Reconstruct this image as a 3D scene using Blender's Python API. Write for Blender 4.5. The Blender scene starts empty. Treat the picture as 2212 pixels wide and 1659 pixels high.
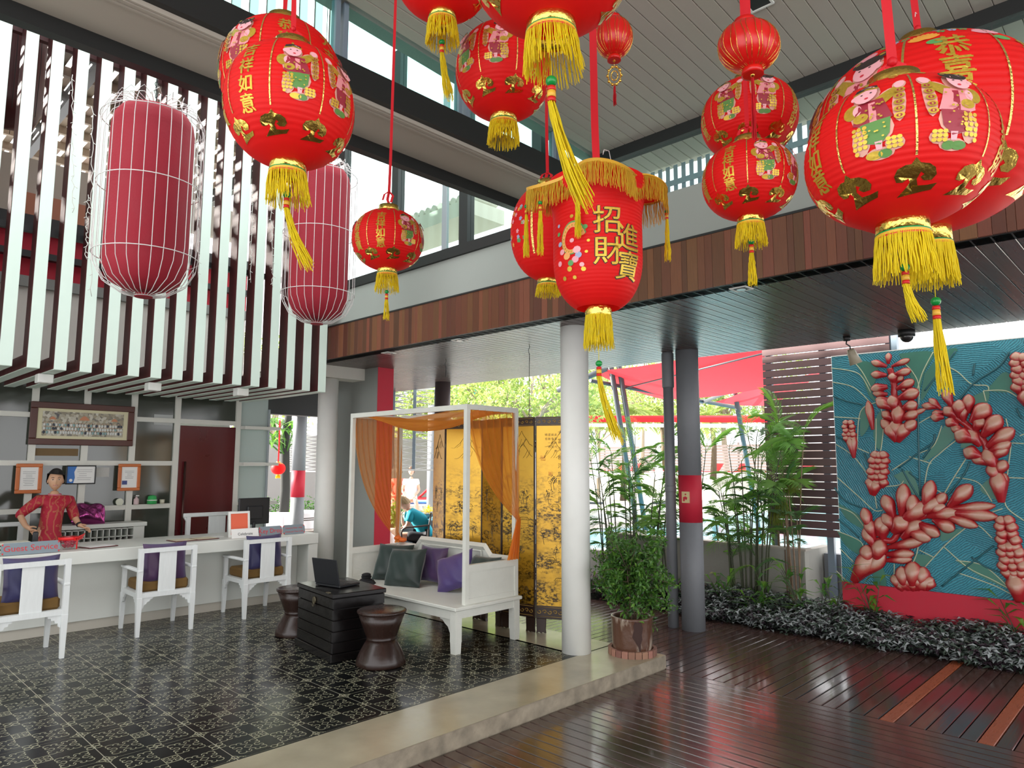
import bpy, bmesh, math, random
from math import sin, cos, pi, radians, sqrt, atan2, tan
from mathutils import Vector, Matrix, Euler

rnd = random.Random(7)
SC = bpy.context.scene
COL = SC.collection

# ------------------------------------------------------------------ camera
FPX, YAW, PIT, ROL, CAMH = 1518.0, radians(44.084), radians(6.478), radians(0.152), 1.70
_f = Vector((cos(YAW)*cos(PIT), sin(YAW)*cos(PIT), sin(PIT)))
_r = _f.cross(Vector((0, 0, 1))).normalized()
_u = _r.cross(_f)
_r, _u = _r*cos(ROL)+_u*sin(ROL), -_r*sin(ROL)+_u*cos(ROL)
CAM = Vector((0, 0, CAMH))
cd = bpy.data.cameras.new('camera')
cam = bpy.data.objects.new('camera', cd)
COL.objects.link(cam)
cd.sensor_width = 36
cd.lens = FPX/2212*36
cd.clip_start = 0.05
cd.clip_end = 500
M = Matrix.Identity(4)
for i in range(3):
    M[i][0], M[i][1], M[i][2], M[i][3] = _r[i], _u[i], -_f[i], CAM[i]
cam.matrix_world = M
SC.camera = cam

def ray(x, y): return _r*((x-1106)/FPX)+_u*((829.5-y)/FPX)+_f
def on(ax, val, x, y):                      # the point of the plane axis=val seen at a pixel of the photograph
    d = ray(x, y); return CAM+d*((val-CAM[ax])/d[ax])
def dep(x, y, t): return CAM+ray(x, y)*t    # the point at a depth along the view axis

# ------------------------------------------------------------------ light
W = bpy.data.worlds.new('world'); SC.world = W; W.use_nodes = True
wn = W.node_tree
bg = wn.nodes['Background']
sky = wn.nodes.new('ShaderNodeTexSky'); sky.sky_type = 'HOSEK_WILKIE'
sky.turbidity = 6.0; sky.ground_albedo = 0.5
SUN = Vector((-0.50, 0.72, 0.42)).normalized()
sky.sun_direction = SUN
mx = wn.nodes.new('ShaderNodeMix'); mx.data_type = 'RGBA'
mx.inputs[0].default_value = 0.9
mx.inputs[7].default_value = (0.985, 0.985, 1.0, 1)
wn.links.new(sky.outputs[0], mx.inputs[6]); wn.links.new(mx.outputs[2], bg.inputs[0])
bg.inputs[1].default_value = 3.0
sd = bpy.data.lights.new('sun', 'SUN'); sd.energy = 22.0; sd.angle = radians(1.2); sd.color = (1, .96, .88)
sun = bpy.data.objects.new('sun', sd); COL.objects.link(sun)
sun.rotation_euler = SUN.to_track_quat('Z', 'Y').to_euler(); sun.location = (-10, 5, 20)
SC.view_settings.view_transform = 'Standard'
SC.view_settings.look = 'None'
SC.view_settings.exposure = 0.14
SC.view_settings.gamma = 1.0
SC.view_settings.use_curve_mapping = False
SC.cycles.use_denoising = True
SC.cycles.max_bounces = 8
SC.cycles.diffuse_bounces = 4
SC.cycles.transparent_max_bounces = 12
SC.cycles.sample_clamp_indirect = 8

# ------------------------------------------------------------------ node helpers
class X:
    """a value in a node tree with arithmetic"""
    def __init__(s, nt, o): s.nt, s.o = nt, o
    def _m(s, op, *a):
        n = s.nt.nodes.new('ShaderNodeMath'); n.operation = op
        for i, v in enumerate((s,)+a):
            if isinstance(v, X): s.nt.links.new(v.o, n.inputs[i])
            else: n.inputs[i].default_value = v
        return X(s.nt, n.outputs[0])
    def __add__(s, b): return s._m('ADD', b)
    def __radd__(s, b): return s._m('ADD', b)
    def __sub__(s, b): return s._m('SUBTRACT', b)
    def __rsub__(s, b): return (s*-1)+b
    def __mul__(s, b): return s._m('MULTIPLY', b)
    def __rmul__(s, b): return s._m('MULTIPLY', b)
    def abs(s): return s._m('ABSOLUTE')
    def mn(s, b): return s._m('MINIMUM', b)
    def mxx(s, b): return s._m('MAXIMUM', b)
    def lt(s, b): return s._m('LESS_THAN', b)
    def gt(s, b): return s._m('GREATER_THAN', b)
    def fr(s): return s._m('FRACT')
    def sq(s): return s._m('SQRT')
    def clamp(s):
        c = s._m('ADD', 0.0); c.o.node.use_clamp = True; return c
def ln(x, y): return (x*x+y*y).sq()

MATS = {}
def C(c): return (c[0], c[1], c[2], 1)
def srgb(r, g, b):
    f = lambda v: (v/255/12.92) if v/255 <= .04045 else ((v/255+.055)/1.055)**2.4
    return (f(r), f(g), f(b))
def mat(name, col, rough=.6, metal=0, spec=.5, noise=None, bump=None, vary=None, alpha=None, trans=None, coat=None, sub=None, emit=None):
    """noise=(scale, amount, (sx,sy,sz))  bump=(scale, strength, (sx,sy,sz))  vary: per-object random value spread"""
    if name in MATS: return MATS[name]
    m = bpy.data.materials.new(name); m.use_nodes = True; MATS[name] = m
    nt = m.node_tree; b = nt.nodes['Principled BSDF']
    b.inputs['Base Color'].default_value = C(col)
    b.inputs['Roughness'].default_value = rough
    b.inputs['Metallic'].default_value = metal
    b.inputs['Specular IOR Level'].default_value = spec
    if coat: b.inputs['Coat Weight'].default_value = coat; b.inputs['Coat Roughness'].default_value = .08
    if trans: b.inputs['Transmission Weight'].default_value = trans
    if alpha is not None: b.inputs['Alpha'].default_value = alpha
    if emit: b.inputs['Emission Color'].default_value = C(col); b.inputs['Emission Strength'].default_value = emit
    src = None
    def tex(sc, st, det=4):
        tc = nt.nodes.new('ShaderNodeTexCoord'); mp = nt.nodes.new('ShaderNodeMapping')
        mp.inputs['Scale'].default_value = st or (1, 1, 1)
        nt.links.new(tc.outputs['Object'], mp.inputs[0])
        n = nt.nodes.new('ShaderNodeTexNoise'); n.inputs['Scale'].default_value = sc; n.inputs['Detail'].default_value = det
        nt.links.new(mp.outputs[0], n.inputs['Vector'])
        return n
    if noise:
        n = tex(noise[0], noise[2] if len(noise) > 2 else None)
        hs = nt.nodes.new('ShaderNodeHueSaturation'); hs.inputs['Color'].default_value = C(col)
        a = noise[1]
        v = X(nt, n.outputs[0])*(2*a)+(1-a)
        if vary:
            oi = nt.nodes.new('ShaderNodeObjectInfo')
            r = X(nt, oi.outputs['Random'])
            v = v*(r*(2*vary)+(1-vary))
            h = r._m('MULTIPLY', 7.31).fr()*.03+.485
            nt.links.new(h.o, hs.inputs['Hue'])
        nt.links.new(v.o, hs.inputs['Value'])
        nt.links.new(hs.outputs[0], b.inputs['Base Color'])
        rr = (X(nt, n.outputs[0])-.5)*(.25)+rough
        nt.links.new(rr.clamp().o, b.inputs['Roughness'])
    if bump:
        n = tex(bump[0], bump[2] if len(bump) > 2 else None, 3)
        bp = nt.nodes.new('ShaderNodeBump'); bp.inputs['Strength'].default_value = bump[1]; bp.inputs['Distance'].default_value = .01
        nt.links.new(n.outputs[0], bp.inputs['Height']); nt.links.new(bp.outputs[0], b.inputs['Normal'])
    if sub:
        # thin cloth / leaf: let some light through
        tr = nt.nodes.new('ShaderNodeBsdfTranslucent'); tr.inputs[0].default_value = C(sub[1])
        ms = nt.nodes.new('ShaderNodeMixShader'); ms.inputs[0].default_value = sub[0]
        out = nt.nodes['Material Output']
        nt.links.new(b.outputs[0], ms.inputs[1]); nt.links.new(tr.outputs[0], ms.inputs[2]); nt.links.new(ms.outputs[0], out.inputs[0])
    return m

# ------------------------------------------------------------------ mesh builder
class B:
    def __init__(s): s.V, s.F, s.I, s.S, s.T, s.mi, s.sm = [], [], [], [], Matrix.Identity(4), 0, False
    def v(s, p):
        s.V.append(tuple(s.T @ Vector(p))); return len(s.V)-1
    def f(s, idx, smooth=None):
        s.F.append(tuple(idx)); s.I.append(s.mi); s.S.append(s.sm if smooth is None else smooth)
    def box(s, c, d, rot=None, taper=None):
        """centre, size"""
        R = Euler(rot).to_matrix() if rot else None
        k = []
        for z in (-1, 1):
            t = taper if (taper and z < 0) else (1, 1)
            for y in (-1, 1):
                for x in (-1, 1):
                    p = Vector((x*d[0]/2*t[0], y*d[1]/2*t[1], z*d[2]/2))
                    if R: p = R @ p
                    k.append(s.v(Vector(c)+p))
        for q in ((0, 2, 3, 1), (4, 5, 7, 6), (0, 1, 5, 4), (2, 6, 7, 3), (0, 4, 6, 2), (1, 3, 7, 5)): s.f([k[i] for i in q], False)
        return s
    def bb(s, a, b):
        """box from corner to corner"""
        return s.box([(a[i]+b[i])/2 for i in range(3)], [abs(b[i]-a[i]) for i in range(3)])
    def rbox(s, c, d, r=.01, rot=None):
        """box with all edges chamfered"""
        R = Euler(rot).to_matrix() if rot else Matrix.Identity(3)
        h = [x/2 for x in d]; r = min(r, min(h)*.9)
        idx = {}
        for sx in (-1, 1):
            for sy in (-1, 1):
                for sz in (-1, 1):
                    for ax in range(3):
                        p = [sx*h[0], sy*h[1], sz*h[2]]; g = (sx, sy, sz)
                        for j in range(3):
                            if j != ax: p[j] -= g[j]*r
                        idx[(sx, sy, sz, ax)] = s.v(Vector(c)+R @ Vector(p))
        def face(l): s.f(l, False)
        for ax in range(3):
            for sg in (-1, 1):
                o = [j for j in range(3) if j != ax]
                l = []
                for a, b in ((-1, -1), (1, -1), (1, 1), (-1, 1)):
                    g = [0, 0, 0]; g[ax] = sg; g[o[0]] = a; g[o[1]] = b
                    l.append(idx[(*g, ax)])
                face(l if (sg > 0) == (ax != 1) else l[::-1])
        for ax in range(3):
            o = [j for j in range(3) if j != ax]
            for a in (-1, 1):
                for b in (-1, 1):
                    g0 = [0, 0, 0]; g1 = [0, 0, 0]; g0[ax] = -1; g1[ax] = 1
                    for g in (g0, g1): g[o[0]] = a; g[o[1]] = b
                    l = [idx[(*g0, o[0])], idx[(*g1, o[0])], idx[(*g1, o[1])], idx[(*g0, o[1])]]
                    face(l)
        for sx in (-1, 1):
            for sy in (-1, 1):
                for sz in (-1, 1):
                    face([idx[(sx, sy, sz, 0)], idx[(sx, sy, sz, 1)], idx[(sx, sy, sz, 2)]])
        return s
    def ring(s, c, ax, r, n, a0=0.0):
        ax = Vector(ax).normalized()
        t = ax.orthogonal().normalized() if abs(ax.z) < .99 else Vector((1, 0, 0))
        u = ax.cross(t)
        return [s.v(Vector(c)+(t*cos(2*pi*i/n+a0)+u*sin(2*pi*i/n+a0))*r) for i in range(n)]
    def join(s, a, b, smooth=True):
        n = len(a)
        for i in range(n): s.f((a[i], a[(i+1) % n], b[(i+1) % n], b[i]), smooth)
    def cyl(s, p0, p1, r0, r1=None, n=12, caps=True, smooth=True):
        r1 = r0 if r1 is None else r1
        d = Vector(p1)-Vector(p0)
        a = s.ring(p0, d, r0, n); b = s.ring(p1, d, r1, n)
        s.join(a, b, smooth)
        if caps: s.f(a[::-1], False); s.f(b, False)
        return s
    def tube(s, pts, r, n=6, caps=True, flat=None):
        """swept tube; r number or list; flat=(w,h) gives a ribbon section"""
        pts = [Vector(p) for p in pts]; m = len(pts)
        prev = None; t0 = None
        for i, p in enumerate(pts):
            d = (pts[min(i+1, m-1)]-pts[max(i-1, 0)]).normalized()
            if t0 is None: t0 = d.orthogonal().normalized() if abs(d.z) < .99 else Vector((1, 0, 0))
            t0 = (t0-d*t0.dot(d)).normalized()
            u = d.cross(t0)
            rr = r[i] if isinstance(r, (list, tuple)) else r
            if flat: k = [s.v(p+t0*x*flat[0]/2+u*y*flat[1]/2) for x, y in ((-1, -1), (1, -1), (1, 1), (-1, 1))]
            else: k = [s.v(p+(t0*cos(2*pi*j/n)+u*sin(2*pi*j/n))*rr) for j in range(n)]
            if prev: s.join(prev, k, not flat)
            elif caps: s.f(k[::-1], False)
            prev = k
        if caps: s.f(prev, False)
        return s
    def lathe(s, prof, c=(0, 0, 0), n=24, smooth=True, caps=True, ax=(0, 0, 1)):
        """prof: list of (r, h)"""
        ax = Vector(ax).normalized(); prev = None
        for r, h in prof:
            k = s.ring(Vector(c)+ax*h, ax, max(r, 1e-4), n)
            if prev: s.join(prev, k, smooth)
            elif caps: s.f(k[::-1], False)
            prev = k
        if caps: s.f(prev, False)
        return s
    def sph(s, c, r, n=12, m=8, sq=(1, 1, 1)):
        c = Vector(c); prev = None
        for j in range(m+1):
            a = -pi/2+pi*j/m
            k = [s.v(c+Vector((cos(a)*cos(2*pi*i/n)*r*sq[0], cos(a)*sin(2*pi*i/n)*r*sq[1], sin(a)*r*sq[2]))) for i in range(n)] if 0 < j < m else [s.v(c+Vector((0, 0, sin(a)*r*sq[2])))]
            if prev:
                if len(prev) == 1:
                    for i in range(n): s.f((prev[0], k[(i+1) % n], k[i]), True)
                elif len(k) == 1:
                    for i in range(n): s.f((prev[i], prev[(i+1) % n], k[0]), True)
                else: s.join(prev, k)
            prev = k
        return s
    def prism(s, poly, h, o=(0, 0, 0), ux=(1, 0, 0), uy=(0, 1, 0), smooth=False):
        """2-D outline extruded by h along ux x uy"""
        o, ux, uy = Vector(o), Vector(ux), Vector(uy); nz = ux.cross(uy).normalized()
        a = [s.v(o+ux*p[0]+uy*p[1]) for p in poly]; b = [s.v(o+ux*p[0]+uy*p[1]+nz*h) for p in poly]
        s.f(a[::-1], False); s.f(b, False)
        for i in range(len(poly)):
            j = (i+1) % len(poly); s.f((a[i], a[j], b[j], b[i]), smooth)
        return s
    def grid(s, fn, nu, nv, smooth=True):
        k = [[s.v(fn(i/nu, j/nv)) for j in range(nv+1)] for i in range(nu+1)]
        for i in range(nu):
            for j in range(nv): s.f((k[i][j], k[i+1][j], k[i+1][j+1], k[i][j+1]), smooth)
        return s
    def mesh(s, name, mats):
        me = bpy.data.meshes.new(name)
        me.from_pydata(s.V, [], s.F)
        for m in (mats if isinstance(mats, (list, tuple)) else [mats]): me.materials.append(m)
        me.polygons.foreach_set('material_index', s.I); me.polygons.foreach_set('use_smooth', s.S)
        me.update(); return me
    def obj(s, name, mats, parent=None, kind=None, loc=None):
        return link(name, s.mesh(name, mats), parent, kind, loc)

def link(name, me, parent=None, kind=None, loc=None, rot=None):
    o = bpy.data.objects.new(name, me); COL.objects.link(o)
    if parent: o.parent = parent
    if kind: o['kind'] = kind
    if loc is not None: o.location = loc
    if rot is not None: o.rotation_euler = rot
    return o
def tag(o, label=None, cat=None, group=None, kind=None):
    if label: o['label'] = label
    if cat: o['category'] = cat
    if group: o['group'] = group
    if kind: o['kind'] = kind
    return o
def thing(name, label, cat, loc=(0, 0, 0), rz=0, group=None, rot=None):
    o = bpy.data.objects.new(name, None); COL.objects.link(o)
    o.location = loc; o.rotation_euler = rot or (0, 0, rz); o.empty_display_size = .1
    return tag(o, label, cat, group)
def copytree(o, parent=None, label=None):
    c = o.copy(); COL.objects.link(c)
    if parent: c.parent = parent
    if label: c['label'] = label
    for ch in list(o.children): copytree(ch, c)
    return c
def boxobj(name, a, b, m, parent=None, kind=None, r=0):
    q = B()
    c = [(a[i]+b[i])/2 for i in range(3)]; d = [abs(b[i]-a[i]) for i in range(3)]
    if r: q.rbox((0, 0, 0), d, r)
    else: q.box((0, 0, 0), d)
    return q.obj(name, m, parent, kind, c)
TXT = {}
def text_polys(s, size=1.0):
    """flat triangulated outline of a string -> (verts2d, faces), centred on x, baseline 0"""
    if (s) not in TXT:
        cu = bpy.data.curves.new('t', 'FONT'); cu.body = s; cu.size = 1.0; cu.align_x = 'CENTER'; cu.resolution_u = 3
        o = bpy.data.objects.new('t', cu); COL.objects.link(o)
        dg = bpy.context.evaluated_depsgraph_get(); dg.update()
        me = bpy.data.meshes.new_from_object(o.evaluated_get(dg))
        bm = bmesh.new(); bm.from_mesh(me); bmesh.ops.triangulate(bm, faces=bm.faces[:])
        bmesh.ops.remove_doubles(bm, verts=bm.verts[:], dist=1e-5)
        bm.verts.ensure_lookup_table()
        TXT[s] = ([(v.co.x, v.co.y) for v in bm.verts], [[v.index for v in f.verts] for f in bm.faces])
        bm.free(); bpy.data.meshes.remove(me); bpy.data.objects.remove(o); bpy.data.curves.remove(cu)
    V, F = TXT[s]
    return [(x*size, y*size) for x, y in V], F
def text_on(b, s, size, o, ux, uy, lift=0):
    """add a string to builder b on the plane o + ux,uy"""
    V, F = text_polys(s, size); o, ux, uy = Vector(o), Vector(ux).normalized(), Vector(uy).normalized(); nz = ux.cross(uy)
    k = [b.v(o+ux*x+uy*y+nz*lift) for x, y in V]
    for f in F: b.f([k[i] for i in f], False)
# ------------------------------------------------------------------ shared materials
WHITE = mat('white paint', (.80, .81, .77), .45, noise=(6, .05))
OFFW = mat('off white plaster', (.66, .66, .60), .6, noise=(3, .05))
BEIGE = mat('beige plaster', (.42, .38, .32), .7, noise=(3, .04))
GREYW = mat('grey plaster', (.27, .29, .27), .75, noise=(14, .05), bump=(60, .15))
LGREY = mat('light grey plaster', (.33, .36, .33), .7, noise=(2, .04))
BLACK = mat('black steel', (.012, .013, .013), .45)
MAROON = mat('maroon stained board', (.085, .018, .018), .5, noise=(5, .15))
REDW = mat('red plaster', (.50, .012, .035), .65, noise=(8, .06))
GREYC = mat('grey painted column', (.19, .20, .215), .55, noise=(20, .06), bump=(90, .1))
GOLD = mat('gold foil', (.80, .55, .12), .22, metal=1, noise=(30, .15), bump=(40, .5))
LRED = mat('lantern red cloth', (.88, .012, .012), .55, spec=.3, noise=(4, .05), sub=(.34, (.95, .03, .02)))
DECK = mat('deck board', (.058, .030, .024), .20, spec=.9, noise=(3, .45, (.6, 7, 7)), vary=.22, bump=(4, .10, (.3, 12, 12)), coat=.35)
DECKO = mat('orange deck board', (.30, .075, .03), .3, spec=.6, noise=(9, .25, (1, 14, 14)), bump=(30, .25, (1, 30, 30)))
SOFW = mat('dark stained ceiling board', (.080, .052, .045), .30, spec=.55, noise=(3, .35, (.5, 9, 9)), vary=.22, bump=(5, .25, (.25, 12, 12)))
FASW = mat('hardwood fascia board', (.15, .052, .022), .42, noise=(7, .25, (14, 14, 1)), vary=.45)
PLANK = mat('beige ceiling plank', (.44, .40, .345), .6, noise=(2, .04), vary=.03)
CONC = mat('polished concrete', (.36, .32, .225), .20, spec=.5, noise=(2.6, .42), bump=(9, .12))
CONCE = mat('rough concrete edge', (.27, .23, .17), .8, noise=(9, .75), bump=(25, .8))
WALLC = mat('weathered concrete', (.36, .35, .31), .8, noise=(2.0, .22), bump=(12, .4))

def glassmat(name, col=(.8, .95, .92), refl=.10):
    m = bpy.data.materials.new(name); m.use_nodes = True; nt = m.node_tree
    nt.nodes.remove(nt.nodes['Principled BSDF'])
    t = nt.nodes.new('ShaderNodeBsdfTransparent'); t.inputs[0].default_value = C(col)
    g = nt.nodes.new('ShaderNodeBsdfGlossy'); g.inputs['Roughness'].default_value = .02
    ms = nt.nodes.new('ShaderNodeMixShader'); fr = nt.nodes.new('ShaderNodeLayerWeight'); fr.inputs[0].default_value = .5
    k = (X(nt, fr.outputs['Facing'])._m('POWER', 5.0)*.5+refl).clamp()
    nt.links.new(k.o, ms.inputs[0]); nt.links.new(t.outputs[0], ms.inputs[1]); nt.links.new(g.outputs[0], ms.inputs[2])
    nt.links.new(ms.outputs[0], nt.nodes['Material Output'].inputs[0]); return m
GLASS = glassmat('clear window glass', (.90, .98, .96), refl=.02)
TGLASS = glassmat('tinted teal glass', (.74, .95, .92), .02)
DGLASS = glassmat('smoked glass', (.10, .115, .10), .03)

def tile_material():
    m = bpy.data.materials.new('patterned cement tile'); m.use_nodes = True; nt = m.node_tree; b = nt.nodes['Principled BSDF']
    tc = nt.nodes.new('ShaderNodeTexCoord'); sp = nt.nodes.new('ShaderNodeSeparateXYZ'); nt.links.new(tc.outputs['Object'], sp.inputs[0])
    u, v = X(nt, sp.outputs[0])*(1/.525), X(nt, sp.outputs[1])*(1/.525)
    # big quatrefoil motif in each quarter of the tile, folded to one eighth
    a, c = (u.abs()-.25).abs(), (v.abs()-.25).abs()
    M_, N_ = a.mxx(c), a.mn(c); w = .0055
    def ring(x, y, r): return (ln(M_-x, N_-y)-r).abs().lt(w)
    lobe = (ln(M_-.118, N_-.118)-.044).abs().lt(w)*((M_+N_).gt(.205))
    curl = (ln(M_-.128, N_-.052)-.030).abs().lt(w)*(M_.gt(.118))
    arc = (ln(M_-.118, N_-.0)-.040).abs().lt(w)*(M_.lt(.122))
    dia = (M_+N_-.048).abs().lt(w*1.2)
    big = lobe.mxx(curl).mxx(arc).mxx(dia)
    # small motifs: tile centre (lace square), edge middles (four loops), corners (star)
    def small(uu, vv, kind):
        p, q = uu.abs(), vv.abs(); P, Q = p.mxx(q), p.mn(q)
        if kind == 0: return ((P-.085).abs().lt(w)).mxx((ln(p-.045, q-.045)-.026).abs().lt(w)).mxx((P+Q-.03).abs().lt(w))*P.lt(.092)
        if kind == 1: return (ln((p-.04)*.9, (q-.04)*.9)-.032).abs().lt(w).mxx((P-Q).abs().lt(w*.8)*P.gt(.06)*P.lt(.10))
        return ((P*1.0+Q*1.6-.115).abs().lt(w)).mxx((ln(P-.05, Q)-.03).abs().lt(w)).mxx((P-.025).abs().lt(w)*P.lt(.04))
    e1 = (u.abs()-.5).abs(); e2 = (v.abs()-.5).abs()
    pat = big.mxx(small(u, v, 0)).mxx(small(e1, v, 1)).mxx(small(u, e2, 1)).mxx(small(e1, e2, 2))
    nz = nt.nodes.new('ShaderNodeTexNoise'); nz.inputs['Scale'].default_value = 5; nt.links.new(tc.outputs['Object'], nz.inputs[0])
    pat = pat*(X(nt, nz.outputs[0])*.9+.45).clamp()
    mixc = nt.nodes.new('ShaderNodeMix'); mixc.data_type = 'RGBA'
    mixc.inputs[6].default_value = (.0055, .0065, .0065, 1); mixc.inputs[7].default_value = (.33, .32, .22, 1)
    nt.links.new(pat.o, mixc.inputs[0]); nt.links.new(mixc.outputs[2], b.inputs['Base Color'])
    nt.links.new((X(nt, nz.outputs[0])*.16+.13).o, b.inputs['Roughness'])
    b.inputs['Specular IOR Level'].default_value = .33
    return m
TILE = tile_material()
GROUT = mat('grey grout', (.34, .33, .25), .8)

def S(name, a, b, m, parent=None): return boxobj(name, a, b, m, parent, 'structure' if not parent else None)
def sgroup(name, kind='structure', loc=(0, 0, 0)):
    o = bpy.data.objects.new(name, None); COL.objects.link(o); o['kind'] = kind; o.location = loc; return o

# ------------------------------------------------------------------ floors
DZ = -.114
fl = B().bb((-4, 4.10, -.30), (5.085, 10.2, -.0015)).obj('floor', GROUT, None, 'structure')
tm = B().rbox((0, 0, 0), (.5195, .5195, .03), .001).mesh('tile', TILE)
for i in range(-4, 8):
    for j in range(0, 11):
        cx, cy = 1.7115+.525*i, 4.383+.525*j
        if cx > 5.0: continue
        link('tile', tm, fl, loc=(cx, cy, -.015))
# cut tiles: half-width rows along the curb and along the far edge
q = B()
for i in range(-4, 8):
    q.rbox((1.7115+.525*i, 4.11, -.015), (.521, .02, .03), .002)
q.obj('edge_tile', TILE, fl)
plat = sgroup('concrete_platform')
q = B()
q.bb((-4, 3.555, -.16), (5.655, 4.10, 0)); q.bb((5.085, 4.10, -.16), (5.655, 12.5, 0))
q.obj('slab', CONC, plat)
def edge_face(fn, n, m):
    # slightly ragged unpolished face of the slab edge
    return B().grid(fn, n, m)
r2 = random.Random(3)
jj = {}
def ragged(u, v):
    k = (round(u, 3), round(v, 3))
    if k not in jj: jj[k] = r2.uniform(-.004, .004)
    x = -4+9.655*u
    return (x, 3.553-.004+jj[k]*(1-v), -.150+.149*v)
edge_face(ragged, 140, 3).obj('edge_face', CONCE, plat)
jj2 = {}
def ragged2(u, v):
    return (5.657+.003*sin(u*90), 3.555+8.9*u, -.15+.149*v)
edge_face(ragged2, 60, 2).obj('edge_face', CONCE, plat)

dk = sgroup('wood_deck')
S('ground_slab', (-5, -7, -.45), (7.8, 3.6, -.20), mat('dark soil', (.03, .025, .02), .95, noise=(12, .4)))
S('ground_slab', (5.6, 3.6, -.45), (7.8, 14, -.20), MATS['dark soil'])
NB = 62
bm_v = B().rbox((0, 0, 0), (7.55, .093, .04), .004).mesh('board', DECK)     # boards running along Y
for i in range(NB):
    x = 5.583-.1*i
    if x < -.6: break
    link('board', bm_v, dk, loc=(x, -.24, DZ-.02), rot=(0, 0, pi/2))
bm_u = B().rbox((0, 0, 0), (2.14, .093, .04), .004).mesh('board', DECK)
bm_o = B().rbox((0, 0, 0), (2.14, .093, .04), .004).mesh('board', DECKO)
for i in range(150):
    y = -3.0+.1*i+.033
    o = link('board', bm_o if i in (47, 41) else bm_u, dk, loc=(6.705, y, DZ-.02))
    if i in (47, 41): o['label'] = 'orange replacement board'

# ------------------------------------------------------------------ low wooden ceiling, fascia and wall over it
cl = sgroup('ceiling', loc=(0, 0, 0)); cl.name = 'ceiling'
bmc = B().rbox((0, 0, 0), (3.0, .0965, .02), .003).mesh('board', SOFW)
for i in range(165):
    link('board', bmc, cl, loc=(6.21, -3.4+.1*i, 3.01))
S('roof_slab', (4.86, -4, 3.025), (7.70, 13.1, 3.35), OFFW)
# recessed square downlights in the wooden ceiling
def downlight(px, py, z=3.0, s=.13, lab=''):
    p = on(2, z, px, py)
    t = thing('downlight', lab, 'light fixture', (p.x, p.y, z), group='square downlights in the wooden ceiling')
    q = B()
    for a, b_ in (((-s/2, -s/2), (s/2, -s/2+.016)), ((-s/2, s/2-.016), (s/2, s/2)), ((-s/2, -s/2+.016), (-s/2+.016, s/2-.016)), ((s/2-.016, -s/2+.016), (s/2, s/2-.016))):
        q.bb((a[0], a[1], -.008), (b_[0], b_[1], .0))
    q.obj('frame', WHITE, t)
    B().bb((-s/2+.016, -s/2+.016, -.004), (s/2-.016, s/2-.016, 0)).obj('recess', BLACK, t)
    B().cyl((0, 0, -.005), (0, 0, -.012), .03, .034, 10).obj('lamp', mat('lamp glass', (.5, .5, .48), .2), t)
downlight(993, 734, lab='square downlight in the wooden ceiling left of the white column')
downlight(840, 762, lab='square downlight in the wooden ceiling above the gray wall with the red end')
downlight(1601, 623, lab='square downlight in the wooden ceiling above the twin gray columns')

wf = sgroup('wall_fascia')
FB = random.Random(11); y = 7.78
while y > -.8:
    wd = FB.choice([.045, .055, .06, .07, .08, .09, .10])
    q = B(); q.rbox((0, 0, 0), (.02, wd-.0015, .408), .0015)
    q.obj('board', FASW, wf, loc=(4.699-.010+.002, y-wd/2, 3.206))
    y -= wd
S('wall_upper', (4.70, -4, 3.41), (4.86, 8.2, 3.835), LGREY)
S('wall_fascia_core', (4.705, -4, 3.0), (4.86, 8.2, 3.41), BLACK)
S('trim_1', (4.675, -4, 3.408), (4.70, 7.9, 3.425), BLACK)
S('ledge', (4.86, -4, 3.70), (5.6, 4.1, 3.80), LGREY)
# tall windows over the grey wall
wn1 = sgroup('window_1')
q = B(); q.bb((4.67, 4.0, 3.838), (4.77, 7.9, 3.945)); q.obj('sill', BLACK, wn1)
for a, b_ in ((7.82, 7.55), (6.52, 6.40), (5.33, 5.20), (4.30, 4.18)):
    boxobj('mullion', (4.70, b_, 3.945), (4.80, a, 6.6), BLACK, wn1)
boxobj('mullion', (4.73, 5.57, 3.945), (4.77, 5.64, 6.6), mat('grey steel', (.30, .34, .36), .4), wn1)
for a, b_ in ((7.55, 6.52), (6.40, 5.64), (5.57, 5.33), (5.20, 4.30)):
    boxobj('pane', (4.745, b_, 3.945), (4.753, a, 6.6), GLASS, wn1)
# corrugated ledge seen through the first pane
q = B()
for i in range(14): q.cyl((5.4, 6.0+.12*i, 4.86), (5.9, 6.0+.12*i, 4.9), .05, n=8)
q.bb((5.35, 5.9, 4.62), (5.95, 7.8, 4.80)); q.obj('eave', mat('corrugated eave', (.5, .48, .40), .6), None, 'structure')

# ------------------------------------------------------------------ upper beam, soffit strip and clerestory along X
S('trim_2', (-4, 3.90, 4.215), (5.27, 4.02, 4.405), BLACK)
sf = B().bb((-4, 4.02, 4.20), (5.27, 4.44, 4.40)).obj('soffit', BEIGE, None, 'structure')
q = B()
for k in range(4): q.bb((-4, 3.95+.022*k, 4.185-.004*(k % 2)), (5.2, 3.968+.022*k, 4.2145))
q.obj('cornice', BEIGE, sf)
S('trim_3', (-4, 4.44, 4.105), (5.27, 4.52, 4.40), BLACK)
RZ = lambda x: 4.63+.066*(5.17-x)
wn2 = sgroup('window_2')
STEEL = mat('blue grey steel', (.20, .25, .30), .4)
for a, b_ in ((-1.2, -1.1), (.6, .7), (2.353, 2.452), (3.462, 3.58), (4.60, 4.70)):
    boxobj('mullion', (a, 3.94, 4.405), (a+.035, 4.0, RZ(a)+.02), STEEL, wn2)
    boxobj('mullion', (b_-.035, 3.94, 4.405), (b_, 4.0, RZ(a)+.02), STEEL, wn2)
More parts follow.
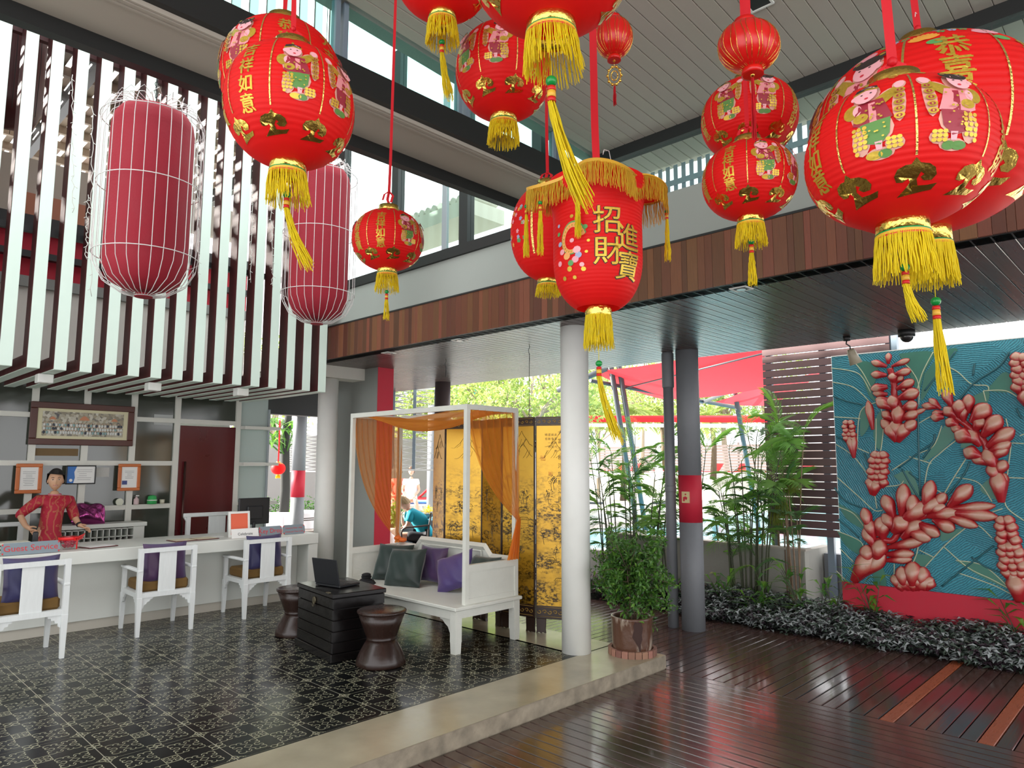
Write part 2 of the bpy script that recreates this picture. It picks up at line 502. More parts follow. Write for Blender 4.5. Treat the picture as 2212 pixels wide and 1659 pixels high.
for a, b_ in ((-1.1, .6), (.7, 2.353), (2.452, 3.462), (3.58, 4.60), (4.70, 5.17)):
    q = B(); z0, za, zb = 4.405, RZ(a)+.02, RZ(b_)+.02
    k = [q.v(p) for p in ((a, 3.965, z0), (b_, 3.965, z0), (b_, 3.965, zb), (a, 3.965, za), (a, 3.973, z0), (b_, 3.973, z0), (b_, 3.973, zb), (a, 3.973, za))]
    for f_ in ((0, 1, 2, 3), (5, 4, 7, 6), (0, 4, 5, 1), (3, 2, 6, 7), (0, 3, 7, 4), (1, 5, 6, 2)): q.f([k[i] for i in f_])
    q.obj('pane', TGLASS, wn2)
S('post', (5.17, 3.93, 3.80), (5.27, 4.03, 4.62), BLACK)
# ------------------------------------------------------------------ high planked ceiling (slopes gently) and beam along Y
ch = sgroup('ceiling_high')
x0, x1 = -4.0, 5.86
L = sqrt((x1-x0)**2+(RZ(x1)-RZ(x0))**2); ang = math.atan2(RZ(x0)-RZ(x1), x1-x0)
bp = B().rbox((0, 0, 0), (L, .107, .02), .004).mesh('plank', PLANK)
for i in range(92):
    link('plank', bp, ch, loc=((x0+x1)/2, 3.90-.055-.11*i, (RZ(x0)+RZ(x1))/2+.012), rot=(0, ang, 0))
q = B(); k = [q.v(p) for p in ((x0, -6.3, RZ(x0)+.03), (x1, -6.3, RZ(x1)+.03), (x1, 4.1, RZ(x1)+.03), (x0, 4.1, RZ(x0)+.03), (x0, -6.3, RZ(x0)+.2), (x1, -6.3, RZ(x1)+.2), (x1, 4.1, RZ(x1)+.2), (x0, 4.1, RZ(x0)+.2))]
for f_ in ((0, 3, 2, 1), (4, 5, 6, 7), (0, 1, 5, 4), (1, 2, 6, 5), (2, 3, 7, 6), (3, 0, 4, 7)): q.f([k[i] for i in f_])
q.obj('roof', GREYW, None, 'structure')
S('trim_4', (5.17, -4, 4.527), (5.27, 3.93, 4.665), BLACK)
LST = mat('light blue grey steel', (.30, .35, .40), .5)
wn3 = sgroup('window_3')
for k in range(5): boxobj('pane', (5.21, 3.9-1.58*(k+1), 3.80), (5.218, 3.9-1.58*k-.01, 4.527), GLASS, wn3)
t = thing('slot_lattice', 'blue-gray steel lattice with two rows of bright slots beyond the right clerestory glass', 'lattice', (5.78, 4.6, 3.8))
lb = B().rbox((0, 0, 0), (.008, .045, .80), .002).mesh('bar', LST)
for k in range(96): link('bar', lb, t, loc=(0, -.0855*k, .38))
for z in (.36, .57, -.0): B().bb((-.045, -8.2, z), (-.016, .05, z+.045)).obj('rail', LST, t)
# square downlight in the high ceiling, at the top edge of the picture
p = on(1, 0, 1640, 8) if False else None
d_ = ray(1637, 2); tt = (RZ(0)-CAMH)/(d_.z+.066*d_.x); p = CAM+d_*tt
t = thing('downlight', 'square downlight with white rim in the high planked ceiling at the top edge', 'light fixture', p, rot=(0, ang, 0))
q = B(); s = .11
for a, b_ in (((-s, -s), (s, -s+.02)), ((-s, s-.02), (s, s)), ((-s, -s+.02), (-s+.02, s-.02)), ((s-.02, -s+.02), (s, s-.02))): q.bb((a[0]*.7, a[1]*.7, -.012), (b_[0]*.7, b_[1]*.7, 0))
q.obj('frame', WHITE, t); B().bb((-.065, -.065, -.006), (.065, .065, 0)).obj('recess', BLACK, t)

# ------------------------------------------------------------------ slat screen (L-shaped slats)
t = thing('slat_screen', 'tall screen of white-fronted maroon slats that turn back over the reception counter', 'screen', (0, 7.5, 2.555))
q = B()
q.mi = 0; q.bb((0, -.004, 0), (.10, .004, 5.5)); q.bb((0, 0, -.004), (.10, 2.1, .004))
q.mi = 1; q.bb((.001, .004, .004), (.099, .20, 5.5)); q.bb((.001, .20, .004), (.099, 2.1, .13))
sm = q.mesh('slat', [mat('pale mint white paint', (.58, .70, .62), .45, noise=(6, .04)), MAROON])
for k in range(62):  # slats beyond the left of the view are added to block the sun
    link('slat', sm, t, loc=(4.40-.2098*k, 0, 0))
B().bb((-8.4, .2, 3.2), (4.5, .26, 3.28)).obj('rail', MAROON, t)
B().bb((-8.4, .2, 1.3), (4.5, .26, 1.36)).obj('rail', BLACK, t)
for i, (a, b_, lab) in enumerate(((95, 826, 'small white cube spotlight under the slats above the receptionist'), (330, 843, 'small white cube spotlight under the slats in the middle of the counter'), (520, 854, 'small white cube spotlight under the slats near the red door'))):
    p = on(2, 2.47, a, b_)
    t = thing('spotlight', lab, 'light fixture', (p.x, p.y, 2.465), group='cube spotlights under the slats')
    B().rbox((0, 0, .04), (.13, .13, .085), .006).obj('housing', WHITE, t)
    B().cyl((0, 0, -.003), (0, 0, .004), .04, n=14).obj('lens', mat('lamp glass', (.5, .5, .48), .2), t)

# gallery behind the slats
S('wall_back_upper', (-3, 10.06, 2.86), (4.65, 10.2, 3.82), OFFW)
S('wall_back_upper', (-3, 10.0, 3.82), (4.65, 10.2, 3.95), GREYW)
S('wall_back_upper', (-3, 10.06, 3.95), (4.65, 10.2, 4.50), REDW)
S('trim_5', (-3, 9.90, 4.16), (4.65, 10.0, 4.24), BLACK)
S('trim_6', (-3, 9.9, 4.50), (4.65, 10.2, 4.68), BLACK)
S('wall_back_upper', (-3, 10.06, 4.68), (1.7, 10.2, 5.0), BEIGE)
S('wall_back_upper', (1.7, 10.06, 4.68), (3.4, 10.2, 5.0), mat('terracotta plaster', (.42, .17, .10), .7, noise=(3, .06)))
S('wall_back_upper', (-3, 10.1, 5.0), (4.65, 10.2, 5.45), BEIGE)
S('gallery_floor', (-3, 9.62, 2.70), (4.65, 10.3, 2.86), GREYW)
# pergola over the gallery and the light well
pg = thing('pergola', 'brown slatted pergola roof with bright gaps above the white slat screen', 'pergola', (0, 0, 6.55))
PW = mat('weathered pergola board', (.20, .15, .11), .7, noise=(6, .25, (14, 1, 14)), vary=.2)
pb = B().rbox((0, 0, 0), (.095, 8.4, .03), .004).mesh('board', PW)
for k in range(56): link('board', pb, pg, loc=(-3.5+.152*k, 11.95, 0))
for k in range(14): boxobj('batten', (-3.6, 7.80+.6*k, -.13), (5.0, 7.86+.6*k, -.016), PW, pg)
for k in range(4): boxobj('beam', (-3.3+2.7*k, 7.72, -.38), (-3.2+2.7*k, 16.1, -.14), BLACK, pg)
S('sun_blocker_wall', (-14, 10.1, -.3), (-3, 10.3, 7), OFFW)  # unseen wall, added to keep the sun off the lobby floor
S('shadow_caster_edge', (7.45, -4, 3.35), (7.70, 13.1, 4.15), OFFW)  # unseen raised roof edge, added to cast shade on the slatted screen
# ------------------------------------------------------------------ columns and the grey wall
def column(x, y, r, z0, z1, m, lab, band=None, group=None):
    t = thing('column', lab, 'column', (x, y, z0), group=group)
    if not band: B().lathe([(r, 0), (r, z1-z0)], n=40).obj('shaft', m, t)
    else:
        B().lathe([(r, 0), (r, band[0]-z0)], n=40).obj('shaft', m, t)
        B().lathe([(r*1.003, band[0]-z0), (r*1.003, band[1]-z0)], n=40).obj('painted_band', REDW, t)['label'] = 'red painted band'
        B().lathe([(r, band[1]-z0), (r, z1-z0)], n=40).obj('shaft', m, t)
    return t
column(5.18, 4.19, .133, 0, 3.0, WHITE, 'large round white column standing on the concrete platform beside the potted tree')
column(5.10, 8.42, .134, 0, 2.84, WHITE, 'round white column at the right end of the reception counter')
gc = column(7.16, 4.13, .128, DZ, 3.0, GREYC, 'thick round gray column with a red band, on the wooden deck', (1.056, 1.578))
q = B(); q.bb((-.045, -.004, -.062), (.045, .004, .062)); sg = q.obj('sticker', mat('sign cream', (.62, .50, .25), .5), gc)
sg.location = (-.1265, -.015, 1.335-DZ); sg.rotation_euler = (0, 0, radians(-83)); sg['label'] = 'small cream fire-hose sticker'
q = B(); q.prism([(-.03, -.035), (-.012, -.035), (-.008, -.01), (.012, -.02), (.02, .005), (0, .02), (-.03, .01)], .002, (0, -.0045, -.01), (1, 0, 0), (0, 0, 1)); q.sph((.0, -.006, .032), .009, 8, 6)
q.obj('pictogram', REDW, sg)
gp = column(7.12, 4.36, .060, DZ, 3.0, GREYC, 'thin gray downpipe standing against the thick gray column')
B().lathe([(.066, 2.70), (.070, 2.71), (.070, 3.10), (.060, 3.11)], n=24).obj('pipe_collar', GREYC, gp)
B().lathe([(.064, 1.50), (.066, 1.51), (.066, 1.56), (.064, 1.57)], n=24).obj('pipe_collar', GREYC, gp)
column(7.30, 8.62, .125, DZ, 3.0, mat('dark column paint', (.10, .075, .075), .5, noise=(10, .1)), 'dark round column outside behind the canopy daybed')
column(7.0, 12.55, .13, DZ, 2.9, GREYC, 'far gray column with a red band seen beyond the counter', (1.05, 1.56))
S('wall_side', (5.53, 7.892, DZ), (5.79, 9.15, 3.0), GREYW)
S('wall_side_end', (5.531, 7.885, DZ), (5.789, 7.893, 3.0), REDW)
S('beam_white', (4.72, 8.2, 2.84), (5.53, 8.5, 3.0), OFFW)
S('beam_black', (5.06, 10.12, 2.45), (6.2, 10.32, 2.86), BLACK)
S('trim_7', (5.03, 9.96, 0), (5.06, 10.0, 2.5), mat('grey steel', (.3, .34, .36), .4))

# ------------------------------------------------------------------ glazed grid wall with the red door
gw = sgroup('wall_back')
vx = [.42, .97, 1.52, 2.06, 2.615, 3.165, 3.717, 4.569]
for x in vx: boxobj('mullion', (x-.036, 9.95, 0), (x+.036, 10.03, 2.83), OFFW, gw)
for z, xa, xb in ((2.27, -3, 4.569), (1.695, -3, 3.70), (1.13, -3, 3.70), (.42, -3, 3.7)): boxobj('transom', (xa, 9.955, z-.03), (xb, 10.025, z+.03), OFFW, gw)
for z in (2.21, 1.685, 1.12): boxobj('shelf', (4.60, 9.80, z-.022), (5.14, 10.03, z+.022), OFFW, gw)
FROST = mat('frosted glass', (.42, .50, .47), .35)
PAN = mat('dark reflective pane', (.045, .052, .04), .10, spec=.8)
cols = [-3]+vx
rows = [0, .42, 1.13, 1.695, 2.27, 2.83]
for i in range(len(cols)-1):
    for j in range(5):
        xa, xb = cols[i], cols[i+1]
        if i == len(cols)-2 and j < 4: continue
        boxobj('pane', (xa+.03, 9.985, rows[j]), (xb-.03, 9.995, rows[j+1]), PAN, gw)
for z0, z1 in ((.4, 1.1), (1.14, 1.66), (1.71, 2.19), (2.23, 2.83)): boxobj('frosted_pane', (4.605, 9.985, z0), (5.03, 9.995, z1), FROST, gw)
S('wall_behind', (-3, 11.2, 0), (5.0, 11.3, 3.0), GREYW)
dr = thing('door_1', None, None, (3.753, 9.94, 0)); dr['kind'] = 'structure'
DRED = mat('dark red lacquered door', (.085, .003, .006), .3, noise=(2, .12))
B().rbox((.39, .03, 1.105), (.775, .045, 2.21), .004).obj('leaf', DRED, dr)
hd = B(); hd.cyl((.075, -.035, .25), (.075, -.035, 1.72), .014, n=10)
hd.cyl((.075, -.035, .4), (.075, .01, .4), .008, n=8); hd.cyl((.075, -.035, 1.55), (.075, .01, 1.55), .008, n=8)
hd.obj('handle', mat('dark bronze', (.06, .03, .025), .3, metal=.8), dr)
# the sticker-like paper squares and room contents faintly seen in the panes
for i, (a, b_, c_, d_2, col) in enumerate(((208, 1010, 235, 1030, (.5, .5, .47)), (70, 968, 168, 985, (.16, .10, .04)), (333, 895, 372, 919, (.45, .47, .46)))):
    p0, p1 = on(1, 9.985, a, b_), on(1, 9.985, c_, d_2)
    boxobj('notice', (p0.x, 9.978, p1.z), (p1.x, 9.985, p0.z), mat('paper %d' % i, col, .7), gw)

# ------------------------------------------------------------------ reception counter
t = thing('reception_counter', 'long white reception counter with a thick top along the left side', 'counter', (0, 8.0, 0))
CW = mat('white lacquered board', (.66, .68, .63), .35, noise=(4, .04))
B().rbox((1.19, .45, .765), (7.17, .90, .13), .006).obj('top', CW, t)
B().rbox((1.12, .285, .40), (7.04, .03, .60), .003).obj('front_panel', CW, t)
B().rbox((1.12, .30, .05), (7.04, .03, .10), .003).obj('plinth', mat('beige plinth', (.5, .47, .40), .5), t)
B().rbox((4.708, .45, .35), (.13, .88, .70), .005).obj('side_panel', CW, t)
B().rbox((1.12, .98, .35), (7.04, .03, .7), .003).obj('back_shelf', CW, t)

# ------------------------------------------------------------------ armchairs
def leg(b, x, y, h, w0, w1, lean=0):
    k = []
    for z, w, o in ((0, w1, lean), (h, w0, 0)):
        k += [b.v((x+sx*w/2, y+o+sy*w/2, z)) for sx, sy in ((-1, -1), (1, -1), (1, 1), (-1, 1))]
    for f_ in ((3, 2, 1, 0), (4, 5, 6, 7), (0, 1, 5, 4), (1, 2, 6, 5), (2, 3, 7, 6), (3, 0, 4, 7)): b.f([k[i] for i in f_])
CHW = mat('white washed chair wood', (.70, .73, .72), .45, noise=(8, .07, (8, 8, 1)))
SEATC = mat('mustard seat cloth', (.14, .075, .015), .85, noise=(40, .2))
def bracket(b, x, z, sx, y, t_=.022):
    """scalloped corner bracket under a rail"""
    pts = [(0, 0), (.105, 0), (.10, -.02), (.078, -.022), (.074, -.042), (.05, -.045), (.044, -.066), (.022, -.07), (.018, -.10), (0, -.11)]
    b.prism([(p[0]*sx, p[1]) for p in (pts if sx < 0 else pts[::-1])], t_, (x, y, z), (1, 0, 0), (0, 0, 1))
def armchair():
    t = thing('armchair', 'x', 'chair')
    W_, D_, H = .56, .50, .85
    for sx in (-1, 1):
        b = B(); leg(b, sx*(W_/2-.025), 0, .37, .052, .034, -.012); b.obj('leg', CHW, t)
        b = B(); leg(b, sx*(W_/2-.025), D_, .37, .048, .034, .02)
        b.bb((sx*(W_/2-.045), D_-.018, .37), (sx*(W_/2-.005), D_+.018, .62)); b.obj('leg', CHW, t)
        b = B(); b.bb((sx*(W_/2-.046), -.022, .37), (sx*(W_/2), .022, H)); b.obj('back_post', CHW, t)
        b = B(); b.rbox((sx*(W_/2-.022), D_/2+.01, .632), (.052, D_+.07, .026), .006); b.obj('armrest', CHW, t)
        b = B(); b.bb((sx*(W_/2-.008), .02, .37), (sx*(W_/2-.03), D_, .415))
        for yy, s2 in ((.026, 1), (D_-.024, -1)):
            pts = [(0, 0), (.09, 0), (.085, -.02), (.06, -.024), (.056, -.045), (.03, -.05), (.02, -.09), (0, -.1)]
            b.prism([(p[0]*s2, p[1]) for p in pts], .02, (sx*(W_/2-.018)+(-.01 if True else 0), yy, .372), (0, 1, 0), (0, 0, 1))
        b.obj('side_apron', CHW, t)
    b = B(); b.bb((-W_/2+.046, -.018, H-.045), (W_/2-.046, .018, H-.003)); b.obj('top_rail', CHW, t)
    b = B(); b.bb((-W_/2+.046, -.018, .37), (W_/2-.046, .018, .415)); bracket(b, -W_/2+.05, .372, 1, .011); bracket(b, W_/2-.05, .372, -1, .011); b.obj('apron', CHW, t)
    b = B(); b.bb((-W_/2+.046, D_-.015, .37), (W_/2-.046, D_+.015, .415)); b.obj('apron', CHW, t)
    b = B(); b.rbox((0, 0, .61), (.165, .02, .392), .004); b.obj('splat', CHW, t)
    b = B(); b.rbox((0, D_/2, .40), (W_-.05, D_-.06, .03), .004); b.obj('seat', CHW, t)
    b = B(); b.rbox((0, D_/2+.005, .467), (W_-.10, D_-.07, .105), .02); b.obj('seat_cushion', SEATC, t)
    return t
def pillow(w, h, d, n=16, puff=1.0, crease=0, seed=0, k=.6):
    r_ = random.Random(seed); ph = [r_.uniform(0, 6) for _ in range(4)]
    b = B()
    def fn(sg):
        def g(u, v):
            a, c = 2*u-1, 2*v-1
            e = max(0, (1-abs(a)**3.2))**.45*max(0, (1-abs(c)**3.2))**.45
            sh = 1-.10*k*((1-a*a)*(abs(c)**2)+(1-c*c)*(abs(a)**2))/1.0
            x = a*w/2*(1-.07*(1-c*c)*abs(a)**4); y_ = c*h/2*(1-.07*(1-a*a)*abs(c)**4)
            z = sg*(d/2)*e*(1+.12*sin(3*a+ph[0])*cos(2.5*c+ph[1])*crease)+crease*.006*sin(9*(a+c*.6)+ph[2])*e
            return (x, y_, z)
        return g
    b.grid(fn(1), n, n); f1 = len(b.F); b.grid(fn(-1), n, n)
    for i in range(f1, len(b.F)): b.F[i] = b.F[i][::-1]
    return b
def fabric(name, c1, c2, sc=1.0):
    """shot silk: colour shifts with the viewing angle of the weave"""
    m = mat(name, c1, .45, spec=.4, bump=(5, .25))
    nt = m.node_tree; lw = nt.nodes.new('ShaderNodeLayerWeight'); lw.inputs[0].default_value = .45
    mix = nt.nodes.new('ShaderNodeMix'); mix.data_type = 'RGBA'; mix.inputs[6].default_value = C(c1); mix.inputs[7].default_value = C(c2)
    nt.links.new(lw.outputs['Facing'], mix.inputs[0]); nt.links.new(mix.outputs[2], nt.nodes['Principled BSDF'].inputs['Base Color'])
    nt.nodes['Principled BSDF'].inputs['Sheen Weight'].default_value = .3
    return m
PURP = fabric('purple blue shot silk', (.020, .020, .085), (.055, .015, .06))
PURP2 = fabric('purple shot silk', (.050, .014, .060), (.03, .03, .12))
GRNS = fabric('dark green shot silk', (.012, .022, .018), (.015, .045, .042))
VIOL = fabric('violet shot silk', (.055, .035, .16), (.10, .05, .14))
arm = armchair()
spots = [(1.59, 7.28, 0, 'white wooden armchair in front of the Guest Service sign, nearest the camera'),
         (2.82, 7.60, -.03, 'white wooden armchair at the middle of the counter'),
         (3.925, 7.65, 0, 'white wooden armchair at the counter before the Key Drop sign')]
for i, (x, y, a, lab) in enumerate(spots):
    o = arm if i == 0 else copytree(arm, label=lab)
    o.location = (x, y, 0); o.rotation_euler = (0, 0, a); o['label'] = lab; o['group'] = 'white armchairs along the reception counter'
    b = pillow(.43, .40, .13, crease=1, seed=i)
    pw = b.obj('cushion', PURP if i != 1 else PURP2)
    tag(pw, 'purple-blue silk cushion on the '+('nearest armchair by the Guest Service sign', 'middle armchair at the counter', 'armchair before the Key Drop sign')[i], 'cushion', 'silk cushions on the armchairs')
    pw.matrix_world = Matrix.Translation((x+.01, y+.105, .685)) @ Matrix.Rotation(a, 4, 'Z') @ Matrix.Rotation(radians(83), 4, 'X')

# ------------------------------------------------------------------ things on the counter (top at z = .83)
CT = .832
def signboard(a, b_, text, lab, face, w=None, txtsize=.075, y=8.06, lean=.25, txtmat=None, notch=True, name='sign', h=.115, t2=None):
    xa, xb = on(1, y, a, 1170).x, on(1, y, b_, 1170).x
    t = thing(name, lab, 'sign', ((xa+xb)/2, y, CT)); t.rotation_euler = (-lean, 0, 0)
    w = xb-xa; c = .022 if notch else 0
    P = [(-w/2+c, 0), (w/2-c, 0), (w/2, c), (w/2, h-c), (w/2-c, h), (-w/2+c, h), (-w/2, h-c), (-w/2, c)] if notch else [(-w/2, 0), (w/2, 0), (w/2, h), (-w/2, h)]
    B().prism([(x, z) for x, z in P], .008, (0, 0, 0), (1, 0, 0), (0, 0, 1)).obj('board', face, t)
    bt = B(); text_on(bt, text, txtsize, (0, -.0095, h*.30 if not t2 else h*.58), (1, 0, 0), (0, 0, 1))
    if t2: text_on(bt, t2, txtsize, (0, -.0095, h*.20), (1, 0, 0), (0, 0, 1))
    bt.obj('lettering', txtmat or SRED, t)
    if notch:
        for sx in (-1, 1):
            bo = B()
            for dz in (.016, h-.016):
                bo.prism([(sx*(w/2-.012)+.009*cos(k*pi/3)*(1 if k % 2 else .6), dz+.009*sin(k*pi/3)) for k in range(6)], .001, (0, -.009, 0), (1, 0, 0), (0, 0, 1))
            bo.obj('corner_ornament', SRED, t)
    B().prism([(0, .002), (.04, .014), (.0, .09)], .004, (0, .008, 0), (0, 1, 0), (0, 0, 1)).obj('easel_back', face, t)
    return t
SGRY = mat('grey painted sign', (.20, .25, .28), .6)
SRED = mat('red sign letters', (.60, .03, .04), .5)
PAPER = mat('white paper', (.78, .78, .75), .6)
INK = mat('black ink', (.02, .02, .02), .6)
signboard(4, 131, 'Guest Service', 'gray notched sign reading Guest Service in red letters on the counter', SGRY, txtsize=.079)
signboard(559, 609, 'Key Drop', 'gray notched sign reading Key Drop in red letters', SGRY, txtsize=.075)
signboard(611, 658, 'Check-in Time  14.00', 'gray notched sign with check-in and check-out times at the counter end', SGRY, txtsize=.026, t2='Check-out Time 12.00')
signboard(500, 558, 'Celebrate', 'white card printed with the word Celebrate, before the orange framed print', PAPER, txtsize=.045, txtmat=INK, notch=False, h=.11, y=8.04)
# leaflet at the very left edge
t = thing('leaflet', 'green and pink upright leaflet at the left edge of the counter', 'leaflet', (1.455, 8.07, CT), rot=(-.15, 0, 0))
B().bb((-.06, 0, 0), (.022, .004, .20)).obj('sheet', mat('mint card', (.25, .55, .38), .6), t)
B().bb((-.06, -.002, 0), (.022, 0, .10)).obj('print', mat('pink card', (.75, .22, .2), .6), t)
# framed orange print
t = thing('picture_frame', 'upright white frame with an orange print, standing on the counter before the black monitor', 'picture', (3.865, 8.25, CT), rot=(-.12, 0, 0))
q = B()
for a, b_ in (((-.13, 0), (.13, .025)), ((-.13, .27), (.13, .295)), ((-.13, .025), (-.105, .27)), ((.105, .025), (.13, .27))): q.bb((a[0], 0, a[1]), (b_[0], .018, b_[1]))
q.obj('frame', WHITE, t); B().bb((-.105, .006, .025), (.105, .014, .27)).obj('print', mat('orange print', (.78, .14, .07), .5), t)
q = B(); r3 = random.Random(4)
for k in range(14): q.sph((-.09+.014*k, .004, .045+r3.uniform(0, .02)), .012, 6, 4, (1, .3, 1))
q.obj('printed_flowers', mat('print dark flowers', (.22, .05, .03), .6), t)
# monitors
def monitor(x, y, w, h, lab, rz=0):
    t = thing('monitor', lab, 'monitor', (x, y, CT), rz)
    B().rbox((0, .0, .10+h/2), (w, .035, h), .008).obj('housing', mat('black plastic', (.014, .015, .018), .4), t)
    B().rbox((0, -.028, .10+h*.45), (w*.5, .03, h*.5), .01).obj('back_bulge', MATS['black plastic'], t)
    B().cyl((0, -.01, .012), (0, -.01, .14), .022, n=10).obj('neck', MATS['black plastic'], t)
    B().lathe([(.10, 0), (.10, .008), (.03, .015)], n=20).obj('foot', MATS['black plastic'], t)
    return t
monitor(4.21, 8.62, .42, .33, 'black flat monitor seen from behind on the counter near the Key Drop sign', .06)
monitor(1.26, 8.5, .46, .38, 'black monitor cut off by the left edge of the photo, behind the counter front', -.05)
# candy bowl
t = thing('candy_bowl', 'clear glass bowl of red sweets tied with a red ribbon', 'bowl', (2.085, 8.24, CT))
CG = glassmat('bowl glass', (.93, .95, .95), .06)
B().lathe([(.045, 0), (.05, .006), (.085, .05), (.098, .09), (.094, .13), (.092, .13), (.094, .09), (.08, .05), (.03, .012)], n=24, caps=False).obj('bowl', CG, t)
q = B(); r3 = random.Random(8)
for k in range(70):
    a, rr, zz = r3.uniform(0, 6.28), r3.uniform(0, .06), r3.uniform(.02, .085)
    rr = min(rr, .03+zz*.6); q.sph((rr*cos(a), rr*sin(a), zz), .013, 6, 4, (1, .8, .7))
q.obj('sweets', mat('wrapped red sweets', (.62, .03, .08), .25), t, 'stuff')
q = B(); q.lathe([(.0965, .095), (.0985, .095), (.096, .125), (.094, .125)], n=24, caps=False); q.tube([(.05, -.09, .11), (.075, -.10, .13), (.11, -.07, .145), (.10, -.06, .11), (.06, -.088, .105)], 0, flat=(.004, .03)); q.tube([(.05, -.092, .11), (.045, -.10, .06), (.05, -.085, .005)], 0, flat=(.022, .003)); q.tube([(.05, -.092, .11), (.02, -.105, .12), (.03, -.1, .09)], 0, flat=(.02, .003))
q.obj('ribbon', mat('red satin ribbon', (.70, .008, .012), .35), t)
# open guest folder, second folder, papers, telephone, tray
def folder(x, y, w, d, rz, lab, n=1):
    t = thing('folder', lab, 'folder', (x, y, CT), rz)
    B().rbox((0, 0, .004), (w, d, .008), .002).obj('cover', mat('maroon leather', (.10, .02, .02), .4), t)
    for k in range(n):
        cx = 0 if n == 1 else (-w/4, w/4)[k]
        B().bb((cx-w/(2*n)*.86, -d/2*.84, .008), (cx+w/(2*n)*.86, d/2*.84, .011)).obj('paper', PAPER if n == 1 else mat('cream menu', (.6, .55, .40), .6), t)
    return t
folder(2.36, 8.27, .30, .22, .25, 'maroon folder with a white sheet lying beside the candy bowl')
folder(3.33, 8.27, .50, .24, .05, 'open maroon menu with two cream pages lying between the armchairs on the counter', 2)
t = thing('telephone', 'black cordless handset standing behind the Guest Service sign', 'telephone', (1.86, 8.55, CT))
B().rbox((0, 0, .085), (.05, .035, .17), .012).obj('handset', MATS['black plastic'], t); B().rbox((0, 0, .012), (.08, .07, .024), .008).obj('base', MATS['black plastic'], t)
t = thing('document_tray', 'stack of cream document trays behind the Guest Service sign', 'tray', (1.62, 8.42, CT))
for k in range(3): B().rbox((.01*k, 0, .012+.036*k), (.27, .22, .022), .005).obj('tray', mat('cream plastic', (.62, .62, .52), .5), t)
t = thing('leaflet_stack', 'loose white sheet lying near the orange framed print', 'paper', (3.62, 8.42, CT))
B().bb((-.10, -.07, 0), (.10, .07, .004)).obj('sheet', PAPER, t)

# staff side: white chair back, key rack, foil parcel
t = thing('desk_chair', 'white wooden chair behind the counter in front of the red door', 'chair', (3.92, 9.25, 0))
for x in (-.27, .27):
    b = B(); b.bb((x-.025, -.02, 0), (x+.025, .02, 1.02)); b.obj('back_post', CHW, t)
    b = B(); leg(b, x, .45, .42, .045, .035); b.obj('leg', CHW, t)
B().rbox((0, 0, 1.04), (.66, .045, .05), .008).obj('top_rail', CHW, t); B().rbox((.1, 0, .72), (.22, .02, .6), .003).obj('splat', CHW, t)
B().rbox((0, .22, .43), (.56, .46, .05), .008).obj('seat', CHW, t)
b = B()
for sx in (-1, 1): b.prism([(sx*.30, 1.015), (sx*.33, 1.015), (sx*.30, .97), (sx*.29, .95)][::sx], .03, (0, .015, 0), (1, 0, 0), (0, 0, 1))
b.obj('bracket', CHW, t)
t = thing('desk_chair', 'white wooden chair half hidden behind the receptionist at the far left', 'chair', (1.72, 9.75, 0))
for x in (-.25, .25): b = B(); b.bb((x-.025, -.02, 0), (x+.025, .02, .98)); b.obj('back_post', CHW, t)
B().rbox((0, 0, 1.0), (.62, .045, .05), .008).obj('top_rail', CHW, t); B().rbox((0, .1, .43), (.5, .22, .05), .008).obj('seat', CHW, t)
t = thing('key_rack', 'white shelf with a grid of square key pigeonholes behind the receptionist', 'shelf', (2.75, 9.6, 0))
B().rbox((.02, .15, .935), (1.02, .32, .05), .004).obj('top', CW, t)
B().rbox((.44, .15, .46), (.13, .30, .90), .004).obj('side_panel', CW, t); B().rbox((-.46, .15, .46), (.06, .30, .90), .004).obj('side_panel', CW, t)
q = B(); q.bb((-.43, .28, .55), (.375, .29, .91)); q.obj('back_board', mat('dark back board', (.03, .03, .028), .7), t)
for k in range(12): boxobj('divider', (-.43+.067*k-.005, 0, .60), (-.43+.067*k+.005, .28, .90), CW, t)
for z in (.60, .70, .80, .895): boxobj('divider', (-.43, 0, z-.005), (.375, .28, z+.005), CW, t)
q = B(); r3 = random.Random(5)
for k in range(24): q.rbox((-.395+.067*(k % 12), .12, .64+.1*(k//12)), (.03, .08, .05), .004, rot=(0, r3.uniform(-.5, .5), 0))
q.obj('keys', mat('key tags', (.10, .09, .07), .5), t, 'stuff')
fo = pillow(.38, .28, .24, crease=2.2, seed=9).obj('foil_cushion', mat('pink metallic foil', (.34, .06, .22), .22, metal=.9, bump=(14, .9)))
tag(fo, 'shiny pink foil cushion on the white key rack', 'cushion'); fo.matrix_world = Matrix.Translation((2.655, 9.76, 1.065)) @ Matrix.Rotation(.14, 4, 'Y') @ Matrix.Rotation(radians(48), 4, 'X')
